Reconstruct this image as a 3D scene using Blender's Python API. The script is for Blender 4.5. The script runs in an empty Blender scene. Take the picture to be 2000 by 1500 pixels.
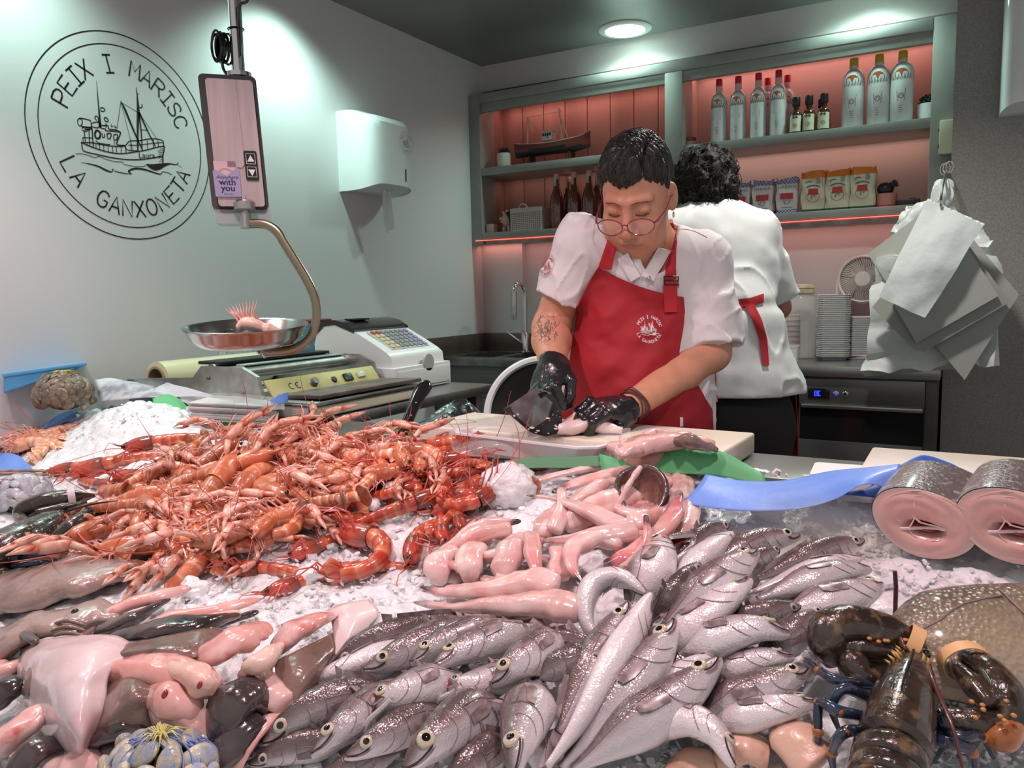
import bpy,bmesh,math,random
import numpy as np
from math import sin,cos,pi,sqrt,radians,atan2
from mathutils import Vector as V,Matrix
from mathutils.bvhtree import BVHTree
SC=bpy.context.scene
COL=SC.collection
random.seed(7)
RNG=np.random.default_rng(7)
# camera
FPX,YAW,PITCH,ROLL,CAM_H=1553.0,-0.5226,0.1149,0.0223,1.23
_F=V((sin(YAW)*cos(PITCH),cos(YAW)*cos(PITCH),-sin(PITCH)))
_r=V((cos(YAW),-sin(YAW),0))
_d=_F.cross(_r)
_R=_r*cos(ROLL)+_d*sin(ROLL)
_D=-_r*sin(ROLL)+_d*cos(ROLL)
CAM=V((0,0,CAM_H))
cam=bpy.data.objects.new('camera',bpy.data.cameras.new('camera'))
COL.objects.link(cam)
cam.data.sensor_width=36
cam.data.lens=36*FPX/2000
cam.data.clip_start=0.02
m=Matrix.Identity(4)
for i in range(3):
 m[i][0],m[i][1],m[i][2],m[i][3]=_R[i],-_D[i],-_F[i],CAM[i]
cam.matrix_world=m
SC.camera=cam
# world, exposure, lamps
SC.view_settings.view_transform='Standard'
SC.view_settings.look='None'
SC.view_settings.exposure=-0.10
SC.view_settings.gamma=1.0
SC.view_settings.use_curve_mapping=False
try:
 SC.cycles.use_denoising=True
 SC.cycles.max_bounces=7
 SC.cycles.diffuse_bounces=3
 SC.cycles.glossy_bounces=3
 SC.cycles.transmission_bounces=5
 SC.cycles.transparent_max_bounces=8
 SC.cycles.caustics_reflective=False
 SC.cycles.caustics_refractive=False
 SC.cycles.sample_clamp_indirect=4.0
 SC.cycles.sample_clamp_direct=12.0
except Exception:
 pass
w=bpy.data.worlds.new('world')
SC.world=w
w.use_nodes=True
w.node_tree.nodes['Background'].inputs[0].default_value=(0.95,0.93,0.92,1)
w.node_tree.nodes['Background'].inputs[1].default_value=0.50
def lamp(name,kind,loc,energy,color,size=0.1,target=None,spot=60,blend=0.8,sy=None):
 d=bpy.data.lights.new(name,kind)
 d.energy=energy
 d.color=color
 if kind=='AREA':
  d.size=size
  if sy:
   d.shape='RECTANGLE'
   d.size_y=sy
 else:
  d.shadow_soft_size=size
 if kind=='SPOT':
  d.spot_size=radians(spot)
  d.spot_blend=blend
 o=bpy.data.objects.new(name,d)
 COL.objects.link(o)
 o.location=loc
 t=V(target)if target else V(loc)-V((0,0,1))
 q=(t-V(loc)).to_track_quat('-Z','Y')
 o.rotation_mode='QUATERNION'
 o.rotation_quaternion=q
 return o
CYAN=(0.64,1.0,0.89)
COOL=(0.80,1.0,0.95)
PINK=(1.0,0.71,0.75)
RED=(1.0,0.40,0.34)
lamp('downlight_lamp','SPOT',(-1.517,3.80,2.47),40,CYAN,0.06,spot=150,blend=0.7)
lamp('downlight_lamp','SPOT',(-0.42,3.80,2.47),34,CYAN,0.06,spot=150,blend=0.7)
lamp('downlight_lamp_wall','SPOT',(-2.20,1.28,2.46),36,CYAN,0.05,target=(-2.30,1.28,0.9),spot=125,blend=0.8)
lamp('downlight_lamp_wall','SPOT',(-2.20,2.38,2.46),46,CYAN,0.05,target=(-2.30,2.38,0.9),spot=125,blend=0.8)
lamp('downlight_lamp_room','SPOT',(-0.40,2.55,2.46),95,(1.0,0.95,0.89),0.07,spot=130,blend=0.8)
for x,y,e in((-2.0,0.75,25),(-1.05,0.75,30),(-0.1,0.75,30)):
 lamp('counter_lamp','SPOT',(x,y,2.25),e*1.75,PINK,0.06,target=(x,y+0.25,0.8),spot=105,blend=0.7)
lamp('counter_lamp_white','SPOT',(-1.9,1.30,2.44),9,(0.92,1,1),0.07,spot=80,blend=0.7)
lamp('shelf_strip_low','AREA',(-1.86,4.03,1.868),0.35,(1.0,0.5,0.42),1.0,target=(-1.86,4.10,1.6),sy=0.02)
lamp('shelf_strip_low','AREA',(-0.70,4.03,1.868),0.6,(1.0,0.58,0.48),1.05,target=(-0.70,4.10,1.6),sy=0.02)
lamp('shelf_strip_left','AREA',(-1.86,4.03,2.278),1.0,RED,1.0,target=(-1.86,4.10,2.0),sy=0.02)
lamp('shelf_strip_right','AREA',(-0.70,4.03,2.278),1.05,RED,1.05,target=(-0.70,4.10,2.0),sy=0.02)
lamp('under_cabinet_strip','AREA',(-1.27,3.90,1.497),2.0,(1.0,0.36,0.30),2.3,target=(-1.27,4.00,1.2),sy=0.015)
# pixel helpers
def ray(u,v):
 u,v=float(u),float(v)
 return(u-1000)/FPX*_R+(v-750)/FPX*_D+_F
def at(u,v,d):
 return CAM+ray(u,v)*d
def onaxis(u,v,ax,val):
 r=ray(u,v)
 return CAM+r*((val-CAM[ax])/r[ax])
def onplane(u,v,p,n):
 r=ray(u,v)
 return CAM+r*((V(p)-CAM).dot(n)/r.dot(n))
def pix(p):
 q=V(p)-CAM
 z=q.dot(_F)
 return 1000+FPX*q.dot(_R)/z,750+FPX*q.dot(_D)/z,z
# noise
def _hash(ix,iy,iz,seed):
 h=(ix*374761393+iy*668265263+iz*2147483647+seed*974634477)&0xFFFFFFFF
 h=((h^(h>>13))*1274126177)&0xFFFFFFFF
 h=((h^(h>>16))*2246822519)&0xFFFFFFFF
 return((h^(h>>15))&0xFFFFFF)/float(0xFFFFFF)
def vnoise(P,scale=1.0,seed=0):
 P=np.asarray(P,dtype=np.float64)*scale
 I=np.floor(P).astype(np.int64)
 f=P-I
 f=f*f*(3-2*f)
 out=0
 for a in(0,1):
  for b in(0,1):
   for c in(0,1):
    wgt=(f[...,0]if a else 1-f[...,0])*(f[...,1]if b else 1-f[...,1])*(f[...,2]if c else 1-f[...,2])
    out=out+wgt*_hash(I[...,0]+a,I[...,1]+b,I[...,2]+c,seed)
 return out*2-1
def fbm(P,scale,octs=3,seed=0):
 s=0
 a=1.0
 for k in range(octs):
  s=s+a*vnoise(P,scale*2**k,seed+k)
  a*=0.5
 return s
# materials
MATS={}
def _inp(n,names,val):
 for k in names:
  if k in n.inputs:
   n.inputs[k].default_value=val
   return
def c4(c):
 return(c[0],c[1],c[2],1)
def mat(name,c,r=0.5,m=0.0,c2=None,ns=8.0,thr=(0.4,0.6),bump=0.0,bs=60.0,coat=0.0,sss=0.0,tr=0.0,em=0.0,alpha=1.0,stretch=(1,1,1),spec=None,ior=1.45,det=3.0,rvar=0.0,c3=None,ns3=30.0,thr3=(0.55,0.65),hv=0.0,sr=0.01):
 if name in MATS:
  return MATS[name]
 M_=bpy.data.materials.new(name)
 M_.use_nodes=True
 nt=M_.node_tree
 N=nt.nodes
 b=N['Principled BSDF']
 b.inputs['Roughness'].default_value=r
 b.inputs['Metallic'].default_value=m
 b.inputs['Base Color'].default_value=c4(c)
 _inp(b,['Coat Weight'],coat)
 _inp(b,['Coat Roughness'],0.08)
 b.inputs['IOR'].default_value=ior
 if spec is not None:
  _inp(b,['Specular IOR Level'],spec)
 if sss:
  _inp(b,['Subsurface Weight'],sss)
  _inp(b,['Subsurface Radius'],(1.0,0.4,0.3))
  _inp(b,['Subsurface Scale'],sr)
 if tr:
  _inp(b,['Transmission Weight'],tr)
 if em:
  _inp(b,['Emission Color'],c4(c))
  _inp(b,['Emission Strength'],em)
 if alpha<1:
  b.inputs['Alpha'].default_value=alpha
 tc=N.new('ShaderNodeTexCoord')
 mp=N.new('ShaderNodeMapping')
 mp.inputs['Scale'].default_value=stretch
 nt.links.new(tc.outputs['Object'],mp.inputs['Vector'])
 def noise_(s,d=det):
  n=N.new('ShaderNodeTexNoise')
  n.inputs['Scale'].default_value=s
  n.inputs['Detail'].default_value=d
  nt.links.new(mp.outputs['Vector'],n.inputs['Vector'])
  return n
 col=None
 if c2 is not None:
  n=noise_(ns)
  rp=N.new('ShaderNodeValToRGB')
  rp.color_ramp.elements[0].position,rp.color_ramp.elements[1].position=thr
  rp.color_ramp.elements[0].color,rp.color_ramp.elements[1].color=c4(c),c4(c2)
  nt.links.new(n.outputs['Fac'],rp.inputs['Fac'])
  col=rp.outputs['Color']
  if c3 is not None:
   n=noise_(ns3)
   mr=N.new('ShaderNodeMapRange')
   mr.inputs[1].default_value,mr.inputs[2].default_value=thr3
   nt.links.new(n.outputs['Fac'],mr.inputs[0])
   mx=N.new('ShaderNodeMix')
   mx.data_type='RGBA'
   nt.links.new(mr.outputs[0],mx.inputs['Factor'])
   nt.links.new(col,mx.inputs[6])
   mx.inputs[7].default_value=c4(c3)
   col=mx.outputs[2]
 if hv and col is not None:
  oi=N.new('ShaderNodeObjectInfo')
  hs=N.new('ShaderNodeHueSaturation')
  mr=N.new('ShaderNodeMapRange')
  mr.inputs[3].default_value,mr.inputs[4].default_value=1-hv,1+hv
  nt.links.new(oi.outputs['Random'],mr.inputs[0])
  nt.links.new(mr.outputs[0],hs.inputs['Value'])
  nt.links.new(col,hs.inputs['Color'])
  col=hs.outputs['Color']
 if col is not None:
  nt.links.new(col,b.inputs['Base Color'])
 if bump:
  n=noise_(bs,4.0)
  bp=N.new('ShaderNodeBump')
  bp.inputs['Strength'].default_value=bump
  bp.inputs['Distance'].default_value=0.004
  nt.links.new(n.outputs['Fac'],bp.inputs['Height'])
  nt.links.new(bp.outputs['Normal'],b.inputs['Normal'])
  if rvar:
   mr=N.new('ShaderNodeMapRange')
   mr.inputs[1].default_value,mr.inputs[2].default_value=0.35,0.65
   mr.inputs[3].default_value,mr.inputs[4].default_value=max(0.02,r-rvar),r+rvar
   nt.links.new(n.outputs['Fac'],mr.inputs[0])
   nt.links.new(mr.outputs[0],b.inputs['Roughness'])
 MATS[name]=M_
 return M_
def pmat(name,along,across,vor=0,vstr=.4,amount=0.5,noise_scale=40,mottled=None,mthr=(0.5,0.65),r=0.3,coat=0.5,sss=0.0,bump=0.2,bs=150,m=0.0,stripes=None,spec=None,objrand=0.0,across_on=True,bstretch=(1,1,1)):
 """Material driven by the vertex pattern 'pat': red runs along the thing, green runs from underside (0) to back (1)."""
 if name in MATS:
  return MATS[name]
 M_=bpy.data.materials.new(name)
 M_.use_nodes=True
 nt=M_.node_tree
 N=nt.nodes
 L=nt.links
 b=N['Principled BSDF']
 b.inputs['Roughness'].default_value=r
 b.inputs['Metallic'].default_value=m
 _inp(b,['Coat Weight'],coat)
 _inp(b,['Coat Roughness'],0.1)
 if spec is not None:
  _inp(b,['Specular IOR Level'],spec)
 if sss:
  _inp(b,['Subsurface Weight'],sss)
  _inp(b,['Subsurface Radius'],(1.0,0.4,0.3))
  _inp(b,['Subsurface Scale'],0.01)
 at_=N.new('ShaderNodeAttribute')
 at_.attribute_name='pat'
 sp=N.new('ShaderNodeSeparateColor')
 L.new(at_.outputs['Color'],sp.inputs[0])
 tc=N.new('ShaderNodeTexCoord')
 nz=N.new('ShaderNodeTexNoise')
 nz.inputs['Scale'].default_value=noise_scale
 nz.inputs['Detail'].default_value=4
 L.new(tc.outputs['Object'],nz.inputs['Vector'])
 def ramp(src,stops):
  rp=N.new('ShaderNodeValToRGB')
  e=rp.color_ramp.elements
  while len(e)<len(stops):
   e.new(0.5)
  for k,(p,c)in enumerate(stops):
   e[k].position=p
   e[k].color=c4(c)
  L.new(src,rp.inputs['Fac'])
  return rp.outputs['Color']
 def jitter(src,amp):
  ma=N.new('ShaderNodeMath')
  ma.operation='MULTIPLY_ADD'
  L.new(nz.outputs['Fac'],ma.inputs[0])
  ma.inputs[1].default_value=amp
  ma2=N.new('ShaderNodeMath')
  ma2 .operation='SUBTRACT'
  L.new(src,ma2 .inputs[0])
  ma2 .inputs[1].default_value=amp*0.5
  L.new(ma2 .outputs[0],ma.inputs[2])
  return ma.outputs[0]
 col=ramp(jitter(sp.outputs[0],0.12*amount),along)if along else None
 if across:
  ca=ramp(jitter(sp.outputs[1],0.35*amount),across)
  if col is None:
   col=ca
  else:
   mx=N.new('ShaderNodeMix')
   mx.data_type='RGBA'
   mx.blend_type='MULTIPLY'
   mx.inputs['Factor'].default_value=1
   L.new(col,mx.inputs[6])
   L.new(ca,mx.inputs[7])
   col=mx.outputs[2]
 if mottled:
  n2=N.new('ShaderNodeTexNoise')
  n2 .inputs['Scale'].default_value=mottled[1]
  n2 .inputs['Detail'].default_value=5
  L.new(tc.outputs['Object'],n2 .inputs['Vector'])
  mr=N.new('ShaderNodeMapRange')
  mr.inputs[1].default_value,mr.inputs[2].default_value=mthr
  mr.inputs[4].default_value=mottled[2]
  L.new(n2 .outputs['Fac'],mr.inputs[0])
  mx=N.new('ShaderNodeMix')
  mx.data_type='RGBA'
  L.new(mr.outputs[0],mx.inputs['Factor'])
  L.new(col,mx.inputs[6])
  mx.inputs[7].default_value=c4(mottled[0])
  col=mx.outputs[2]
 if objrand:
  oi=N.new('ShaderNodeObjectInfo')
  hs=N.new('ShaderNodeHueSaturation')
  mr=N.new('ShaderNodeMapRange')
  mr.inputs[3].default_value,mr.inputs[4].default_value=1-objrand,1+objrand
  L.new(oi.outputs['Random'],mr.inputs[0])
  L.new(mr.outputs[0],hs.inputs['Value'])
  L.new(col,hs.inputs['Color'])
  col=hs.outputs['Color']
 L.new(col,b.inputs['Base Color'])
 bo=None
 if vor:
  vo=N.new('ShaderNodeTexVoronoi')
  vo.inputs['Scale'].default_value=vor
  L.new(tc.outputs['Object'],vo.inputs['Vector'])
  bv=N.new('ShaderNodeBump')
  bv.inputs['Strength'].default_value=vstr
  bv.inputs['Distance'].default_value=0.002
  L.new(vo.outputs['Distance'],bv.inputs['Height'])
  bo=bv.outputs['Normal']
  L.new(bo,b.inputs['Normal'])
 if bump:
  mp=N.new('ShaderNodeMapping')
  mp.inputs['Scale'].default_value=bstretch
  L.new(tc.outputs['Object'],mp.inputs['Vector'])
  n3=N.new('ShaderNodeTexNoise')
  n3 .inputs['Scale'].default_value=bs
  n3 .inputs['Detail'].default_value=3
  L.new(mp.outputs['Vector'],n3 .inputs['Vector'])
  bp=N.new('ShaderNodeBump')
  bp.inputs['Strength'].default_value=bump
  bp.inputs['Distance'].default_value=0.003
  L.new(n3 .outputs['Fac'],bp.inputs['Height'])
  if bo:
   L.new(bo,bp.inputs['Normal'])
  L.new(bp.outputs['Normal'],b.inputs['Normal'])
 MATS[name]=M_
 return M_
# mesh builder
def frames(path,up=None):
 P=[V(p)for p in path]
 n=len(P)
 T=[]
 for i in range(n):
  t=P[min(i+1,n-1)]-P[max(i-1,0)]
  T.append(t.normalized()if t.length>1e-9 else V((0,0,1)))
 u=V(up)if up is not None else(V((0,0,1))if abs(T[0].z)<0.9 else V((1,0,0)))
 out=[]
 for i in range(n):
  u=u-T[i]*u.dot(T[i])
  if u.length<1e-6:
   u=T[i].orthogonal()
  u=u.normalized()
  out.append((P[i],T[i],u,T[i].cross(u)))
 return out
def smooth_path(pts,n=24):
 """Catmull-Rom through the points, n samples."""
 P=[V(p)for p in pts]
 if len(P)==2:
  return[P[0].lerp(P[1],i/(n-1))for i in range(n)]
 Q=[P[0]*2-P[1]]+P+[P[-1]*2-P[-2]]
 out=[]
 k=len(P)-1
 for i in range(n):
  t=i/(n-1)*k
  j=min(int(t),k-1)
  t-=j
  a,b,c,d=Q[j],Q[j+1],Q[j+2],Q[j+3]
  out.append(0.5*((2*b)+(c-a)*t+(2*a-5*b+4*c-d)*t*t+(3*b-a-3*c+d)*t**3))
 return out
def lerp_list(stops,t):
 for(a,x),(b,y)in zip(stops,stops[1:]):
  if t<=b:
   q=(t-a)/max(1e-9,b-a)
   q=min(1,max(0,q))
   return x+(y-x)*q
 return stops[-1][1]
def rotm(z=None,x=None,o=(0,0,0)):
 """Matrix with given z axis and approximate x axis at o."""
 z=V(z).normalized()
 x=V(x)if x is not None else z.orthogonal()
 y=z.cross(x).normalized()
 x=y.cross(z)
 M_=Matrix.Identity(4)
 for i in range(3):
  M_[i][0],M_[i][1],M_[i][2],M_[i][3]=x[i],y[i],z[i],o[i]
 return M_
def TR(x=0,y=0,z=0):
 return Matrix.Translation((x,y,z))
def ROT(a,ax):
 return Matrix.Rotation(radians(a),4,ax)
class MB:
 def __init__(s,M=None):
  s.v,s.f,s.mi,s.pat,s.m,s.M=[],[],[],[],0,M
 def add(s,vs,fs,pat=None,M=None):
  o=len(s.v)
  for p in vs:
   p=V(p)
   if M is not None:
    p=M@p
   if s.M is not None:
    p=s.M@p
   s.v.append(p)
  s.f+=[tuple(i+o for i in f)for f in fs]
  s.mi+=[s.m]*len(fs)
  s.pat+=list(pat)if pat is not None else[(0.5,0.5,0.0)]*len(vs)
  return s
 def box(s,c,size,M=None,bev=0.0,seg=2):
  bm=bmesh.new()
  bmesh.ops.create_cube(bm,size=1)
  for v in bm.verts:
   v.co=V((v.co.x*size[0]+c[0],v.co.y*size[1]+c[1],v.co.z*size[2]+c[2]))
  if bev:
   bmesh.ops.bevel(bm,geom=bm.edges[:],offset=min(bev,min(size)*0.45),segments=seg,affect='EDGES',profile=0.6)
  bm.verts.index_update()
  s.add([v.co for v in bm.verts],[[v.index for v in f.verts]for f in bm.faces],M=M)
  bm.free()
  return s
 def span(s,a,b,bev=0.0,M=None):
  return s.box([(a[i]+b[i])/2 for i in range(3)],[abs(b[i]-a[i])for i in range(3)],M=M,bev=bev)
 def tube(s,path,r,n=8,cap=True,flat=(1,1),up=None,M=None,closed=False):
  F=frames(path,up)
  k=len(F)
  vs,fs,pat=[],[],[]
  for i,(p,t,u,b)in enumerate(F):
   rr=r(i/max(1,k-1))if callable(r)else(r[i]if isinstance(r,(list,tuple))else r)
   ra,rb=rr if isinstance(rr,tuple)else(rr*flat[0],rr*flat[1])
   for j in range(n):
    a=2*pi*j/n
    vs.append(p+u*cos(a)*rb+b*sin(a)*ra)
    pat.append((i/max(1,k-1),0.5+0.5*cos(a),j/n))
  for i in range(k-1 if not closed else k):
   for j in range(n):
    i2=(i+1)%k
    fs.append((i*n+j,i*n+(j+1)%n,i2*n+(j+1)%n,i2*n+j))
  if cap and not closed:
   fs.append(tuple(range(n-1,-1,-1)))
   fs.append(tuple((k-1)*n+j for j in range(n)))
  return s.add(vs,fs,pat,M)
 def lathe(s,prof,n=24,M=None,sx=1,sy=1,cap=True):
  vs,fs,pat=[],[],[]
  k=len(prof)
  for i,(r,z)in enumerate(prof):
   for j in range(n):
    a=2*pi*j/n
    vs.append((r*cos(a)*sx,r*sin(a)*sy,z))
    pat.append((i/(k-1),j/n,0))
  for i in range(k-1):
   for j in range(n):
    fs.append((i*n+j,i*n+(j+1)%n,(i+1)*n+(j+1)%n,(i+1)*n+j))
  if cap:
   fs.append(tuple(range(n-1,-1,-1)))
   fs.append(tuple((k-1)*n+j for j in range(n)))
  return s.add(vs,fs,pat,M)
 def ell(s,c,r,M=None,nu=16,nv=10):
  vs,fs,pat=[],[],[]
  for i in range(nv+1):
   b=pi*i/nv
   for j in range(nu):
    a=2*pi*j/nu
    vs.append((c[0]+r[0]*sin(b)*cos(a),c[1]+r[1]*sin(b)*sin(a),c[2]+r[2]*cos(b)))
    pat.append((i/nv,0.5+0.5*cos(b),j/nu))
  for i in range(nv):
   for j in range(nu):
    fs.append((i*nu+j,(i+1)*nu+j,(i+1)*nu+(j+1)%nu,i*nu+(j+1)%nu))
  return s.add(vs,fs,pat,M)
 def sheet(s,fn,nu,nv,M=None,thick=0.0):
  vs,fs,pat=[],[],[]
  for i in range(nu+1):
   for j in range(nv+1):
    vs.append(V(fn(i/nu,j/nv)))
    pat.append((i/nu,j/nv,0))
  q=nv+1
  for i in range(nu):
   for j in range(nv):
    fs.append((i*q+j,(i+1)*q+j,(i+1)*q+j+1,i*q+j+1))
  if thick:
   nrm=[V((0,0,0))for _ in vs]
   for f in fs:
    nn=(vs[f[2]]-vs[f[0]]).cross(vs[f[3]]-vs[f[1]])
    for i in f:
     nrm[i]+=nn
   k=len(vs)
   vs=vs+[p-(nrm[i].normalized()if nrm[i].length>0 else V((0,0,1)))*thick for i,p in enumerate(vs)]
   pat=pat+pat
   fs=fs+[tuple(i+k for i in reversed(f))for f in fs]
   rim=[i*q for i in range(nu)]+[nu*q+j for j in range(nv)]+[i*q+nv for i in range(nu,0,-1)]+[j for j in range(nv,0,-1)]
   for a,b in zip(rim,rim[1:]+rim[:1]):
    fs.append((a,a+k,b+k,b))
  return s.add(vs,fs,pat,M)
 def prism(s,poly,h,M=None):
  n=len(poly)
  vs=[(x,y,0)for x,y in poly]+[(x,y,h)for x,y in poly]
  fs=[tuple(range(n-1,-1,-1)),tuple(range(n,2*n))]+[(i,(i+1)%n,n+(i+1)%n,n+i)for i in range(n)]
  return s.add(vs,fs,None,M)
 def stroke(s,pts,wd,M=None,closed=False,fn=None):
  """Flat ribbon along 2-D points; wd number or list. fn maps (x, y) to 3-D."""
  P=[V((p[0],p[1]))for p in pts]
  n=len(P)
  vs,fs=[],[]
  for i in range(n):
   a=P[(i-1)%n]if(closed or i>0)else P[i]
   b=P[(i+1)%n]if(closed or i<n-1)else P[i]
   t=(b-a)
   t=t.normalized()if t.length>1e-9 else V((1,0))
   k=V((-t.y,t.x))
   ww=(wd[i]if isinstance(wd,(list,tuple))else wd)/2
   vs+=[P[i]+k*ww,P[i]-k*ww]
  vs=[fn(p.x,p.y)if fn else V((p.x,p.y,0))for p in vs]
  for i in range(n if closed else n-1):
   j=(i+1)%n
   fs.append((2*i,2*i+1,2*j+1,2*j))
  return s.add(vs,fs,None,M)
 def build(s,name,mats,parent=None,smooth=True,sharp=40,kind=None):
  if not isinstance(mats,(list,tuple)):
   mats=[mats]
  vs=s.v
  if parent is not None:
   W=wmat(parent)
   if W!=Matrix.Identity(4):
    Wi=W.inverted()
    vs=[Wi@p for p in vs]
  me=bpy.data.meshes.new(name)
  me.from_pydata([tuple(p)for p in vs],[],s.f)
  for m_ in mats:
   me.materials.append(m_)
  if len(mats)>1:
   me.polygons.foreach_set('material_index',s.mi)
  a=me.attributes.new('pat','FLOAT_COLOR','POINT')
  a.data.foreach_set('color',np.array([(p[0],p[1],p[2],1.0)for p in s.pat],dtype=np.float32).ravel())
  finish(me,smooth,sharp)
  return link(name,me,parent,kind)
def finish(me,smooth=True,sharp=40):
 me.validate()
 me.update()
 if smooth:
  me.polygons.foreach_set('use_smooth',[True]*len(me.polygons))
  if sharp:
   me.set_sharp_from_angle(angle=radians(sharp))
def link(name,me,parent=None,kind=None):
 o=bpy.data.objects.new(name,me)
 COL.objects.link(o)
 if parent is not None:
  o.parent=parent
 if kind:
  o['kind']=kind
 return o
def npmesh(name,vs,fs,mats,parent=None,pat=None,kind=None,smooth=True):
 vs=np.asarray(vs,dtype=np.float64)
 if parent is not None:
  Wi=np.array(wmat(parent).inverted())
  vs=vs@Wi[:3,:3].T+Wi[:3,3]
 me=bpy.data.meshes.new(name)
 me.from_pydata(vs.tolist(),[],np.asarray(fs).tolist())
 for m_ in(mats if isinstance(mats,(list,tuple))else[mats]):
  me.materials.append(m_)
 if pat is not None:
  a=me.attributes.new('pat','FLOAT_COLOR','POINT')
  pat=np.concatenate([np.asarray(pat,dtype=np.float32),np.ones((len(vs),1),np.float32)],1)
  a.data.foreach_set('color',pat.ravel())
 finish(me,smooth,None)
 return link(name,me,parent,kind)
def wmat(o):
 M_=o.matrix_basis.copy()
 while o.parent is not None:
  o=o.parent
  M_=o.matrix_basis@M_
 return M_
def tag(o,label,cat,group=None,kind=None):
 o['label']=label
 o['category']=cat
 if group:
  o['group']=group
 if kind:
  o['kind']=kind
 return o
def thing(name,label,cat,loc=(0,0,0),group=None):
 o=bpy.data.objects.new(name,None)
 o.empty_display_size=0.02
 COL.objects.link(o)
 o.location=V(loc)
 return tag(o,label,cat,group)
def dup(root,M_,label=None,group=None):
 r=root.copy()
 COL.objects.link(r)
 r.matrix_basis=M_
 if label:
  r['label']=label
 if group:
  r['group']=group
 for ch in list(root.children):
  c=ch.copy()
  COL.objects.link(c)
  c.parent=r
  for g in list(ch.children):
   d=g.copy()
   COL.objects.link(d)
   d.parent=c
 return r
def struct(o):
 o['kind']='structure'
 return o
# implicit surfaces
def smin(a,b,k):
 h=np.clip(0.5+0.5*(b-a)/k,0,1)
 return b+(a-b)*h-k*h*(1-h)
def smax(a,b,k):
 return-smin(-a,-b,k)
def s_cap(P,a,b,ra,rb=None):
 a,b=np.array(a,float),np.array(b,float)
 rb=ra if rb is None else rb
 ba=b-a
 t=np.clip(((P-a)@ba)/(ba@ba),0,1)
 return np.linalg.norm(P-a-t[:,None]*ba,axis=1)-(ra+(rb-ra)*t)
def s_ell(P,c,r,Rm=None):
 q=P-np.array(c,float)
 if Rm is not None:
  q=q@np.array(Rm)
 r=np.array(r,float)
 k0=np.linalg.norm(q/r,axis=1)
 k1=np.linalg.norm(q/(r*r),axis=1)
 return k0*(k0-1)/np.maximum(k1,1e-9)
def surfnet(fn,lo,hi,h):
 lo,hi=np.array(lo,float),np.array(hi,float)
 n=np.maximum(((hi-lo)/h).astype(int)+2,3)
 ax=[lo[i]+h*np.arange(n[i])for i in range(3)]
 val=np.empty(tuple(n))
 Y,Z=np.meshgrid(ax[1],ax[2],indexing='ij')
 step=max(1,int(400000/(n[1]*n[2])))
 for i in range(0,n[0],step):
  xs=ax[0][i:i+step]
  P=np.stack([np.repeat(xs,n[1]*n[2]),np.tile(Y.ravel(),len(xs)),np.tile(Z.ravel(),len(xs))],1)
  val[i:i+step]=fn(P).reshape(len(xs),n[1],n[2])
 ins=val<0
 c=[n[i]-1 for i in range(3)]
 acc=np.zeros((c[0],c[1],c[2],3))
 cnt=np.zeros((c[0],c[1],c[2]))
 corners=[(a,b,d)for a in(0,1)for b in(0,1)for d in(0,1)]
 def cv(o):
  return val[o[0]:o[0]+c[0],o[1]:o[1]+c[1],o[2]:o[2]+c[2]]
 for o in corners:
  for k in range(3):
   if o[k]==0:
    p=list(o)
    p[k]=1
    va,vb=cv(o),cv(p)
    cr=(va<0)!=(vb<0)
    den=np.where(cr,va-vb,1)
    t=np.where(cr,va/den,0)
    for q in range(3):
     acc[...,q]+=np.where(cr,(o[q]+t)if q==k else o[q],0)
    cnt+=cr
 act=cnt>0
 idx=np.full(c,-1,np.int64)
 idx[act]=np.arange(act.sum())
 I=np.argwhere(act)
 vs=lo+h*(I+acc[act]/cnt[act][:,None])
 fs=[]
 for k in range(3):
  a,b=(k+1)%3,(k+2)%3
  sl0=[slice(None)]*3
  sl1=[slice(None)]*3
  sl0[k],sl1[k]=slice(0,n[k]-1),slice(1,n[k])
  cr=ins[tuple(sl0)]!=ins[tuple(sl1)]
  E_=np.argwhere(cr)
  E_=E_[(E_[:,a]>0)&(E_[:,b]>0)&(E_[:,a]<c[a])&(E_[:,b]<c[b])]
  if not len(E_):
   continue
  ea,eb=np.eye(3,dtype=int)[a],np.eye(3,dtype=int)[b]
  q=[idx[tuple((E_-da*ea-db*eb).T)]for da,db in((1,1),(0,1),(0,0),(1,0))]
  F4=np.stack(q,1)
  flip=~ins[tuple(E_.T)]
  F4[flip]=F4[flip][:,::-1]
  fs.append(F4[(F4>=0).all(1)])
 return vs,np.concatenate(fs)
# materials of the room
m_wall=mat('white wall paint',(0.68,0.66,0.655),r=0.35,bump=0.02,bs=200)
m_wallb=mat('back wall paint',(0.62,0.57,0.56),r=0.4,bump=0.02,bs=200)
m_ceil=mat('grey ceiling panel',(0.16,0.17,0.17),r=0.28,c2=(0.20,0.21,0.21),ns=1.2)
m_floor=mat('floor tile',(0.10,0.09,0.085),r=0.4,c2=(0.14,0.13,0.12),ns=3)
m_pillar=mat('speckled grey wall covering',(0.25,0.235,0.22),r=0.6,c2=(0.33,0.31,0.29),ns=170,bump=0.12,bs=220)
m_frame=mat('sage grey lacquer',(0.27,0.275,0.25),r=0.35,c2=(0.30,0.305,0.28),ns=9)
m_panel=mat('brown plank lining',(0.26,0.15,0.12),r=0.45,c2=(0.36,0.22,0.18),ns=6,stretch=(1,1,0.12))
m_steel=mat('brushed steel',(0.46,0.455,0.44),r=0.3,m=1.0,c2=(0.54,0.53,0.51),ns=30,stretch=(0.06,1,1),bump=0.03,bs=300)
m_dsteel=mat('dark worn steel',(0.17,0.165,0.16),r=0.36,m=0.9,c2=(0.24,0.235,0.22),ns=14,bump=0.04,bs=90)
m_dcab=mat('dark cabinet steel',(0.085,0.08,0.078),r=0.4,m=0.5,c2=(0.12,0.11,0.105),ns=6)
m_chrome=mat('polished steel',(0.68,0.67,0.65),r=0.12,m=1.0)
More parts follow.
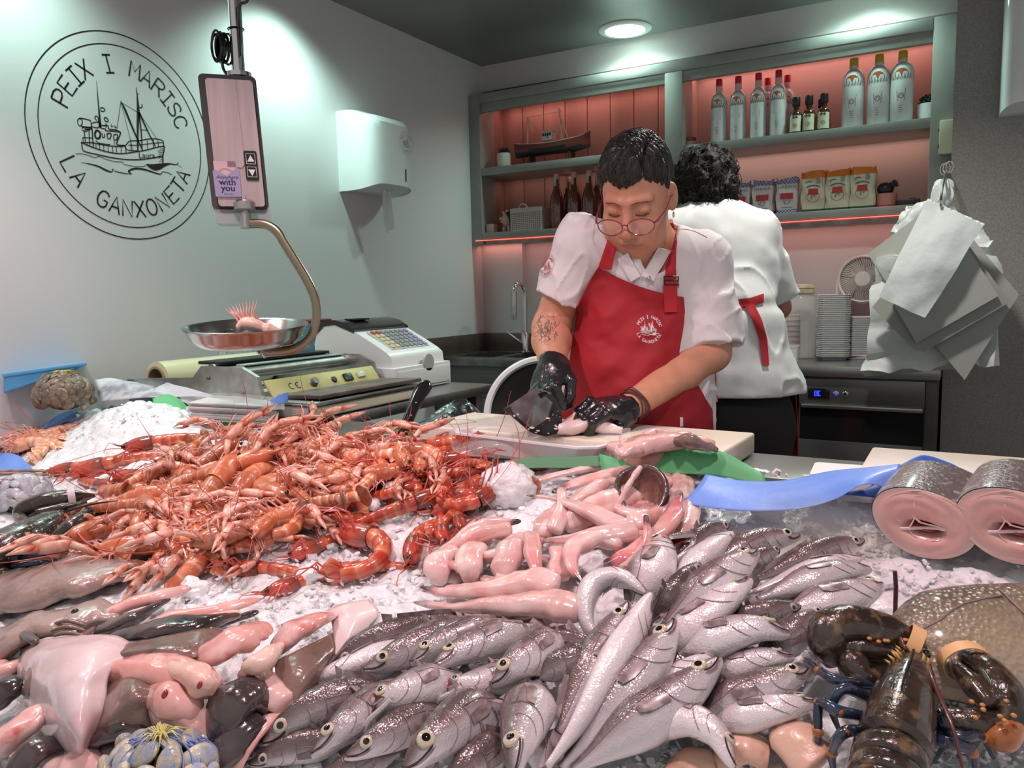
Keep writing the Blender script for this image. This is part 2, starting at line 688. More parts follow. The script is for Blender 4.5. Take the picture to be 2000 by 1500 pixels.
m_black=mat('black plastic',(0.012,0.012,0.013),r=0.35)
m_blackg=mat('glossy black plastic',(0.01,0.01,0.011),r=0.12,coat=0.5)
m_white=mat('white plastic',(0.80,0.82,0.81),r=0.18,coat=0.4)
m_whitem=mat('matt white plastic',(0.72,0.74,0.73),r=0.4)
m_cream=mat('cream plastic',(0.66,0.62,0.48),r=0.4)
m_ink=mat('black vinyl ink',(0.01,0.01,0.01),r=0.5)
m_dark=mat('dark void',(0.006,0.006,0.006),r=0.6)
m_pinkglow=mat('pink led strip',(1.0,0.12,0.09),em=2.5)
m_lampdisc=mat('lamp disc glow',(0.75,1.0,0.93),em=6.0)
m_blueled=mat('blue digits glow',(0.01,0.02,1.0),em=6.0)
XL,YB,YF,ZC=-2.446,3.98,3.83,2.5
# shell
MB().span((XL-0.12,-0.6,0),(XL,4.3,ZC+0.1)).build('wall_left',m_wall,kind='structure')
b=MB()
b.span((XL,YB,2.36),(-0.09,4.3,ZC+0.1))
b.span((XL,YB,0),(-0.09,4.3,1.525))
b.span((XL,4.13,1.52),(-0.09,4.3,2.37))
b.build('wall_back',m_wallb,kind='structure')
MB().span((XL,YB-0.045,0.9),(onaxis(1022,560,1,3.94).x,YB,1.5)).build('trim_1',m_wallb,kind='structure')
MB().span((-0.085,3.64,0),(1.7,4.3,ZC+0.1)).build('wall_right',m_pillar,kind='structure')
MB().span((XL-0.12,0.15,ZC),(1.7,4.3,ZC+0.12)).build('ceiling',m_ceil,kind='structure')
MB().span((XL-0.12,-1.2,-0.1),(1.7,4.3,0)).build('floor',m_floor,kind='structure')
# ceiling downlight
t=thing('ceiling_downlight','round recessed downlight glowing white in the grey ceiling','ceiling light',(-1.517,3.82,2.5))
MB(TR(-1.517,3.82,2.5)).lathe([(0.096,-0.002),(0.098,-0.012),(0.122,-0.010),(0.130,-0.004),(0.130,0.0)],48,cap=False).build('trim_ring',m_whitem,t)
MB(TR(-1.517,3.82,2.5)).lathe([(0.0005,-0.006),(0.098,-0.006),(0.098,-0.004),(0.0005,-0.004)],48).build('diffuser',m_lampdisc,t)
# built-in shelf unit
su=thing('shelf_unit','sage grey wall shelf unit with red-lit niches behind the two workers','shelf',(-1.27,3.9,1.5))
b=MB()
b.span((XL,YF,1.50),(-2.375,3.99,2.312),0.004)
b.span((-0.172,YF,1.50),(-0.088,3.99,2.312),0.004)
b.span((-2.375,YF,2.262),(-0.172,3.99,2.312),0.004)
b.span((-2.375,YF+0.012,2.215),(-0.172,3.87,2.262),0.002)
b.span((-2.375,YF,1.525),(-0.172,3.99,1.562),0.003)
b.build('frame',m_frame,su)
MB().span((-1.319,YF,1.562),(-1.23,3.99,2.262),0.004).build('divider',m_frame,su)
b=MB()
for x0,x1 in((-2.395,-1.319),(-1.23,-0.15)):
 b.span((x0,YF+0.005,1.873),(x1,4.12,1.915),0.003)
b.build('shelf',m_frame,su)
b=MB()
b.span((-2.395,3.98,1.525),(-0.15,4.12,1.560))
b.build('bottom_board',m_frame,su)
MB().span((-2.41,YF+0.014,1.497),(-0.13,3.98,1.525),0.002).build('underside_board',m_dsteel,su)
MB().span((-2.42,YF-0.002,1.5185),(-0.18,YF+0.004,1.5222)).build('led_strip',m_pinkglow,su)
b=MB()
for i in range(8):
 b.span((-2.395+i*0.135,4.115,1.56),(-2.395+i*0.135+0.131,4.128,2.30),0.002)
b.span((-2.41,3.99,1.56),(-2.395,4.128,2.30))
b.span((-2.395,3.99,2.285),(-1.25,4.128,2.30))
b.build('plank_lining',m_panel,su)
b=MB()
b.span((-1.31,4.105,1.56),(-0.15,4.128,2.30))
b.span((-1.30,3.99,1.56),(-1.24,4.12,2.30))
b.span((-0.16,3.99,1.56),(-0.145,4.12,2.30))
b.span((-1.24,3.99,2.285),(-0.15,4.12,2.30))
b.build('niche_lining',mat('niche lining',(0.50,0.40,0.36),r=0.3),su)
SHELF_T,SHELF_B=1.916,1.563
YI=3.925
def on_shelf(u,top,y=YI):
 return V((onaxis(u,280 if top else 420,1,y).x,y,SHELF_T if top else SHELF_B))
def text_mesh(body,size=1.0,shear=0.0,align='CENTER'):
 cu=bpy.data.curves.new('letters','FONT')
 cu.body,cu.size,cu.shear,cu.align_x,cu.align_y=body,size,shear,align,'CENTER'
 cu.resolution_u=3
 o=bpy.data.objects.new('letters',cu)
 COL.objects.link(o)
 dg=bpy.context.evaluated_depsgraph_get()
 me=bpy.data.meshes.new_from_object(o.evaluated_get(dg))
 vs=[v.co.copy()for v in me.vertices]
 fs=[tuple(p.vertices)for p in me.polygons]
 bpy.data.objects.remove(o)
 bpy.data.meshes.remove(me)
 bpy.data.curves.remove(cu)
 return vs,fs
def wrap_cyl(R_,z0=0.0,a0=0.0):
 """(x, z) of a label to the front of a cylinder facing -Y."""
 return lambda x,y,e=0.0004:V(((R_+e)*sin(x/R_+a0),-(R_+e)*cos(x/R_+a0),y+z0))
m_bot=mat('milky white bottle',(0.62,0.63,0.62),r=0.16,coat=0.5,c2=(0.66,0.67,0.66),ns=20)
m_redcap=mat('red bottle cap',(0.60,0.03,0.07),r=0.3)
m_yelcap=mat('yellow bottle cap',(0.55,0.42,0.05),r=0.3)
m_neck=mat('pale neck sleeve',(0.72,0.50,0.48),r=0.35)
m_print=mat('dark label print',(0.09,0.05,0.04),r=0.5)
m_sun=mat('orange label sun',(0.50,0.12,0.03),r=0.5)
def tall_bottle(cap_mat,H_,R_,neck,sun,label,group):
 t=thing('cream_bottle',label,'bottle',group=group)
 zs=H_*(0.80 if neck>0.018 else 0.74)
 MB().lathe([(0.001,0),(R_*0.93,0),(R_,0.006),(R_,zs*0.86),(R_*0.93,zs*0.95),(R_*0.7,zs*1.02),(neck*1.05,zs*1.06),(neck,zs*1.09),(neck,H_-0.05)],28).build('bottle_body',m_bot,t)
 MB().lathe([(neck*1.03,zs*1.08),(neck*1.06,zs*1.09),(neck*1.06,H_-0.036),(neck*1.02,H_-0.034)],20,cap=False).build('neck_sleeve',m_neck,t)
 MB().lathe([(neck*0.98,H_-0.036),(neck*1.0,H_-0.034),(neck*1.0,H_-0.003),(neck*0.9,H_),(0.001,H_)],20).build('cap',cap_mat,t)
 f=wrap_cyl(R_)
 b=MB()
 b.m=0
 zc=zs*0.80
 pts=[(R_*0.62*cos(a),zc+R_*0.62*sin(a))for a in[pi*k/12 for k in range(13)]]
 for k in range(12):
  b.add([f(0,zc),f(*pts[k]),f(*pts[k+1])],[(0,1,2)])
 b.m=1
 for k in range(7):
  x=(k-3)*R_*0.26
  b.stroke([(x-0.003,zc-0.016),(x+0.001,zc+0.006),(x+0.004,zc-0.014)],0.0026,fn=lambda x,y:f(x,y,0.0008))
 z2=zs*(0.45 if sun else 0.50)
 if sun:
  b.stroke([(-0.017,z2+0.022),(-0.013,z2-0.022),(0.014,z2-0.020),(0.018,z2+0.03)],0.0016,fn=f)
  b.stroke([(0.011*cos(a),z2+0.010*sin(a))for a in[2*pi*k/14 for k in range(14)]],0.0022,closed=True,fn=f)
  b.stroke([(-0.008,z2-0.005),(0.0,z2+0.006),(0.007,z2-0.004)],0.0022,fn=f)
  b.stroke([(-0.016,z2+0.012),(0.0,z2+0.009),(0.016,z2+0.014)],0.0014,fn=f)
 else:
  for k in range(4):
   b.stroke([(-0.016,z2+0.008-k*0.005),(0.016,z2+0.0095-k*0.005)],0.0042,fn=f)
 for k in range(4):
  b.stroke([(-0.008+0.001*k,z2*0.62-k*0.009),(0.007-0.002*(k%2),z2*0.62-k*0.009)],0.0022,fn=f)
 b.build('label_print',[m_sun,m_print],t)
 return t
G1='white bottles with red caps on the top shelf'
red_px=[(1404,'first white bottle with red cap, left end of top shelf row'),(1441,'second white bottle with red cap from the divider on top shelf'),(1480,'third white bottle with red cap from the divider on top shelf'),(1519,'fourth white red-capped bottle, right end beside small sauce bottles')]
proto=None
for u,lab in red_px:
 p=on_shelf(u,True,3.905)
 if proto is None:
  proto=tall_bottle(m_redcap,0.297,0.0385,0.0155,False,lab,G1)
  proto.matrix_basis=TR(*p)
 else:
  dup(proto,TR(*p),lab,G1)
for u,lab in((1498,'white red-capped bottle half hidden behind the third front bottle'),(1536,'white red-capped bottle half hidden behind the fourth front bottle')):
 p=on_shelf(u,True,4.02)
 dup(proto,TR(*p),lab,'red-capped bottles in the back row')
G2='white bottles with yellow caps on the top shelf'
proto=None
for u,lab in((1664,'white bottle with tall gold cap, leftmost of three near the pillar'),(1713,'white bottle with yellow cap, middle of three near the pillar'),(1758,'white bottle with yellow cap, rightmost of three beside black-leaved pot')):
 p=on_shelf(u,True,3.905)
 if proto is None:
  proto=tall_bottle(m_yelcap,0.298,0.0465,0.0185,True,lab,G2)
  proto.matrix_basis=TR(*p)
 else:
  dup(proto,TR(*p),lab,G2)
m_sauce=mat('dark brown glass',(0.045,0.02,0.012),r=0.08,coat=0.6)
m_label=mat('cream paper label',(0.62,0.60,0.46),r=0.6)
proto=None
for u,y,lab in((1554,3.89,'small dark sauce bottle, leftmost of three beside white bottles'),(1579,3.89,'small dark sauce bottle, middle one of the front three'),(1608,3.89,'small dark sauce bottle, right one of the front three'),(1604,4.0,'small dark sauce bottle tucked behind the right one')):
 p=on_shelf(u,True,y)
 if proto is None:
  proto=thing('sauce_bottle',lab,'bottle',group='small sauce bottles on the top shelf')
  MB().lathe([(0.001,0),(0.026,0),(0.028,0.004),(0.028,0.082),(0.022,0.096),(0.0135,0.104),(0.0125,0.128)],20).build('bottle_body',m_sauce,proto)
  MB().lathe([(0.0165,0.124),(0.0175,0.126),(0.0175,0.160),(0.016,0.163),(0.001,0.163)],18).build('cap',m_black,proto)
  b=MB()
  f=wrap_cyl(0.0282)
  b.stroke([(x*0.006-0.03,0.044)for x in range(11)],0.070,fn=f)
  b.m=1
  b.stroke([(-0.009,0.066),(-0.005,0.074),(0.005,0.074),(0.009,0.066)],0.010,fn=lambda x,y:f(x,y,0.0008))
  b.m=2
  b.stroke([(0.008*cos(a),0.035+0.006*sin(a))for a in[2*pi*k/12 for k in range(12)]],0.005,closed=True,fn=lambda x,y:f(x,y,0.0008))
  b.build('label',[m_label,m_print,mat('olive print',(0.35,0.33,0.12),r=0.6)],proto)
  proto.matrix_basis=TR(*p)
 else:
  dup(proto,TR(*p),lab,'small sauce bottles on the top shelf')
m_amber=mat('amber cava glass',(0.16,0.035,0.015),r=0.06,coat=0.7,c2=(0.10,0.025,0.012),ns=12)
proto=None
for u,y,lab in((1088,3.90,'amber glass bottle with oval label beside the wicker basket'),(1122,3.90,'amber glass bottle with oval label, second from the basket'),(1151,3.90,'amber glass bottle with oval label nearest to the head of the worker in red'),(1110,4.03,'amber bottle in the back row behind the one by the basket'),(1168,4.03,'amber bottle in the back row behind the dark-haired head')):
 p=on_shelf(u,False,y)
 if proto is None:
  proto=thing('amber_bottle',lab,'bottle',group='amber bottles on the lower shelf')
  MB().lathe([(0.001,0),(0.036,0),(0.038,0.005),(0.038,0.135),(0.034,0.165),(0.022,0.205),(0.0155,0.235),(0.0135,0.262)],26).build('bottle_body',m_amber,proto)
  MB().lathe([(0.0145,0.260),(0.0155,0.262),(0.0155,0.288),(0.001,0.289)],18).build('cap',mat('pale pink cap',(0.55,0.32,0.30),r=0.4),proto)
  b=MB()
  f=wrap_cyl(0.0382)
  b.stroke([(0.0,0.04+0.085*k/10)for k in range(11)],[0.02+0.034*sin(pi*k/10)**0.6 for k in range(11)],fn=f)
  b.stroke([(0.0,0.225),(0,0.27)],0.012,fn=lambda x,y:V((x,-0.0165-0.10*max(0,0.24-y),y)))
  b.m=1
  for k,z in enumerate((0.105,0.082,0.074)):
   b.stroke([(-0.010+0.003*k,z),(0.012-0.002*k,z+0.001)],0.0022,fn=lambda x,y:f(x,y,0.0009))
  b.build('label',[mat('sage paper label',(0.46,0.44,0.28),r=0.6),mat('olive print dark',(0.22,0.2,0.1),r=0.6)],proto)
  proto.matrix_basis=TR(*p)
 else:
  dup(proto,TR(*p),lab,'amber bottles on the lower shelf')
def potted(label,u,y,top,R_,H_,mp,ml,leafy,cat='plant'):
 p=on_shelf(u,top,y)
 t=thing('potted_plant',label,cat,p)
 MB(TR(*p)).lathe([(0.001,0),(R_*0.9,0),(R_,0.005),(R_,H_),(R_*0.9,H_),(R_*0.88,H_-0.012),(0.001,H_-0.012)],24).build('pot',mp,t)
 b=MB(TR(p.x,p.y,p.z+H_-0.01))
 for k in range(leafy):
  a=k*2.4
  e=0.35+0.9*(k/leafy)
  d=V((cos(a)*sin(e),sin(a)*sin(e),cos(e)))
  ln=R_*random.uniform(0.9,1.25)
  b.tube([V((0,0,0)),d*ln*0.5,d*ln*0.9+V((0,0,0.004)),d*ln],[0.002,R_*0.18,R_*0.13,0.0008],6,flat=(1,0.5))
 b.build('leaves',ml,t)
 return t
m_leaf=mat('dark green leaves',(0.02,0.035,0.025),r=0.5)
potted('small dark succulent in a white pot at left end of shelf',984,3.90,True,0.040,0.075,mat('white glazed pot',(0.62,0.58,0.50),r=0.3,coat=0.4),m_leaf,40)
p=on_shelf(1812,True,3.90)
t=potted('black-leaved plant in a white pot beside the shelf end post',1811,3.93,True,0.045,0.07,m_white,m_leaf,46)
for u,lab in((1281,'small lidded jar just left of the shelf divider'),(1347,'small lidded jar just right of the shelf divider')):
 p=on_shelf(u,True,3.92)
 t=thing('jam_jar',lab,'jar',p)
 MB(TR(*p)).lathe([(0.001,0),(0.034,0),(0.036,0.004),(0.036,0.022),(0.028,0.030)],22).build('jar_body',mat('pink jar glass',(0.5,0.3,0.28),r=0.15,coat=0.4),t)
 MB(TR(p.x,p.y,p.z+0.028)).lathe([(0.031,0),(0.032,0.002),(0.032,0.016),(0.028,0.019),(0.001,0.02)],22).build('lid',mat('brown jar lid',(0.16,0.08,0.06),r=0.35),t)
p=on_shelf(1080,True,3.93)
ms=thing('model_boat','wooden model fishing boat with rigging on the upper shelf','model boat',p)
T0=TR(p.x,p.y,p.z+0.045)@Matrix.Scale(1.0,4)
SL=0.44
def hull_pt(t,a):
 x=(t-0.5)*SL
 wd=0.052*(max(0.0,1-(max(0,t-0.45)/0.55)**2.2))**0.6*(0.72+0.28*min(1,t/0.3))
 dk=0.055+0.022*(2*t-0.9)**2+(0.018 if t>0.9 else 0)*(t-0.9)*10
 kl=0.0+0.035*max(0,t-0.75)**1.5*4
 y=wd*sin(a)
 z=dk-(dk-kl)*max(0.0,cos(a))**0.7
 return V((x,y,z))
b=MB(T0)
vs,fs,nm=[],[],[]
for i in range(25):
 for j in range(13):
  vs.append(hull_pt(i/24,-pi/2+pi*j/12))
for i in range(24):
 for j in range(12):
  q=(i*13+j,(i+1)*13+j,(i+1)*13+j+1,i*13+j+1)
  z=sum(vs[k].z for k in q)/4
  b.m=0 if z>0.030 else 1
  b.add([vs[k]for k in q],[(0,1,2,3)])
 b.m=2
 b.add([vs[i*13],vs[(i+1)*13],vs[(i+1)*13+12],vs[i*13+12]],[(0,1,2,3)])
b.m=0
b.add([vs[j]for j in range(13)],[tuple(range(13))])
b.m=2
for sgn in(0,12):
 b.tube([vs[i*13+sgn]+V((0,0,0.002))for i in range(25)],0.0025,6)
b.build('hull',[mat('maroon hull paint',(0.16,0.025,0.022),r=0.3),mat('black hull paint',(0.015,0.012,0.012),r=0.35),mat('pale deck',(0.45,0.33,0.28),r=0.5)],ms,sharp=50)
b=MB(T0)
b.box((-0.025,0,0.098),(0.06,0.05,0.045),bev=0.003)
b.box((-0.025,0,0.123),(0.07,0.058,0.005),bev=0.002)
b.m=1
for k in range(4):
 b.box((-0.045+k*0.0135,-0.0255,0.104),(0.009,0.002,0.014))
b.tube([(-0.02+0.006*cos(a),-0.0262,0.090+0.006*sin(a))for a in[2*pi*k/10 for k in range(10)]],0.0012,5,closed=True)
b.build('cabin',[mat('white boat paint',(0.62,0.56,0.52),r=0.4),m_ink],ms)
b=MB(T0)
for pth,r_ in(([(-0.155,0,0.06),(-0.152,0,0.215)],0.0035),([(0.055,0,0.06),(0.040,0,0.235)],0.004),([(0.095,0,0.06),(0.042,0,0.20)],0.003),([(-0.15,0,0.20),(-0.11,0,0.12)],0.002),([(-0.06,0,0.125),(-0.15,0,0.205)],0.0018),([(0.0,0,0.08),(0.06,0,0.165)],0.0025),([(0.03,0.02,0.06),(0.055,0.02,0.18)],0.0022),([(-0.035,0.01,0.12),(-0.033,0.01,0.155)],0.0016),([(-0.015,0.01,0.12),(-0.013,0.01,0.16)],0.0016)):
 b.tube(pth,r_*1.35,6)
b.build('mast',mat('pale mast wood',(0.78,0.48,0.40),r=0.5),ms)
b=MB(T0)
for pth in([(-0.152,0,0.212),(0.040,0,0.218)],[(0.040,0,0.233),(0.205,0,0.085)],[(-0.152,0,0.21),(-0.215,0,0.075)],[(0.04,0,0.22),(0.0,0,0.215)],[(0.06,0,0.16),(0.02,0,0.125)]):
 b.tube(pth,0.0009,4)
b.build('rigging',mat('rope',(0.5,0.33,0.27),r=0.7),ms)
b=MB(TR(*p))
for x in(-0.13,0.11):
 b.box((x,0,0.024),(0.012,0.07,0.048),bev=0.002)
b.box((0,0,0.006),(0.36,0.02,0.012),bev=0.002)
b.build('cradle',mat('dark walnut',(0.05,0.025,0.018),r=0.4),ms)
p=on_shelf(1037,False,3.91)
bk=thing('storage_basket','pale woven storage basket on lower shelf beside amber bottles','basket',p)
b=MB(TR(*p))
W_,D_,H_=0.185,0.12,0.118
N1,N2=15,10
for k in range(N1+1):
 x=-W_/2+W_*k/N1
 for sy in(-1,1):
  b.box((x*0.97,sy*D_/2,H_/2),(0.0065,0.004,H_))
for k in range(N2+1):
 z=0.004+(H_-0.02)*k/N2
 for sy in(-1,1):
  b.box((0,sy*D_/2,z),(W_,0.0045,0.0055))
 for sx in(-1,1):
  b.box((sx*W_/2,0,z),(0.0045,D_,0.0055))
for k in range(9):
 y=-D_/2+D_*k/8
 for sx in(-1,1):
  b.box((sx*W_/2,y,H_/2),(0.004,0.0065,H_))
b.box((0,-D_/2,H_-0.01),(W_+0.006,0.008,0.024),bev=0.002)
b.box((0,D_/2,H_-0.01),(W_+0.006,0.008,0.024),bev=0.002)
b.box((-W_/2,0,H_-0.01),(0.008,D_,0.024),bev=0.002)
b.box((W_/2,0,H_-0.01),(0.008,D_,0.024),bev=0.002)
b.box((0,0,0.004),(W_-0.006,D_-0.006,0.006))
b.build('basket_body',mat('pale mauve plastic weave',(0.50,0.40,0.38),r=0.5),bk,smooth=False)
MB(TR(*p)).tube(smooth_path([(-0.045,-0.06,H_),(-0.03,-0.06,H_+0.02),(-0.005,-0.06,H_+0.02),(0.012,-0.06,H_)],10),0.003,6).build('handle',mat('pale rope',(0.6,0.5,0.46),r=0.6),bk)
b=MB(TR(p.x,p.y,p.z+H_-0.018))
for k in range(70):
 a=random.uniform(0,6.28)
 x,y=random.uniform(-0.08,0.08),random.uniform(-0.045,0.045)
 b.tube(smooth_path([(x,y,0.0),(x+0.02*cos(a),y+0.02*sin(a),random.uniform(0.01,0.035)),(x+0.045*cos(a),max(-0.05,min(0.05,y+0.045*sin(a))),random.uniform(0,0.02))],5),0.0016,4)
tag(b.build('straw_filling',mat('straw',(0.35,0.27,0.17),r=0.7)),'tangle of dry straw filling the woven basket','straw',kind='stuff')
p=on_shelf(990,False,3.90)
pg=thing('pig_figurine','small pink pig figurine on lower shelf left of basket','figurine',p)
b=MB(TR(*p))
b.ell((0,0,0.068),(0.030,0.028,0.040))
b.ell((-0.030,-0.012,0.075),(0.012,0.012,0.011))
b.ell((-0.028,-0.010,0.058),(0.010,0.010,0.006))
for x in(-0.014,0.016):
 b.ell((x,-0.006,0.018),(0.011,0.013,0.02))
b.ell((0.010,-0.015,0.112),(0.010,0.006,0.012))
b.ell((-0.014,-0.012,0.106),(0.008,0.005,0.010))
b.build('pig_body',mat('pink glazed ceramic',(0.60,0.36,0.30),r=0.3,c2=(0.62,0.48,0.42),ns=18),pg)
MB(TR(*p)).tube(smooth_path([(0.012,-0.02,0.108),(0.030,-0.016,0.085),(0.034,-0.006,0.05),(0.036,0,0.006)],12),[0.006,0.012,0.013,0.012,0.012,0.012,0.012,0.012,0.012,0.012,0.012,0.01],8).build('scarf',mat('navy cloth',(0.02,0.015,0.05),r=0.7),pg)
p=on_shelf(960,False,3.885)
o=MB(TR(*p)).box((0,0,0.024),(0.045,0.05,0.048),bev=0.003).build('cardboard_box',mat('pale pink card',(0.55,0.38,0.35),r=0.6))
tag(o,'little pale pink box at left corner of lower shelf','box')
def pouch(label,u,y,W_,D_,H_,kind,group,rz=0):
 p=on_shelf(u,False,y)
 t=thing('flour_bag' if kind=='flour' else 'rice_bag',label,'bag',p,group)
 M0=TR(*p)@ROT(rz,'Z')
 def pt(s,q):
  a=2*pi*s
  z=H_*q
  pin=1.0 if q<0.80 else 1-0.35*(q-0.8)/0.2
  ex=0.28
  cx=abs(cos(a))**ex*(1 if cos(a)>0 else-1)
  cy=abs(sin(a))**ex*(1 if sin(a)>0 else-1)
  bul=0.88+0.14*sin(pi*min(1,q*1.12))
  wob=0.0022*sin(11*q+5*cos(a)+u)+0.0018*cos(17*s*6.28+4*q+u)
  return V((W_/2*cx*(0.95+0.05*bul)+wob,(D_/2*cy*bul*pin)+wob,z+(0.006*sin(3*a+u)if q>0.85 else 0)))
 b=MB(M0)
 n1,n2=40,18
 vs=[pt(i/n1,j/n2)for j in range(n2+1)for i in range(n1)]
 for j in range(n2):
  q=(j+0.5)/n2
  b.m=(1 if(q>0.84 or q<0.10)else 0)if kind=='flour' else(1 if q>0.82 else(2 if q<0.05 else 0))
  b.add(vs[j*n1:(j+2)*n1],[(i,(i+1)%n1,n1+(i+1)%n1,n1+i)for i in range(n1)])
 b.add(vs[n2*n1:],[tuple(range(n1))])
 b.m=0
 b.add(vs[:n1],[tuple(range(n1-1,-1,-1))])
 if kind=='flour':
  b.build('paper_bag',[m_flour,m_check],t,sharp=60)
 else:
  b.build('paper_bag',[m_rice,m_orange,m_gre],t,sharp=60)
 yf=-D_/2*1.05-0.0015
 b=MB(M0@Matrix(((1,0,0,0),(0,0,1,yf),(0,1,0,0),(0,0,0,1))))
 if kind=='flour':
  zc=H_*0.40
  b.m=0
  b.add([(-W_*.30,zc,0),(W_*.30,zc,0),(W_*.30,zc+H_*.17,0),(-W_*.30,zc+H_*.17,0)],[(0,1,2,3)])
  b.m=1
  b.stroke([(W_*.16*cos(a),zc-0.006+H_*.1*sin(a))for a in[2*pi*k/14 for k in range(14)]],0.0022,closed=True,fn=lambda x,y:V((x,y,-0.0004)))
  b.stroke([(-0.010,zc-0.02),(0.0,zc+0.01),(0.008,zc-0.012),(0.012,zc+0.006)],0.003,fn=lambda x,y:V((x,y,-0.0006)))
  b.stroke([(W_*.27,zc-H_*.24),(-W_*.27,zc-H_*.24)],0.003,fn=lambda x,y:V((x,y,-0.0004)))
  vs,fs=text_mesh('HARINA',0.021)
  b.m=2
  b.add([V((q.x,q.y+H_*0.74,-0.0005))for q in vs],fs)
 else:
  zc=H_*0.45
  b.m=0
  b.add([(-W_*.22,zc-.006,0),(W_*.22,zc-.006,0),(W_*.20,zc+H_*.12,0),(-W_*.20,zc+H_*.12,0)],[(0,1,2,3)])
  b.m=1
  b.stroke([(W_*.26*cos(a),zc-0.014+H_*.14*sin(a))for a in[2*pi*k/16 for k in range(16)]],0.0018,closed=True,fn=lambda x,y:V((x,y,-0.0003)))
  b.stroke([(-0.008,zc-0.022),(-0.002,zc),(0.006,zc-0.016),(0.010,zc-0.004)],0.004,fn=lambda x,y:V((x,y,-0.0006)))
  b.stroke([(W_*.3*cos(a),H_*.56+H_*.09*sin(a))for a in[0.4+2.3*k/10 for k in range(11)]],0.006,fn=lambda x,y:V((x,y,-0.0003)))
  b.stroke([(-W_*.32,H_*.72),(-W_*.2,H_*.76),(-W_*.06,H_*.75)],0.0045,fn=lambda x,y:V((x,y,-0.0003)))
  b.m=2
  for k in range(4):
   b.stroke([(W_*.12,H_*.70+k*0.007),(W_*.30,H_*.71+k*0.007)],0.0034,fn=lambda x,y:V((x,y,-0.0003)))
 b.build('printed_panel',[mat('red packet print',(0.52,0.03,0.03),r=0.5),mat('dark grey packet print',(0.14,0.13,0.12),r=0.5),mat('green grey packet print',(0.16,0.2,0.16),r=0.5)],t,smooth=False)
 return t
m_flour=mat('white paper bag',(0.66,0.60,0.58),r=0.45,bump=0.25,bs=40)
m_rice=mat('cream plastic bag',(0.62,0.57,0.42),r=0.3,coat=0.3,bump=0.25,bs=40)
m_orange=mat('orange bag top',(0.78,0.22,0.03),r=0.35,bump=0.3,bs=40)
m_gre=mat('dark green bag base',(0.03,0.07,0.03),r=0.5)
m_check=bpy.data.materials.new('blue checked paper')
m_check.use_nodes=True
_nt=m_check.node_tree
_ck=_nt.nodes.new('ShaderNodeTexChecker')
_ck.inputs['Scale'].default_value=150
_ck.inputs['Color1'].default_value=(0.62,0.52,0.58,1)
_ck.inputs['Color2'].default_value=(0.05,0.07,0.30,1)
_tc=_nt.nodes.new('ShaderNodeTexCoord')
_nt.links.new(_tc.outputs['Object'],_ck.inputs['Vector'])
_nt.links.new(_ck.outputs['Color'],_nt.nodes['Principled BSDF'].inputs['Base Color'])
GF,GR='blue checked flour bags on the lower shelf','orange topped rice bags on the lower shelf'
for u,y,lab in((1447,3.89,'blue-checked flour bag nearest the dark curly head'),(1491,3.89,'blue-checked flour bag in the middle of the front three'),(1538,3.89,'blue-checked flour bag next to the rice bags'),(1513,4.0,'blue-checked flour bag in the back row'),(1462,4.0,'blue-checked flour bag behind, next to the head')):
 pouch(lab,u,y,0.094,0.065,0.158,'flour',GF,random.uniform(-6,6))
for u,y,lab in((1589,3.89,'orange-topped rice bag, leftmost with crooked top'),(1637,3.89,'orange-topped rice bag standing in the middle of three'),(1685,3.89,'orange-topped rice bag, rightmost beside the pink mug'),(1662,4.0,'orange-topped rice bag in the back row')):
 pouch(lab,u,y,0.102,0.07,0.176,'rice',GR,random.uniform(-5,5))
p=on_shelf(1731,False,3.90)
t=thing('pink_mug','pink mug holding black tools beside the rice bags','mug',p)
MB(TR(*p)).lathe([(0.001,0),(0.040,0),(0.042,0.004),(0.042,0.058),(0.039,0.058),(0.038,0.01),(0.001,0.01)],24).build('mug_body',mat('pink plastic',(0.55,0.22,0.20),r=0.4),t)
MB(TR(*p)).lathe([(0.0425,0.0),(0.0435,0.002),(0.0435,0.008),(0.0425,0.009)],24,cap=False).build('base_band',m_pinkglow if False else mat('red base band',(0.6,0.03,0.03),r=0.4),t)
b=MB(TR(p.x,p.y,p.z))
b.ell((-0.006,-0.005,0.078),(0.034,0.028,0.032))
b.tube(smooth_path([(0.01,0,0.05),(0.026,-0.01,0.105),(0.042,-0.012,0.085)],8),[0.008,0.01,0.012,0.013,0.012,0.01,0.008,0.004],8)
tag(b.build('brush_head',m_black),'black rounded brush head sticking out of the pink mug','brush')
p=on_shelf(1774,False,3.89)
tag(MB(TR(*p)).box((0,0,0.013),(0.088,0.07,0.026),bev=0.004).box((0.015,-0.02,0.028),(0.03,0.015,0.006),bev=0.002).build('wallet_case',mat('black leather',(0.015,0.012,0.012),r=0.4)),'flat black case lying at right end of lower shelf','case')
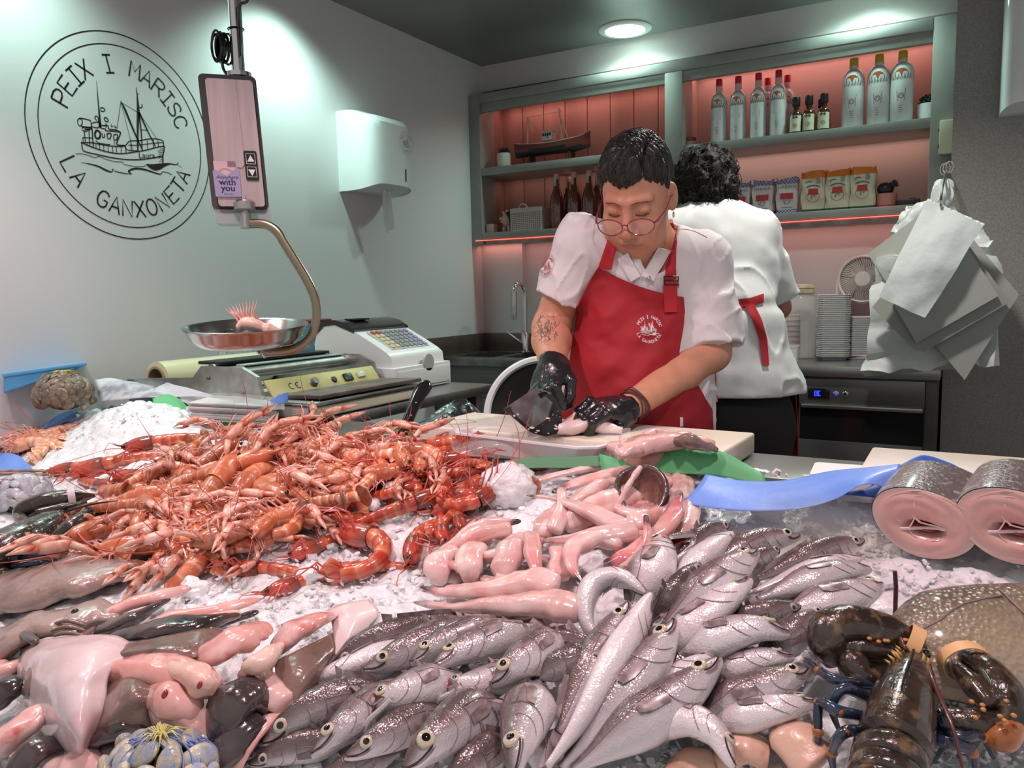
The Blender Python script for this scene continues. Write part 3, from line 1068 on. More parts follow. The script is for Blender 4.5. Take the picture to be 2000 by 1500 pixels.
# logo (wall sticker, apron, dispenser, sleeve)
GLY={'P':[[(0,0),(0,1)],[(0,1),(.42,1),(.62,.9),(.68,.75),(.62,.58),(.42,.48),(0,.48)]],'E':[[(.62,0),(0,0),(0,1),(.62,1)],[(0,.52),(.5,.52)]],'I':[[(.32,0),(.32,1)],[(.05,1),(.6,1)],[(.05,0),(.6,0)]],'X':[[(0,0),(.66,1)],[(0,1),(.66,0)]],'M':[[(0,0),(0.03,1),(.34,.42),(.65,1),(.68,0)]],'A':[[(0,0),(.34,1),(.68,0)],[(.13,.36),(.55,.36)]],'R':[[(0,0),(0,1)],[(0,1),(.42,1),(.62,.9),(.66,.75),(.6,.6),(.42,.5),(0,.5)],[(.36,.5),(.68,0)]],'S':[[(.62,.82),(.5,.97),(.3,1),(.1,.92),(.04,.76),(.12,.6),(.36,.5),(.56,.4),(.64,.25),(.56,.08),(.34,0),(.12,.04),(0,.2)]],'C':[[(.66,.78),(.56,.94),(.36,1),(.14,.92),(.03,.7),(0,.5),(.03,.3),(.14,.08),(.36,0),(.56,.06),(.66,.22)]],'L':[[(0,1),(0,0),(.6,0)]],'G':[[(.64,.8),(.52,.95),(.34,1),(.14,.92),(.03,.7),(0,.5),(.03,.3),(.14,.08),(.34,0),(.54,.05),(.64,.2),(.64,.46),(.38,.46)]],'N':[[(0,0),(0,1),(.62,0),(.62,1)]],'O':[[(.34+.34*cos(a),.5+.5*sin(a))for a in[2*pi*k/18 for k in range(19)]]],'T':[[(.33,0),(.33,1)],[(0,1),(.66,1)]],}
BOAT=[(9,[(212,960),(300,1000),(400,1040),(560,1090),(700,1118),(820,1125),(1000,1100),(1180,1070),(1330,1030),(1435,1015)]),(9,[(212,960),(225,1010),(235,1070),(300,1105),(480,1145),(700,1190),(900,1212),(1080,1212),(1250,1190),(1410,1160)]),(11,[(1435,1015),(1425,1080),(1410,1160),(1412,1270)]),(8,[(212,960),(380,965),(470,985),(640,1012),(800,1020),(860,1005),(925,940),(1050,935),(1250,905),(1390,925),(1415,945),(1420,1015)]),(6,[(905,1000),(1050,1000),(1250,975),(1415,960)]),(7,[(860,1005),(890,1070),(1040,1085)]),(7,[(860,1010),(870,1110)]),(7,[(235,890),(240,950)]),(6,[(230,890),(380,895)]),(8,[(255,780),(275,970)]),(8,[(325,765),(340,1010)]),(10,[(372,760),(388,1040)]),(12,[(225,735),(360,745),(345,765),(260,770)]),(6,[(225,735),(240,790),(300,795),(320,760)]),(8,[(195,605),(165,630),(162,680),(195,720),(225,690),(225,635),(195,605),(335,635),(355,670),(350,740),(215,725)]),(7,[(360,690),(400,668),(470,670),(480,740),(400,740),(362,715)]),(8,[(470,670),(500,690),(495,745),(570,765),(575,790),(720,800),(785,815)]),(10,[(500,715),(600,715),(620,765),(720,780),(785,810),(780,850),(745,940),(740,995),(850,1005)]),(16,[(440,780),(415,820),(420,880),(460,905),(490,870),(485,810),(440,780)]),(8,[(515,820),(525,880),(550,885),(555,835)]),(9,[(590,830),(600,895),(635,905),(650,835),(590,830)]),(9,[(690,845),(690,915),(730,920),(745,850),(690,845)]),(4,[(700,930),(695,1005)]),(8,[(425,935),(470,970),(560,985),(640,995)]),([3,8,12,20,26],[(438,60),(455,300),(470,460),(485,640),(488,740)]),(8,[(490,470),(520,450),(560,480),(530,508),(490,490)]),(8,[(440,640),(415,610),(425,575),(455,590),(465,640),(455,665)]),(9,[(545,610),(570,595),(605,625),(600,655),(570,650),(545,610)]),(8,[(575,680),(575,745)]),(6,[(650,690),(655,730),(680,720)]),(6,[(700,710),(710,750),(730,730)]),(4,[(792,370),(735,770)]),(4,[(792,370),(1035,515)]),(4,[(800,390),(975,1090)]),([6,22,20,14,8],[(790,350),(850,470),(940,690),(1040,920),(1110,1075)]),([4,12,30,22,16,14],[(1020,150),(1035,300),(1048,500),(1042,700),(1040,900),(1042,1090)]),(9,[(1065,445),(1090,455),(1108,430),(1098,400)]),(5,[(1035,250),(1060,252)]),([16,12,12,10],[(1055,520),(1080,700),(1098,900),(1105,1070)]),([22,14,10],[(1060,520),(1180,780),(1300,1020)]),(4,[(1070,540),(1330,920)]),(5,[(1095,775),(1190,785)]),(5,[(130,1130),(230,1130),(320,1150),(410,1180),(480,1165),(560,1200),(700,1240),(820,1250),(840,1280),(980,1310),(1140,1310),(1160,1280)]),([10,40,60,50,30,10,8,8],[(1170,1280),(1230,1310),(1300,1325),(1370,1310),(1430,1290),(1520,1275),(1600,1285),(1635,1260)]),([3,8,14,16,8,6,4],[(210,1255),(330,1275),(470,1315),(580,1370),(660,1392),(672,1350),(700,1380)]),([6,8,4,16,16,16,10,4],[(700,1380),(800,1405),(950,1425),(905,1385),(1000,1345),(1150,1360),(1360,1425),(1400,1390)]),(6,[(1400,1390),(1470,1400),(1540,1435)]),(4,[(1620,1285),(1690,1330)]),]+[(6,[(x,y0),(x+6,y1)])for x,y0,y1 in((425,975,1050),(478,985,1060),(540,1005,1080),(605,1012,1095),(670,1018,1105),(725,1020,1110),(795,1022,1115),(300,970,1000),(940,945,1085),(1180,925,1060),(1270,910,1045),(1340,935,1030))]+[(4,[(x,1060+k*26),(1420,1050+k*26)])for k,x in enumerate((1360,1330,1340,1345,1330,1340,1370,1350))]
LC=V((0,1.7255,1.766))
LR=0.330
def _lmap(x,y):
 p=onaxis(130+x/7.5,150+y/7.5,0,XL)
 return((p.y-LC.y)/LR,(p.z-LC.z)/LR)
BOAT2=[(wd,[_lmap(*p)for p in pts])for wd,pts in BOAT]
def logo(fn,rings=True,detail=True,thick=1.0,scratched=False):
 """Returns builders: ring line work, lettering, boat drawing. fn maps unit-disc coordinates to 3-D."""
 rg,lt,bt=MB(),MB(),MB()
 if rings:
  for r_,wd in((1.0,0.011),(0.884,0.010)):
   rg.stroke([(r_*cos(2*pi*k/96),r_*sin(2*pi*k/96))for k in range(96)],wd*thick,closed=True,fn=fn)
 hgt=0.165
 def put(ch,ang,up):
  a=radians(ang)
  c=V((cos(a),sin(a)))*0.70
  oy=V((cos(a),sin(a)))*(1 if up else-1)
  ox=V((oy.y,-oy.x))
  for st in GLY[ch]:
   lt.stroke([c+ox*(x-0.33)*hgt+oy*(y-0.5)*hgt for x,y in st],0.0165*thick,fn=fn)
 for ch,an in zip('PEIX',(157.6,145.6,135.0,124.6)):
  put(ch,an,True)
 put('I',102,True)
 for ch,an in zip('MARISC',(78.2,66.6,54.6,43.4,33.2,22.2)):
  put(ch,an,True)
 for ch,an in zip('LAGANXONETA',(-151.4,-140.1,-116.4,-105.4,-94.2,-83,-71.4,-59.2,-47,-35.8,-25.4)):
  put(ch,an,False)
 for wd,pts in BOAT2:
  if detail:
   P=smooth_path([(p[0],p[1],0)for p in pts],max(len(pts),min(40,4*len(pts))))if len(pts)>2 else[V((p[0],p[1],0))for p in pts]
  else:
   P=[V((p[0],p[1],0))for p in pts]
  k=0.00115*thick
  if isinstance(wd,list):
   st=[(i/(len(wd)-1),q)for i,q in enumerate(wd)]
   ww=[k*lerp_list(st,i/(len(P)-1))for i in range(len(P))]
  else:
   ww=k*wd
  bt.stroke([(p.x,p.y)for p in P],ww,fn=fn)
 return rg,lt,bt
t=thing('wall_logo','round black fishing boat logo lettered PEIX I MARISC LA GANXONETA on white wall','logo',(XL,LC.y,LC.z))
wallfn=lambda x,y:V((XL+0.0008,LC.y+LR*x,LC.z+LR*y))
rg,lt,bt=logo(wallfn)
vs,fs=text_mesh('Laura',0.088)
for q in vs:
 q.z=0
c0=V(_lmap(1175,1155))
lt.add([wallfn(c0 .x+q.x*0.98+0*q.y,c0 .y+q.y+0.13*q.x)for q in vs],fs)
rg.build('double_ring',m_ink,t)
lt.build('lettering',m_ink,t)
bt.build('boat_drawing',m_ink,t)
# paper towel dispensers
def dispenser(P0,ax_n,ax_w,W_,H_,D_,label,cut=True):
 """Rounded white housing; ax_n points away from the wall, ax_w along it."""
 M0=Matrix.Identity(4)
 for i in range(3):
  M0[i][0],M0[i][1],M0[i][2],M0[i][3]=ax_w[i],ax_n[i],(0,0,1)[i],P0[i]
 t=thing('paper_dispenser',label,'dispenser',P0)
 b=MB(M0)
 ns,nz=40,14
 def sec(s,z):
  dd=D_*(1.0 if z<0.86 else sqrt(max(0,1-((z-0.86)/0.14)**2*0.75)))
  a=-pi/2+pi*s
  e=0.45
  x=W_/2*abs(sin(a))**e*(1 if sin(a)>0 else-1)
  y=dd*abs(cos(a))**e
  zz=H_*z
  if z==0:
   zz=0.022*(abs(2*s-1))**2*0+0.030*(cos(a)**2)
  elif z<0.3:
   zz=H_*z+0.030*(cos(a)**2)*(1-z/0.3)
  return V((x,y,zz))
 vs=[sec(i/ns,j/nz)for j in range(nz+1)for i in range(ns+1)]
 q=ns+1
 b.add(vs,[(j*q+i,j*q+i+1,(j+1)*q+i+1,(j+1)*q+i)for j in range(nz)for i in range(ns)])
 top=len(vs)
 b.add(vs[nz*q:],[tuple(range(q))])
 b.build('housing',m_white,t,sharp=35)
 b=MB(M0)
 b.add([v+V((0,-0.003 if v.y>0.01 else 0,0.004))for v in vs[:q]],[tuple(range(q))])
 b.build('underside',m_whitem,t,smooth=False)
 MB(M0).box((W_*0.22,D_+0.0005,H_*0.23),(0.006,0.002,0.055)).build('sight_slot',m_black,t)
 return t,M0
P0=V((XL,2.735+0.17,1.70))
y0,y1=onaxis(655,300,0,XL).y,onaxis(795,300,0,XL+0.16).y
W_=0.30
dp,M0=dispenser(V((XL,y0+0.18,1.69)),V((1,0,0)),V((0,1,0)),0.33,0.345,0.19,'white paper towel dispenser on the white wall with paper hanging out')
fnd=lambda x,y:M0@V((0.085+0.052*x,0.1905+0.0,0.225+0.052*y))
rg,lt,bt=logo(fnd,rings=True,detail=False,thick=1.8)
rg.v,lt.v,bt.v=rg.v,lt.v,bt.v
b=MB()
for q in(rg,lt,bt):
 b.add(q.v,q.f)
b.build('logo_print',mat('grey logo ink',(0.30,0.32,0.32),r=0.5),dp)
def paper(u,v):
 z=0.035-0.20*u
 wd=0.030*(0.55+0.45*min(1,u*1.5))*(1 if u<0.85 else 1-0.35*(u-0.85)/0.15)
 s=(v-0.5)*2
 return M0@V((0.02+0.035*u*u+s*wd,0.10+0.03*s*s-0.02*u,z+0.01*s*(u>0.8)))
MB().sheet(paper,14,8,thick=0.001).build('paper_tissue',mat('white tissue',(0.80,0.82,0.81),r=0.8),dp)
pr=V((onaxis(1957,120,1,3.5).x+0.12,3.64,1.845))
dispenser(pr,V((0,-1,0)),V((1,0,0)),0.24,0.46,0.14,'white wall dispenser at top right on the speckled grey pillar')
# wall sockets
sk=thing('wall_socket','white double power socket on white wall behind the weighing pan','socket',(XL,onaxis(460,690,0,XL).y,onaxis(460,690,0,XL).z))
pc=V(sk.location)
b=MB()
b.box((XL+0.005,pc.y,pc.z),(0.010,0.155,0.082),bev=0.003)
for dy in(-0.037,0.037):
 b.lathe([(0.024,0.0105),(0.023,0.012),(0.0195,0.012),(0.019,0.004),(0.0005,0.004)],24,M=TR(XL,pc.y+dy,pc.z)@ROT(90,'Y'),cap=False)
b.build('cover_plate',m_whitem,sk)
b=MB()
for dy in(-0.037,0.037):
 for d2 in(-0.009,0.009):
  b.lathe([(0.0028,0.004),(0.0028,0.0062),(0.0001,0.0062)],10,M=TR(XL,pc.y+dy+d2,pc.z)@ROT(90,'Y'))
b.build('pin_hole',m_black,sk)
p=onaxis(1848,268,1,3.80)
t=thing('switch_box','small cream box fixed to the shelf post above hanging bags','switch box',p)
MB(TR(p.x,p.y+0.006,p.z)).box((0,0,0),(0.050,0.045,0.135),bev=0.004).build('box_body',m_cream,t)
MB(TR(p.x-0.026,p.y,p.z)).box((0,0,0.03),(0.006,0.02,0.012)).box((0,0,-0.035),(0.006,0.02,0.014)).build('clip',m_black,t)
# back counter, sink, fridge
bc=thing('back_counter','long dark steel worktop under the red-lit shelves','counter',(-1.1,3.7,0.86))
MB().span((-1.80,3.46,0.855),(-0.088,3.975,0.90),0.004).build('worktop',m_steel,bc)
b=MB()
b.span((-1.80,3.52,0.0),(-1.02,3.97,0.855),0.004)
b.span((-1.02,3.50,0.0),(-0.66,3.97,0.855),0.004)
b.build('base_panel',m_dcab,bc)
b=MB()
for x in(-0.80,-0.655):
 b.span((x-0.028,3.488,0.04),(x+0.028,3.502,0.83),0.003)
b.span((-1.0,3.492,0.04),(-0.86,3.502,0.83),0.003)
b.build('door_panel',mat('dark red brown steel',(0.10,0.07,0.07),r=0.4,m=0.5),bc)
MB().tube([(-0.90,3.47,0.55),(-0.90,3.47,0.80)],0.007,8).build('handle',m_dsteel,bc)
sk=thing('sink_unit','dark steel sink and drainer in corner under the shelves','sink',(-2.1,3.7,0.86))
b=MB()
b.span((XL+0.002,3.40,0.86),(-1.80,3.50,0.90),0.004)
b.span((XL+0.002,3.88,0.86),(-1.80,3.93,0.90),0.004)
b.span((-1.86,3.50,0.86),(-1.80,3.88,0.90),0.004)
b.span((XL+0.002,3.50,0.86),(XL+0.06,3.88,0.90),0.004)
b.span((-2.14,3.50,0.86),(-2.10,3.88,0.898),0.004)
b.build('drainer_top',m_dsteel,sk)
b=MB()
for x0,x1 in((XL+0.06,-2.14),(-2.10,-1.86)):
 b.span((x0,3.50,0.70),(x1,3.88,0.705))
 b.span((x0,3.495,0.70),(x1,3.505,0.895))
 b.span((x0,3.875,0.70),(x1,3.885,0.895))
 b.span((x0-0.004,3.50,0.70),(x0+0.004,3.88,0.895))
 b.span((x1-0.004,3.50,0.70),(x1+0.004,3.88,0.895))
b.build('basin',m_dsteel,sk)
b=MB()
b.span((XL+0.001,3.25,0.90),(XL+0.016,3.93,1.0),0.003)
b.span((XL+0.001,3.918,0.90),(-1.80,3.934,1.0),0.003)
b.build('backsplash',mat('brown grey splash steel',(0.20,0.16,0.14),r=0.35,m=0.7),sk)
b=MB()
b.span((XL+0.002,3.42,0.0),(-1.80,3.92,0.70),0.003)
for k in range(4):
 b.span((XL+0.02,3.408,0.76-k*0.16),(-1.82,3.422,0.82-k*0.16),0.003)
b.span((XL+0.002,3.415,0.70),(-1.80,3.43,0.86),0.003)
b.build('cabinet_front',mat('sink cabinet steel',(0.13,0.125,0.12),r=0.4,m=0.7),sk)
f0=V((-2.10,3.80,0.90))
fa=thing('kitchen_faucet','tall arched steel kitchen faucet standing at the corner sink','faucet',f0)
b=MB(TR(*f0))
b.lathe([(0.001,0),(0.03,0),(0.03,0.006),(0.022,0.012),(0.021,0.10),(0.017,0.108),(0.015,0.11)],20)
b.tube(smooth_path([(0,0,0.10),(0,0,0.22),(0,0,0.33),(0,-0.02,0.366),(0,-0.06,0.375),(0,-0.10,0.36),(0,-0.115,0.325)],26),0.0125,14)
b.build('spout',m_chrome,fa)
MB(TR(*f0)).tube([(0,-0.115,0.335),(0,-0.117,0.29),(0,-0.119,0.20),(0,-0.119,0.185)],[0.0145,0.0185,0.0175,0.016],16).build('spray_head',m_steel,fa)
MB(TR(*f0)).tube([(-0.015,0,0.05),(-0.05,-0.01,0.075),(-0.105,-0.02,0.115)],[0.010,0.007,0.004],10).build('lever',m_chrome,fa)
fr=thing('undercounter_fridge','dark undercounter fridge with blue digits and black vent at the pillar','fridge',(-0.35,3.7,0))
MB().span((-0.615,3.50,0.02),(-0.095,3.97,0.853),0.004).build('cabinet_body',m_dcab,fr)
MB().span((-0.612,3.487,0.735),(-0.140,3.502,0.845),0.003).build('control_panel',mat('grey steel fascia',(0.20,0.195,0.19),r=0.35,m=0.8),fr)
b=MB()
b.span((-0.575,3.482,0.762),(-0.49,3.488,0.805),0.002)
b.m=1
for st in([(0,.5),(0,1),(.5,1),(.5,0),(0,0),(0,.5)],[(.8,0),(.8,1),(1.2,1)],[(.8,0),(1.25,.1)]):
 b.stroke([(-0.548+x*0.018,0.773+y*0.020)for x,y in st],0.0042,fn=lambda x,y:V((x,3.4805,y)))
b.build('display',[m_blackg,m_blueled],fr)
for x,mm in((-0.466,m_blueled),(-0.430,m_dark)):
 bb=MB(TR(x,3.487,0.785)@ROT(90,'X'))
 bb.lathe([(0.011,0),(0.011,0.004),(0.008,0.006),(0.005,0.006)],18,cap=False)
 bb.m=1
 bb.lathe([(0.0055,0.0055),(0.003,0.0065),(0.0001,0.0065)],14)
 bb.build('button',[m_chrome,mm],fr)
MB().span((-0.600,3.472,0.722),(-0.145,3.50,0.738),0.004).build('grip_rail',m_steel,fr)
MB().span((-0.608,3.494,0.585),(-0.142,3.501,0.722)).build('glass_window',m_blackg,fr)
MB().span((-0.612,3.487,0.03),(-0.142,3.502,0.585),0.003).build('door',m_dcab,fr)
MB().span((-0.138,3.490,0.03),(-0.098,3.502,0.845),0.003).build('side_post',m_dcab,fr)
# foam trays in a stack
m_foam=mat('white polystyrene',(0.74,0.74,0.73),r=0.55,bump=0.08,bs=400)
px_,py_=-0.525,3.80
proto=thing('foam_tray','white foam tray in the tall stack beside the pink fan','tray',(0,0,0),'foam trays stacked on back counter')
def oct_(w,d,c):
 return[(-w+c,-d),(w-c,-d),(w,-d+c),(w,d-c),(w-c,d),(-w+c,d),(-w,d-c),(-w,-d+c)]
b=MB()
rings=[(oct_(0.052,0.075,0.014),0.0),(oct_(0.062,0.086,0.018),0.018),(oct_(0.068,0.093,0.02),0.019),(oct_(0.068,0.093,0.02),0.0215),(oct_(0.060,0.084,0.018),0.0215),(oct_(0.050,0.073,0.014),0.004)]
vs=[(x,y,z)for r_,z in rings for x,y in r_]
fs=[(k*8+i,k*8+(i+1)%8,(k+1)*8+(i+1)%8,(k+1)*8+i)for k in range(5)for i in range(8)]
fs+=[tuple(range(7,-1,-1)),tuple(40+i for i in range(8))]
b.add(vs,fs)
b.build('tray_body',m_foam,proto,smooth=False)
for k in range(34):
 M0=TR(px_+random.uniform(-.0012,.0012),py_+random.uniform(-.0012,.0012),0.9005+k*0.0081)@ROT(random.uniform(-1,1)+8,'Z')
 if k==0:
  proto.matrix_basis=M0
 else:
  dup(proto,M0)
for k in range(22):
 M0=TR(px_+0.10+random.uniform(-.001,.001),py_+0.085,0.9005+k*0.0081)@ROT(8,'Z')@Matrix.Scale(0.75,4)
 dup(proto,M0,'small pale foam tray in the shorter stack behind the tall one','small foam trays behind the tall stack')
fc=onaxis(1686,545,1,3.86)
m_pinkw=mat('pinkish white plastic',(0.66,0.56,0.54),r=0.35)
fan=thing('desk_fan','small round white desk fan beside the foam trays','fan',(fc.x,fc.y,0.9))
Mf=TR(*fc)@ROT(90,'X')
b=MB(Mf)
for r_ in(0.104,0.099):
 b.tube([(r_*cos(a),r_*sin(a),0.0 if r_>0.1 else 0.012)for a in[2*pi*k/48 for k in range(48)]],0.0045,8,closed=True)
for k in range(54):
 a=2*pi*k/54
 b.tube([(0.032*cos(a),0.032*sin(a),0.026),(0.07*cos(a+0.18),0.07*sin(a+0.18),0.022),(0.10*cos(a+0.3),0.10*sin(a+0.3),0.010)],0.0011,4)
b.lathe([(0.001,0.029),(0.030,0.028),(0.034,0.022)],28)
b.build('front_grille',m_pinkw,fan)
MB(Mf).lathe([(0.104,0.0),(0.105,-0.025),(0.08,-0.05),(0.03,-0.06),(0.001,-0.06)],36).build('motor_housing',mat('pink grey plastic',(0.40,0.32,0.30),r=0.5),fan)
b=MB(Mf)
for k in range(5):
 a0=2*pi*k/5
 b.sheet(lambda u,v,a0=a0:((0.02+0.072*u)*cos(a0+0.9*(v-0.5)*(0.6+0.4*u)),(0.02+0.072*u)*sin(a0+0.9*(v-0.5)*(0.6+0.4*u)),0.004+0.012*(v-0.5)),6,6,thick=0.0015)
b.build('blade',mat('mauve fan blade',(0.34,0.24,0.23),r=0.4),fan)
b=MB()
b.box((fc.x,fc.y+0.02,0.9+0.012),(0.16,0.12,0.024),bev=0.006)
b.box((fc.x,fc.y+0.01,1.06),(0.145,0.06,0.06),bev=0.008)
for sx in(-1,1):
 b.box((fc.x+sx*0.066,fc.y+0.03,0.99),(0.014,0.03,0.14),bev=0.003)
 b.tube([(fc.x+sx*0.108,fc.y,fc.z),(fc.x+sx*0.110,fc.y+0.015,fc.z-0.07),(fc.x+sx*0.07,fc.y+0.02,1.08)],0.005,8)
b.build('stand',m_pinkw,fan)
m_clear=mat('clear plastic',(0.86,0.84,0.83),r=0.06,alpha=0.30,coat=0.5)
m_clear2=mat('cloudy plastic',(0.62,0.55,0.52),r=0.15,alpha=0.45,coat=0.4)
def tub(name,label,u,v,y,prof,mm,lid=None,n=28):
 p=onaxis(u,v,1,y)
 p.z=0.9
 t=thing(name,label,'container',p)
 MB(TR(*p)).lathe(prof,n).build('tub_body',mm,t)
 if lid:
  MB(TR(*p)).lathe(lid,n).build('lid',mat('cream woven lid',(0.45,0.34,0.22),r=0.6,c2=(0.55,0.45,0.33),ns=40),t)
 return t
tub('plastic_jar','rounded clear plastic jar with woven cream lid beside the bent worker',1562,690,3.80,[(0.001,0),(0.062,0),(0.066,0.008),(0.070,0.12),(0.070,0.22),(0.064,0.27),(0.050,0.293)],m_clear,[(0.054,0.293),(0.060,0.296),(0.060,0.312),(0.055,0.316),(0.060,0.320),(0.056,0.334),(0.02,0.337),(0.001,0.336)])
for k in range(7):
 p=onaxis(1534,700,1,3.66)
 M0=TR(p.x,p.y,0.9003+k*0.022)
 if k==0:
  cp=thing('clear_tub','clear plastic tub in the nested stack beside foam trays','container',(0,0,0),'nested clear tubs')
  MB().lathe([(0.001,0),(0.052,0),(0.054,0.003),(0.060,0.070),(0.064,0.071),(0.064,0.074),(0.058,0.074),(0.052,0.006),(0.001,0.005)],28).build('tub_body',m_clear2,cp)
  cp.matrix_basis=M0
 else:
  dup(cp,M0)
p=onaxis(1522,706,1,3.545)
p.z=0.9005
mc=thing('meat_container','square clear container holding pink offcuts at the counter edge','container',p)
b=MB(TR(*p)@ROT(5,'Z'))
for sx,sy,w_,d_ in((-1,0,0.003,0.10),(1,0,0.003,0.10),(0,-1,0.15,0.003),(0,1,0.15,0.003)):
 b.box((sx*0.074,sy*0.05,0.038),(w_,d_,0.074))
b.box((0,0,0.002),(0.15,0.10,0.003))
b.box((0,-0.053,0.074),(0.158,0.006,0.004)).box((0,0.053,0.074),(0.158,0.006,0.004)).box((-0.077,0,0.074),(0.006,0.11,0.004)).box((0.077,0,0.074),(0.006,0.11,0.004))
b.build('box_body',m_clear,mc)
m_offcut=mat('pink brown offcuts',(0.42,0.16,0.12),r=0.25,c2=(0.65,0.42,0.36),ns=60,coat=0.5)
for k,(dx,dy,s)in enumerate(((-0.045,-0.015,1.0),(-0.008,-0.02,1.1),(0.04,-0.012,1.25),(0.012,0.02,0.9))):
 o=MB(TR(p.x+dx,p.y+dy,p.z+0.017)@ROT(40*k,'Z')).ell((0,0,0),(0.024*s,0.015*s,0.012)).ell((0.012,0.003,0.004),(0.014*s,0.012*s,0.011)).build('meat_offcut',m_offcut)
 tag(o,'pink brown offcut lying in the square clear container','offcut','offcuts in the clear container')
# hanging bag pads
def pad4(name,label,cs,y0,thick,mm,bulge=0.012,wr=0.003,seed=0,dy=0.0,cat='bag',extra=None):
 """A hanging pad of bags: four pixel corners (top-left, top-right, bottom-right, bottom-left) on plane y0."""
 P=[onaxis(u,v,1,y0)for u,v in cs]
 t=thing(name,label,cat,P[0])
 def fn(u,v):
  q=(P[0].lerp(P[1],v)).lerp(P[3].lerp(P[2],v),u)
  w_=vnoise(np.array([[u*4+seed,v*4,seed*1.7]]),1.0,seed)[0]*wr*2+vnoise(np.array([[u*11+seed,v*9,seed]]),1.0,seed+3)[0]*wr
  q.y+=-bulge*sin(pi*v)*(0.4+0.6*sin(pi*min(1,u*1.05)))+w_+dy*u
  return q
 MB().sheet(fn,16,16,thick=-thick).build('bag_pad',mm,t)
 return t,fn
m_poly=mat('translucent white plastic film',(0.66,0.72,0.71),r=0.16,coat=0.5,bump=0.5,bs=30)
m_polys=mat('soft white carrier plastic',(0.68,0.72,0.70),r=0.3,bump=0.7,bs=26,coat=0.2)
m_gpap=mat('grey kraft paper',(0.33,0.34,0.31),r=0.55,bump=0.05,bs=60)
m_gpap2=mat('pale grey kraft paper',(0.38,0.39,0.36),r=0.5,bump=0.05,bs=60)
pad4('carrier_bags','bunch of white carrier bags hanging lowest behind the grey paper bags',[(1722,500),(1940,470),(1952,712),(1690,735)],3.42,0.05,m_polys,0.05,0.016,1)
pad4('carrier_bags','white plastic bag corner sticking out left of the hanging pads',[(1772,405),(1835,388),(1800,470),(1738,455)],3.40,0.01,m_polys,0.01,0.006,2)
pad4('carrier_bags','white plastic bag sticking out right behind the glossy pad',[(1850,400),(1922,448),(1942,505),(1880,560)],3.40,0.01,m_polys,0.01,0.006,8)
pad4('paper_bags','grey paper bag pad, the corner sticking out at left',[(1835,390),(1880,440),(1790,640),(1695,496)],3.36,0.006,m_gpap2,0.006,0.001,3)
pad4('paper_bags','grey paper bag pad hanging to right with corner at frame edge',[(1845,400),(1990,575),(1884,742),(1782,620)],3.33,0.006,m_gpap2,0.006,0.001,4)
pad4('paper_bags','large grey paper bag pad with long straight lower edge',[(1850,420),(1972,590),(1796,692),(1704,600)],3.29,0.007,m_gpap,0.006,0.001,5)
pad4('paper_bags','narrow grey paper bag pad overlapping the large one',[(1855,430),(1950,578),(1790,670),(1742,588)],3.27,0.006,m_gpap2,0.005,0.001,6)
t,fn=pad4('film_bags','glossy white film bag pad with crinkled header on top of the bunch',[(1812,392),(1920,440),(1806,621),(1718,579)],3.22,0.012,m_poly,0.016,0.003,7)
b=MB()
def hd(u,v):
 q=fn(u*0.14-0.015,v*1.02-0.01)
 q.y-=0.004+0.003*vnoise(np.array([[u*5,v*40,2]]),1.0,9)[0]
 return q
b.sheet(hd,8,60,thick=-0.004)
b.build('header_strip',mat('crinkled header foil',(0.72,0.77,0.76),r=0.15,coat=0.6,bump=0.6,bs=160),t)
h0=onaxis(1852,330,1,3.55)
hk=thing('bag_hook','steel hook and rings from which the bag pads hang','hook',h0)
b=MB()
h1=onaxis(1838,400,1,3.24)
b.tube(smooth_path([(h0 .x,3.64,h0 .z),(h0 .x,3.5,h0 .z),(h0 .x-0.005,3.36,h0 .z-0.05),(h1 .x,3.23,h1 .z+0.03),(h1 .x,3.2,h1 .z-0.005),(h1 .x,3.19,h1 .z+0.012)],24),0.004,8)
for k in range(3):
 c0=V((h0 .x-0.012+0.01*k,3.45-0.03*k,h0 .z-0.012))
 b.tube([c0+V((0.012*cos(a),0.004*k,0.02*sin(a)))for a in[2*pi*j/14 for j in range(14)]],0.0022,6,closed=True)
b.build('hook_bar',m_chrome,hk)
def crum(u,v):
 a=2*pi*v
 r_=0.028*(0.55+0.6*sin(pi*u)**0.6)*(1+0.25*sin(5*a+3*u)+0.15*sin(9*a-6*u))
 c0=onaxis(1843-8*u,350+58*u,1,3.38)
 return c0+V((r_*cos(a),r_*0.8*sin(a),0))
MB().sheet(crum,14,30).build('plastic_bag',m_polys)
tag(bpy.data.objects['plastic_bag'],'crumpled white plastic bag neck tied up at the hook','bag')
# round bin lid behind the boards
bl_c=at(1064,812,2.28)
nrm=(CAM-bl_c).normalized()
bl=thing('waste_bin','round black bin with thick white rim behind the worker in red','bin',(bl_c.x,bl_c.y,0))
Ml=rotm(V((nrm.x,nrm.y,0.30)).normalized(),V((1,0,0)),bl_c)
MB(Ml).lathe([(0.162,-0.014),(0.172,-0.012),(0.177,-0.004),(0.176,0.006),(0.170,0.012),(0.160,0.012),(0.155,0.004),(0.156,-0.006)],56,cap=False).build('lid_rim',m_white,bl)
MB(Ml).lathe([(0.158,0.0),(0.15,-0.006),(0.001,-0.010),(0.001,-0.014),(0.16,-0.012)],48,cap=False).build('lid',m_dark,bl)
lo_=Ml@V((0,0,0))
bz=bl_c.z-0.03
bcx=V((bl_c.x,bl_c.y,0))-V((nrm.x,nrm.y,0)).normalized()*0.215
b=MB()
b.lathe([(0.001,0.0),(0.13,0.0),(0.14,0.02),(0.165,bz-0.02),(0.172,bz),(0.160,bz),(0.150,bz-0.03),(0.12,0.04),(0.001,0.03)],36,M=TR(*bcx))
b.build('bin_body',m_black,bl)
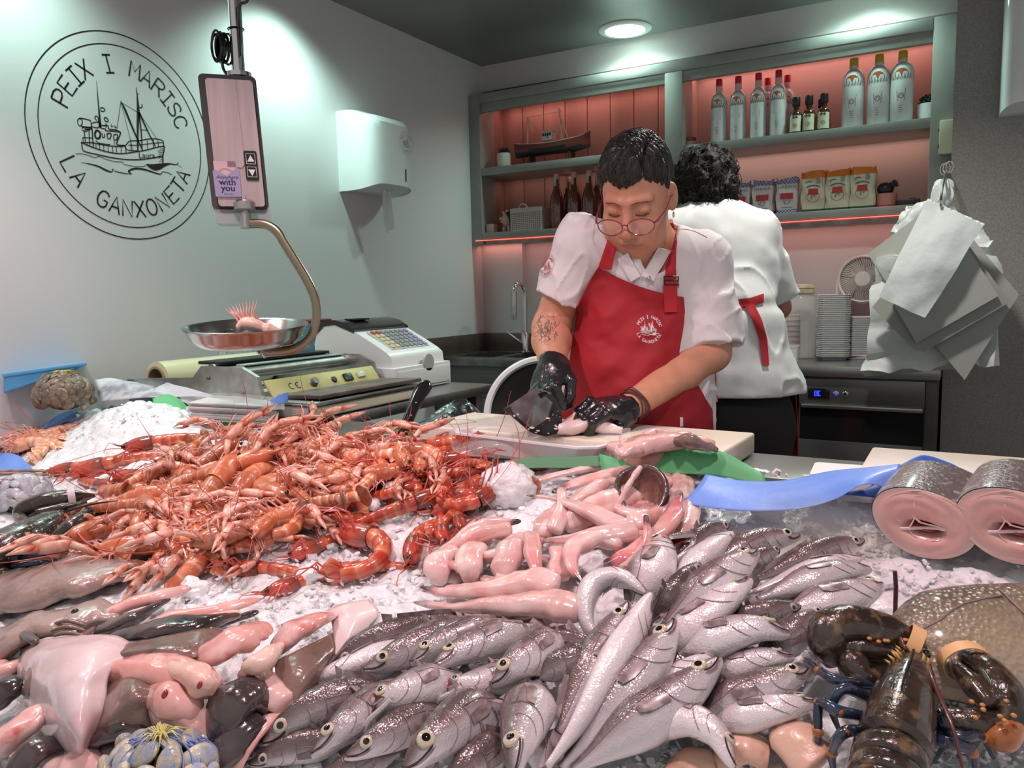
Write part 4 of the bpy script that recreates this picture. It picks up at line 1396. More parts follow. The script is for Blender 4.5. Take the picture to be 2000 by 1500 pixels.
# left table
lt_=thing('steel_table','steel side table along the white wall carrying till and wrapping machine','table',(-2.0,2.0,0))
MB().span((XL+0.004,1.66,0.868),(-1.50,2.46,0.90),0.004).build('table_top',m_steel,lt_)
for x,y in((-1.54,1.72),(-1.54,2.40),(-2.38,1.72),(-2.38,2.40)):
 MB().box((x,y,0.434),(0.04,0.04,0.868),bev=0.004).build('leg',m_dsteel,lt_)
MB().span((-2.40,1.72,0.30),(-1.53,2.42,0.33),0.004).build('lower_shelf',m_dsteel,lt_)
for k,(x,y,s,mm,lab,c)in enumerate(((-1.66,1.86,(0.16,0.2,0.30),m_black,'black crate stored under the steel side table','crate'),(-1.68,2.18,(0.18,0.2,0.26),m_whitem,'white crate stored under the steel side table','crate'))):
 t=thing('storage_crate',lab,c,(x,y,0.33))
 b=MB(TR(x,y,0.331))
 for q in range(2):
  b.box((0,0,s[2]*(0.3+0.4*q)),(s[0],s[1],s[2]*0.38),bev=0.008)
 b.box((0,0,s[2]/2),(s[0]*0.94,s[1]*0.94,s[2]),bev=0.004)
 b.build('crate_body',mm,t)
 MB(TR(x,y,0.331)).box((0,0,s[2]-0.01),(s[0]*1.06,s[1]*1.06,0.03),bev=0.006).build('rim',mm,t)
# cash register
X1,X0,Y0,Y1=-1.66,-2.03,2.10,2.43
cr=thing('cash_register','white cash register with coloured keypad and black printer cover','cash register',(-1.84,2.26,0.90))
m_reg=mat('off white till plastic',(0.72,0.73,0.71),r=0.32,coat=0.15)
MB().span((X0,Y0,0.902),(X1,Y1,0.985),0.006).build('drawer_case',m_reg,cr)
MB().span((X1-0.004,Y0+0.012,0.912),(X1+0.004,Y1-0.012,0.972),0.003).build('drawer',m_reg,cr)
prof=[(X0+0.005,0.985),(X0+0.0,1.06),(X0+0.015,1.105),(X0+0.05,1.13),(X0+0.10,1.135),(X0+0.15,1.125),(X0+0.20,1.10),(X0+0.27,1.065),(X0+0.325,1.035),(X0+0.345,1.02),(X0+0.35,0.985)]
b=MB(Matrix(((1,0,0,0),(0,0,1,Y0+0.015),(0,1,0,0),(0,0,0,1))))
b.prism(prof,Y1-Y0-0.03)
b.build('housing',m_reg,cr,sharp=50)
b=MB(Matrix(((1,0,0,0),(0,0,1,Y0+0.012),(0,1,0,0),(0,0,0,1))))
top=[(X0+0.0,1.085),(X0+0.012,1.118),(X0+0.05,1.142),(X0+0.10,1.147),(X0+0.15,1.136),(X0+0.19,1.113),(X0+0.185,1.102),(X0+0.10,1.130),(X0+0.05,1.125),(X0+0.018,1.10)]
b.prism(top,Y1-Y0-0.024)
b.build('printer_cover',m_blackg,cr,sharp=50)
MB().box((X0+0.12,Y0+0.11,1.146),(0.05,0.08,0.006),M=None,bev=0.002).build('receipt_slot',m_dark,cr)
kd=V((0.125,0,-0.068)).normalized()
kn=V((-kd.z,0,kd.x))
kp=V((X0+0.205,Y0+0.05,1.1005))
Mk=rotm(kn,kd,kp)
b=MB(Mk)
b.box((0.06,-0.10+0.22,0.001),(0.125,0.22,0.003),bev=0.001)
b.build('keypad_plate',mat('pale grey key plate',(0.48,0.48,0.46),r=0.4),cr)
kc=[mat('grey key',(0.24,0.25,0.25),r=0.35),mat('red key',(0.5,0.06,0.05),r=0.35),mat('cream key',(0.6,0.5,0.3),r=0.35),mat('violet key',(0.28,0.24,0.40),r=0.35)]
for r_ in range(5):
 for c in range(8):
  x,y=0.012+r_*0.024,0.028+c*0.0265
  mm=kc[1]if(c<2 and r_==0)else kc[2]if c<2 else kc[3]if c>5 else kc[0]
  MB(Mk).box((x,y,0.0045),(0.016,0.018,0.006),bev=0.002).build('key',mm,cr)
MB(TR(X1+0.0,Y0+0.19,0.990)@ROT(90,'Y')).lathe([(0.03,-0.004),(0.03,0.004),(0.001,0.004)],20).build('drawer_lock',mat('grey lock',(0.4,0.4,0.4),r=0.4),cr)
# cling film wrapping machine
wm=thing('wrapping_machine','worn steel cling film wrapping machine with yellow control strip','wrapping machine',(-1.85,1.8,0.9))
m_alu=mat('worn aluminium',(0.50,0.50,0.48),r=0.35,m=1.0,c2=(0.40,0.39,0.37),ns=25,bump=0.05,bs=120)
m_hot=mat('dark brown hot plate',(0.075,0.055,0.045),r=0.45,c2=(0.13,0.10,0.085),ns=12,bump=0.1,bs=60)
m_yel=mat('yellowed control strip',(0.46,0.43,0.16),r=0.4,c2=(0.38,0.35,0.15),ns=10)
ya,yb=1.56,2.07
b=MB()
b.span((-1.84,ya,0.902),(-1.52,yb,0.935),0.004)
b.span((-2.28,ya+0.02,0.902),(-1.84,yb,0.925),0.004)
b.build('base_case',mat('grey white machine case',(0.55,0.54,0.50),r=0.4),wm)
MB().span((-1.535,ya,0.906),(-1.515,yb,0.934),0.003).build('front_strip',m_cream,wm)
MB().span((-1.72,ya-0.005,0.937),(-1.508,yb+0.005,0.947),0.003).build('plate_frame',m_alu,wm)
MB(TR(-1.60,(ya+yb)/2+0.01,0.955)@ROT(-2,'Y')).box((0,0,0),(0.165,yb-ya-0.05,0.012),bev=0.004).build('hot_plate',m_hot,wm)
Mp=rotm(V((0.80,0,0.6)),V((0,1,0)),(-1.70,(ya+yb)/2,0.972))
MB(Mp).box((0,0,0),(yb-ya-0.04,0.062,0.006),bev=0.002).build('control_strip',m_yel,wm)
for x,sz,hh in((-0.06,0.0135,0.018),(0.03,0.010,0.008)):
 MB(Mp).lathe([(sz*1.15,0.003),(sz,0.006),(sz*0.85,hh),(0.001,hh)],18,M=TR(x,0,0)).build('knob',m_dsteel if x<0 else m_black,wm)
MB(Mp).box((0.092,0,0.006),(0.036,0.026,0.010),bev=0.003).build('rocker_switch',m_black,wm)
MB(Mp).box((0.155,0.002,0.006),(0.034,0.02,0.010),bev=0.003).build('rocker_switch',mat('grey rocker',(0.5,0.5,0.46),r=0.3),wm)
b=MB(Mp)
b.stroke([(-0.148+0.010*cos(a),0.010*sin(a))for a in[radians(60+24*k)for k in range(11)]],0.003,fn=lambda x,y:V((x,y,0.0036)))
b.stroke([(-0.122+0.010*cos(a),0.010*sin(a))for a in[radians(60+24*k)for k in range(11)]],0.003,fn=lambda x,y:V((x,y,0.0036)))
b.stroke([(-0.132,0),(-0.123,0)],0.003,fn=lambda x,y:V((x,y,0.0036)))
b.build('ce_mark',m_ink,wm)
b=MB()
for x,z,r_ in((-1.84,1.012,0.020),(-1.93,1.018,0.022),(-1.80,0.975,0.012)):
 b.tube([(x,ya+0.02,z),(x,yb+0.0,z)],r_,16)
b.build('film_roller',m_alu,wm)
MB().span((-2.0,ya+0.03,1.036),(-1.90,yb-0.02,1.046),0.003).build('cutter_bar',m_black,wm)
MB().span((-1.87,ya+0.06,1.033),(-1.83,yb-0.03,1.037),0.001).build('film_web',mat('pale teal film',(0.48,0.60,0.58),r=0.15,coat=0.5),wm)
b=MB(Matrix(((1,0,0,0),(0,0,1,0),(0,1,0,0),(0,0,0,1))))
pl_=[(-2.30,0.905),(-1.72,0.905),(-1.70,0.94),(-1.72,1.01),(-1.78,1.035),(-1.95,1.035),(-1.99,1.0),(-2.30,0.985)]
for y in(ya+0.0,yb-0.012):
 b=MB(Matrix(((1,0,0,0),(0,0,1,0),(0,1,0,0),(0,0,0,1))))
 b.prism(pl_,0.012,M=TR(0,0,y))
 b.build('end_plate',m_alu,wm,smooth=False)
for x,z in((-1.78,0.96),(-2.1,0.95),(-1.92,1.0)):
 MB(TR(x,ya-0.001,z)@ROT(90,'X')).lathe([(0.006,0),(0.005,0.003),(0.001,0.003)],10).build('bolt',m_dsteel,wm)
t=thing('film_roll','thick roll of yellowish cling film behind the wrapping machine','film roll',(-2.22,1.85,0.99))
r1=0.056
MB(TR(-2.215,ya+0.045,0.926+r1)@ROT(-90,'X')).lathe([(0.040,0),(r1,0),(r1,0.44),(0.040,0.44),(0.040,0.0)],36,cap=False).build('film',mat('yellowish cling film',(0.62,0.62,0.38),r=0.2,coat=0.5),t)
MB(TR(-2.215,ya+0.043,0.926+r1)@ROT(-90,'X')).lathe([(0.034,-0.004),(0.041,-0.004),(0.041,0.448),(0.034,0.448),(0.034,-0.004)],30,cap=False).build('cardboard_core',mat('brown card core',(0.30,0.24,0.15),r=0.7),t)
m_dots=bpy.data.materials.new('teal polka dot fabric')
m_dots.use_nodes=True
_nt=m_dots.node_tree
_vo=_nt.nodes.new('ShaderNodeTexVoronoi')
_vo.inputs['Scale'].default_value=75
_vo.inputs['Randomness'].default_value=0.15
_tc=_nt.nodes.new('ShaderNodeTexCoord')
_nt.links.new(_tc.outputs['Object'],_vo.inputs['Vector'])
_rp=_nt.nodes.new('ShaderNodeValToRGB')
_rp.color_ramp.elements[0].position,_rp.color_ramp.elements[1].position=0.16,0.22
_rp.color_ramp.elements[0].color,_rp.color_ramp.elements[1].color=(0.42,0.52,0.54,1),(0.075,0.17,0.22,1)
_nt.links.new(_vo.outputs['Distance'],_rp.inputs['Fac'])
_nt.links.new(_rp.outputs['Color'],_nt.nodes['Principled BSDF'].inputs['Base Color'])
_nt.nodes['Principled BSDF'].inputs['Roughness'].default_value=0.8
pc=[onaxis(u,v,1,2.25)for u,v in((606,617),(628,612),(654,645),(640,700),(575,700),(560,650))]
pp=thing('fabric_pouch','teal polka dot fabric pouch leaning between pan and till','pouch',(-2.14,2.22,0.9))
b=MB()
def pch(u,v):
 a=2*pi*v
 q=V((-2.16+0.085*cos(a)*(1.15-0.75*u**1.4),2.26+0.13*sin(a)*(1.05-0.5*u**1.5),0.902+0.235*u))
 return q+V((0.012*sin(3*a+4*u),0.01*sin(4*a),0))
b.sheet(pch,14,28)
b.build('pouch_body',m_dots,pp)
b=MB()
b.tube([pch(1.0,v)+V((0,0,0.002))for v in[k/20 for k in range(20)]],0.006,6,closed=True)
b.build('red_trim',mat('dark red trim',(0.2,0.03,0.04),r=0.7),pp)
p=V((-1.955,1.93,0.935))
t=thing('tape_roll','white tape roll with black core behind the wrapping machine','tape',(-2.06,2.16,0.93))
Mt=TR(-2.06,2.11,0.965)@ROT(20,'Z')@ROT(90,'X')
MB(Mt).lathe([(0.034,-0.02),(0.055,-0.02),(0.055,0.02),(0.034,0.02),(0.034,-0.02)],32,cap=False).build('tape',m_white,t)
MB(Mt).lathe([(0.033,-0.018),(0.0345,-0.018),(0.0345,0.018),(0.033,0.018)],28,cap=False).build('core',m_black,t)
MB().box((-2.06,2.11,0.906),(0.14,0.05,0.010),bev=0.003).build('dispenser_base',m_white,t)
# hanging scale
Sx,Sy=-1.545,1.39
m_pst=mat('brushed steel with pink reflection',(0.64,0.52,0.52),r=0.30,m=0.45,c2=(0.54,0.43,0.43),ns=40,stretch=(1,1,0.05),bump=0.04,bs=200)  # pink reflection is put into the steel's base colour
hs=thing('hanging_scale','hanging steel scale with round pan and curved arm over the ice','scale',(Sx,Sy,2.5))
b=MB()
b.tube([(Sx,Sy+0.01,1.74),(Sx,Sy+0.01,2.5)],0.0155,20)
b.lathe([(0.017,0),(0.03,0.002),(0.03,0.012),(0.017,0.014)],20,M=TR(Sx,Sy+0.01,1.755))
b.lathe([(0.017,-0.012),(0.05,-0.008),(0.05,0),(0.017,0)],24,M=TR(Sx,Sy+0.01,2.5))
b.build('pole',m_chrome,hs)
b=MB()
for k in range(9):
 cx=Sx-0.028-0.003*sin(k*2.1)
 b.tube([(cx+(0.016+0.003*sin(k*1.7))*cos(a),Sy-0.015+0.004*k-0.012,1.825+0.012*sin(k)*0+(0.032+0.004*cos(k*2.3))*sin(a))for a in[2*pi*j/20 for j in range(20)]],0.0028,6,closed=True)
b.tube(smooth_path([(Sx-0.02,Sy-0.02,1.80),(Sx-0.018,Sy-0.02,1.775),(Sx-0.008,Sy-0.015,1.755),(Sx-0.002,Sy-0.01,1.745)],14),0.0035,8)
b.tube(smooth_path([(Sx+0.021,Sy,1.80),(Sx+0.022,Sy,1.88),(Sx+0.03,Sy,1.915),(Sx+0.06,Sy+0.01,1.95),(Sx+0.11,Sy+0.02,2.2),(Sx+0.12,Sy+0.02,2.5)],26),0.0035,8)
b.tube([(Sx+0.0185*cos(a),Sy+0.01+0.0185*sin(a),1.868)for a in[2*pi*j/18 for j in range(18)]],0.0018,6,closed=True)
b.build('power_cord',m_blackg,hs)
cdir=V((CAM.x-Sx,CAM.y-Sy,0)).normalized()
xr=V((-cdir.y,cdir.x,0))
zt=(V((0,0,1))-xr*0.045-cdir*0.02).normalized()
yb_=zt.cross(xr).normalized()
Ms=Matrix.Identity(4)
cen=at(457,277,1.86)
for i in range(3):
 Ms[i][0],Ms[i][1],Ms[i][2],Ms[i][3]=xr[i],zt[i],-yb_[i]if(-yb_).dot(cdir)>0 else yb_[i],cen[i]
def rrect(w_,h_,r_,n=6):
 out=[]
 for cx,cy,a0 in((w_-r_,h_-r_,0),(-w_+r_,h_-r_,90),(-w_+r_,-h_+r_,180),(w_-r_,-h_+r_,270)):
  for k in range(n+1):
   a=radians(a0+90*k/n)
   out.append((cx+r_*cos(a),cy+r_*sin(a)))
 return out
MB(Ms).prism(rrect(0.064,0.155,0.012),0.066,M=TR(0,0,-0.078)).build('rear_casing',mat('dark grey casing',(0.06,0.055,0.055),r=0.35),hs,sharp=50)
MB(Ms).prism(rrect(0.052,0.145,0.008),0.016,M=TR(0.003,-0.004,-0.012)).build('front_casing',m_pst,hs,sharp=50)
b=MB(Ms)
b.prism([(-0.020,-0.06),(0.012,-0.06),(0.018,-0.052),(0.018,0.139),(-0.020,0.139)],0.004,M=TR(0,0,0.0035))
b.build('raised_panel',m_pst,hs,smooth=False)
MB(Ms).prism(rrect(0.0145,0.034,0.004),0.004,M=TR(0.033,-0.055,0.004)).build('button_panel',m_blackg,hs,sharp=50)
b=MB(Ms)
for cy,sg in((-0.040,1),(-0.070,-1)):
 b.add([(0.025,cy-0.006*sg,0.0085),(0.041,cy-0.006*sg,0.0085),(0.033,cy+0.009*sg,0.0085)],[(0,1,2)])
 b.stroke([(0.023,cy-0.011),(0.043,cy-0.011),(0.043,cy+0.012),(0.023,cy+0.012)],0.0012,closed=True,fn=lambda x,y:V((x,y,0.0084)))
b.build('arrow_button',mat('white print',(0.8,0.75,0.75),r=0.5),hs,smooth=False)
b=MB(Ms)
b.prism(rrect(0.064,0.02,0.012),0.060,M=TR(0.004,-0.168,-0.072))
b.build('clear_cover',mat('smoky clear cover',(0.5,0.52,0.5),r=0.1,alpha=0.45,coat=0.5),hs,sharp=50)
cd=thing('card_holder','lavender card reading with you stuck on the hanging scale','card',Ms@V((-0.02,-0.08,0.01)))
b=MB(Ms)
b.prism(rrect(0.0245,0.026,0.002),0.002,M=TR(-0.026,-0.072,0.0055))
b.build('pink_card',mat('pink card',(0.62,0.44,0.46),r=0.5),cd,sharp=50)
b=MB(Ms)
poly=[(-0.053,-0.128),(0.004,-0.128),(0.005,-0.066),(0.0,-0.060),(-0.024,-0.080),(-0.050,-0.066),(-0.054,-0.07)]
b.prism(poly,0.002,M=TR(0,0,0.008))
b.build('lavender_card',mat('lavender card',(0.34,0.31,0.48),r=0.45),cd,smooth=False)
b=MB(Ms)
for body,sz,yy,sh in(('with',0.021,-0.095,0),('you',0.021,-0.1085,0),('Anywhere',0.0115,-0.0835,0.3),('mm mm',0.006,-0.122,0)):
 vs,fs=text_mesh(body,sz,sh)
 for ddx in((-0.0004,0.0004)if body in('with','you')else(0,)):
  b.add([V((q.x-0.024+ddx,q.y+yy,0.0105))for q in vs],fs)
b.build('lettering',mat('navy print',(0.02,0.025,0.07),r=0.5),cd,smooth=False)
b=MB(Ms)
for r_ in(0.019,0.0165):
 b.stroke([(-0.026+r_*cos(a),-0.082+r_*sin(a))for a in[radians(30+120*k/14)for k in range(15)]],0.0006,fn=lambda x,y:V((x,y,0.0078)))
b.build('card_print',m_print,cd,smooth=False)
PA=lambda u,v,d=1.88:at(u,v,d)
b=MB()
b.tube([PA(478,385),PA(480,422)],0.0075,14)
b.tube([PA(479,416),PA(480,446)],0.0125,18)
b.lathe([(0.0001,-0.016),(0.026,-0.016),(0.026,0.0),(0.018,0.006),(0.0001,0.006)],20,M=TR(*PA(477,396)))
b.build('swivel',m_steel,hs)
arm=[PA(482,437),PA(515,438),PA(540,452),PA(558,480),PA(580,515),PA(602,552),PA(615,585),PA(618,620),PA(611,650),PA(594,671),PA(565,684),PA(530,687),PA(510,686)]
MB().tube(smooth_path(arm,60),0.011,14,flat=(0.55,1.0),up=(0,0,1)).build('curved_arm',mat('bronze tinted steel',(0.34,0.29,0.21),r=0.28,m=1.0),hs)
pcn=at(481,638,1.88)
tilt=ROT(3,'Y')@ROT(4,'X')
Mpan=TR(*pcn)@tilt
prof=[(0.0005,-0.045),(0.095,-0.045),(0.112,-0.040),(0.128,-0.024),(0.137,-0.004),(0.1425,0.001),(0.143,0.003),(0.141,0.004),(0.134,-0.001),(0.124,-0.024),(0.109,-0.037),(0.094,-0.042),(0.0005,-0.042)]
MB(Mpan).lathe(prof,64).build('pan',mat('dull pan steel',(0.42,0.405,0.39),r=0.2,m=1.0),hs)
b=MB()
b.tube([PA(508,690),PA(497,679),PA(480,676),PA(462,674)],0.008,10,flat=(1,0.5))
b.tube([PA(500,668),PA(520,697)],0.007,8)
b.build('pan_support',m_steel,hs)
MB().tube(smooth_path([at(437,660,1.755),at(440,646,1.752),at(455,645,1.752),at(462,660,1.756),at(468,674,1.79)],20),0.0016,6).build('spring_wire',m_black,hs)
# people
A=lambda u,v,d:np.array(at(u,v,d))
FH=np.array((_F.x,_F.y,0.0));FH/=np.linalg.norm(FH)
RH=np.array((_r.x,_r.y,0.0))
UZ=np.array((0,0,1.0))
m_skin=mat('warm skin',(0.56,0.27,0.17),r=0.42,sss=0.25,sr=0.012,c2=(0.62,0.31,0.20),ns=22,bump=0.12,bs=500,c3=(0.60,0.24,0.16),ns3=9,thr3=(0.5,0.75))
m_skin2=mat('tanned skin',(0.36,0.16,0.10),r=0.45,sss=0.2,c2=(0.40,0.18,0.11),ns=22)
m_jack=mat('white chef cotton',(0.72,0.70,0.70),r=0.75,bump=0.10,bs=320)
m_jack2=mat('white chef cotton cyan lit',(0.64,0.67,0.66),r=0.75,bump=0.10,bs=320)  # cyan cast of the ceiling lamps is tinted into this white
m_apron=mat('red apron cloth',(0.31,0.010,0.018),r=0.7,c2=(0.37,0.013,0.021),ns=9,bump=0.15,bs=500)
m_strap=mat('red apron strap',(0.42,0.016,0.026),r=0.7,bump=0.15,bs=400)
m_pants=mat('black trousers',(0.012,0.011,0.012),r=0.8)
m_glove=mat('black nitrile',(0.014,0.014,0.015),r=0.26,bump=0.25,bs=90,coat=0.4)
m_hair=mat('dark brown hair',(0.012,0.010,0.010),r=0.34,c2=(0.028,0.023,0.022),ns=60,stretch=(1,1,1),spec=0.5)
m_hair2=mat('black curly hair',(0.010,0.009,0.009),r=0.6,c2=(0.02,0.017,0.016),ns=60,spec=0.2)
m_white_thread=mat('white thread',(0.75,0.72,0.72),r=0.7)
m_redthread=mat('red thread',(0.50,0.03,0.06),r=0.7)
def head_matrix(cen,yaw,pitch,roll):
 """Head axes: x to the image right, y up, z out of the face."""
 f=-FH
 a=radians(yaw)
 zz=f*cos(a)+(-RH)*sin(a)
 xx=RH*cos(a)+f*sin(a)
 p=radians(pitch)
 z=zz*cos(p)-UZ*sin(p)
 y=UZ*cos(p)+zz*sin(p)
 r=radians(roll)
 x,y=xx*cos(r)+y*sin(r),y*cos(r)-xx*sin(r)
 Rm=np.stack([x,y,z],1)
 return Rm,np.array(cen)
def face_sdf(q):
 d=s_ell(q,(0,.045,-.018),(.076,.085,.096))
 d=smin(d,s_ell(q,(0,-.030,.022),(.070,.082,.066)),.035)
 d=smin(d,s_ell(q,(0,-.085,.038),(.052,.032,.038)),.03)
 d=smin(d,s_ell(q,(0,-.102,.058),(.022,.016,.016)),.022)
 for s in(-1,1):
  d=smin(d,s_ell(q,(s*.040,-.040,.054),(.025,.028,.024)),.025)
  d=smin(d,s_ell(q,(s*.040,-.076,.044),(.025,.024,.024)),.026)
  d=smin(d,s_cap(q,(s*.012,.021,.082),(s*.046,.024,.066),.0095,.008),.012)
  d=smax(d,-s_ell(q,(s*.031,.004,.094),(.019,.012,.014)),.014)
  d=smin(d,s_ell(q,(s*.031,.001,.0735),(.0165,.0110,.0105)),.008)
  d=smax(d,-s_cap(q,(s*.019,-.0055,.0865),(s*.043,-.0045,.0800),.0014),.003)
  d=smax(d,-s_cap(q,(s*.018,.011,.0875),(s*.044,.011,.0800),.0012),.004)
 d=smin(d,s_cap(q,(0,.012,.080),(0,-.036,.104),.0085,.0115),.012)
 d=smin(d,s_ell(q,(0,-.043,.104),(.0160,.0130,.013)),.010)
 for s in(-1,1):
  d=smin(d,s_ell(q,(s*.0155,-.046,.096),(.0098,.009,.0095)),.006)
  d=smax(d,-s_ell(q,(s*.007,-.054,.101),(.0035,.003,.005)),.003)
  d=smax(d,-s_cap(q,(s*.021,-.050,.090),(s*.032,-.074,.083),.0014),.006)
 d=smin(d,s_ell(q,(0,-.070,.076),(.028,.016,.014)),.012)
 d=smin(d,s_ell(q,(0,-.0715,.0875),(.021,.0045,.006)),.005)
 d=smin(d,s_ell(q,(0,-.0810,.0855),(.018,.0050,.0065)),.005)
 for s in(-1,1):
  d=smax(d,-s_cap(q,(0,-.0760,.0935),(s*.0265,-.0800,.0825),.0015,.0012),.0035)
 d=smax(d,-s_cap(q,(-.014,-.0895,.088),(.014,-.0895,.088),.002),.008)
 for s in(-1,1):
  th=0.25*s
  Re=np.array(((cos(th),0,-sin(th)),(0,1,0),(sin(th),0,cos(th))))
  e=s_ell(q,(s*.0775,-.006,-.014),(.0085,.033,.021),Re)
  e=smax(e,-s_ell(q,(s*.0850,-.002,-.008),(.006,.020,.011),Re),.004)
  d=smin(d,e,.006)
 return d
def to_local(P,Rm,c):
 return(P-c)@Rm
def strands(b,n,seedfn,r=0.0007):
 for k in range(n):
  p=seedfn(k)
  if p:
   b.tube(p,[r*0.7,r,r*0.9,r*0.3]if len(p)==4 else r,4)
# worker in red
HR,HC=head_matrix(A(1244,386,1.80),25,28,-2)
hp=lambda x,y,z:HC+HR@np.array((x,y,z))
W1=thing('person','worker in red apron and glasses cutting fish with black gloves on','person',(A(1250,800,1.95)[0],A(1250,800,1.95)[1],0))
NK=A(1268,500,1.90)
SR,SLf=A(1134,476,1.87),A(1370,508,1.93)
ER,WR=A(1076,642,1.93),A(1080,712,1.735)
EL,WL=A(1388,688,1.90),A(1222,800,1.735)
CH=A(1258,610,1.96)
BE=A(1245,760,1.95)
HIP=A(1245,880,1.99)
bx=np.stack([RH,FH,UZ],1)
def arms(P,off=0.0):
 d=s_cap(P,SR,ER,.052+off,.044+off)
 d=smin(d,s_cap(P,ER,ER*.65+WR*.35,.043+off,.0435+off),.02)
 d=smin(d,s_cap(P,ER*.65+WR*.35,WR,.0435+off,.031+off),.02)
 e=s_cap(P,SLf,EL,.052+off,.045+off)
 e=smin(e,s_cap(P,EL,EL*.65+WL*.35,.045+off,.043+off),.02)
 e=smin(e,s_cap(P,EL*.65+WL*.35,WL,.043+off,.029+off),.02)
 return np.minimum(d,e)
def torso(P):
 d=s_ell(P,CH,(.185,.125,.20),bx)
 d=smin(d,s_ell(P,BE,(.178,.140,.20),bx),.06)
 d=smin(d,s_ell(P,HIP,(.185,.135,.20),bx),.06)
 d=smin(d,s_cap(P,SR+UZ*.0,NK+UZ*-.012,.056,.070),.07)
 d=smin(d,s_cap(P,SLf+UZ*.0,NK+UZ*-.012,.056,.070),.07)
 return d
def body1(P):
 q=to_local(P,HR,HC)
 d=face_sdf(q)
 d=smin(d,s_cap(P,hp(0,-.055,-.030),NK,.056,.062),.03)
 d=smin(d,s_ell(q,(0,-.105,.012),(.050,.026,.046)),.025)
 t=torso(P)+.016
 d=smin(d,t,.03)
 d=smin(d,arms(P),.02)
 return d
vs,fs=surfnet(body1,(-1.10,1.35,.95),(-.25,2.2,1.66),.0052)
npmesh('body',vs,fs,m_skin,W1)if False else None
def split_mesh(fn,lo,hi,h,name,mats,parent,disp=None):
 v,f=surfnet(fn,lo,hi,h)
 if disp is not None:
  v=disp(v)
 return npmesh(name,v,f,mats,parent)
lo=np.minimum.reduce([ER,WR,EL,WL,HIP])-.1
body_v,body_f=vs,fs
hv,hf=surfnet(body1,HC-.17,HC+.17,.0022)
inbox=np.all(np.abs(body_v-HC)<.160,axis=1)
keep=~inbox[body_f].all(axis=1)
allv=np.concatenate([body_v,hv])
allf=np.concatenate([body_f[keep],hf+len(body_v)])
used=np.zeros(len(allv),bool)
used[allf.ravel()]=True
remap=np.cumsum(used)-1
bd=npmesh('body',allv[used],remap[allf],m_skin,W1)
UPH=HR[:,1]
def hairline(q):
 """positive inside the hair region (head coordinates)"""
 x,y,z=q[:,0],q[:,1],q[:,2]
 front=.067-.015*np.exp(-((x+.004)/.030)**2)-.016*np.clip((x-.034)/.02,0,1)-.020*np.clip((-x-.045)/.03,0,1)
 k_=np.clip((z-.018)/.030,0,1)
 lim=np.interp(z,[-.12,-.034,-.030,-.004,.002,.018,.10],[-.06,-.052,.030,.030,-.004,.022,.022])
 lim=lim*(1-k_)+front*k_
 return y-lim
def hair1(P):
 q=to_local(P,HR,HC)
 x,y,z=q[:,0],q[:,1],q[:,2]
 th=.008+.005*np.clip((y-.06)/.07,0,1)+.006*np.exp(-((x+.01)/.04)**2)*np.clip((z-.0)/.05,0,1)
 part=np.exp(-((x-.034)/.0035)**2)*np.clip((y-.07)/.03,0,1)*np.clip((z+.03)/.04,0,1)
 side=np.where(x<.034,1.0,.55)
 comb=.0030*np.sin((z*.75+x*.35+y*.25)*520+3*np.sin(x*60))+.0016*vnoise(q*np.array((18,40,90)),1.0,5)+.003*vnoise(q,45,8)
 hl=hairline(q)
 d=s_ell(q,(0,.045,-.018),(.076,.085,.096))-(th*side*np.clip(.18+hl/.030,.18,1)-part*.009+comb*.8*np.clip((y-.0)/.05,.3,1))
 d=smax(d,-hl-.003*np.sin(q[:,0]*420+2*np.sin(q[:,2]*90))*(q[:,2]>.0),.003)
 return d
hvv,hff=surfnet(hair1,HC-.16,HC+.17,.0023)
hair=npmesh('hair',hvv,hff,m_hair,W1)
bvh_h=BVHTree.FromPolygons([tuple(p)for p in hvv],[tuple(f)for f in hff])
def strand1(k):
 a=random.uniform(-.070,.074)
 z0=random.uniform(-.09,.075)
 left=a<.030
 pts=[]
 for i in range(4):
  t=i/3
  x=(a-(.030 if left else-.018)*t)
  zz=z0+(-.010)*t
  o=V(hp(x*1.0,.22,zz))
  h,n,_,_=bvh_h.ray_cast(o,V(-UPH))
  if h is None:
   return None
  pts.append(h+V(UPH)*(.0006+.0016*sin(pi*t)*random.random()))
 return pts
b=MB()
strands(b,700,strand1,.00075)
def strand2(k):
 a=random.uniform(-1.3,1.3)
 y0=random.uniform(.03,.12)
 pts=[]
 for i in range(4):
  t=i/3
  d=HR@np.array((sin(a),0.05,cos(a)))
  o=V(hp(0,y0-.028*t,-.02)+d*.3)
  h,n,_,_=bvh_h.ray_cast(o,V(-d))
  if h is None:
   return None
  pts.append(h+V(d)*.0008)
  a-=.05
 return pts
strands(b,600,strand2,.0007)
b.build('hair_strands',mat('greying hair strand',(0.035,0.029,0.027),r=0.35,c2=(0.10,0.09,0.085),ns=25,thr=(.5,.7)),W1,sharp=None)
bvh_b=BVHTree.FromPolygons([tuple(p)for p in hv],[tuple(f)for f in hf])
def onface(x,y,e=.0006):
 o=V(hp(x,y,.25))
 h,n,_,_=bvh_b.ray_cast(o,V(-HR[:,2]))
 return(h+V(HR[:,2])*e)if h is not None else V(hp(x,y,.08))
b=MB()
for s in(-1,1):
 for k in range(34):
  t=k/33
  x=s*(.011+.038*t)
  y=.0190+.0035*sin(pi*min(1,t*1.15))-.001*t+random.uniform(-.0022,.0022)*(1-t)
  b.tube([onface(x,y),onface(x+s*.004,y+.0012,.0012),onface(x+s*.008,y+.0004,.0006)],[.0003,.0004,.0001],3)
b.build('eyebrows',mat('brow hair',(0.24,0.115,0.075),r=0.6),W1,sharp=None)
b=MB()
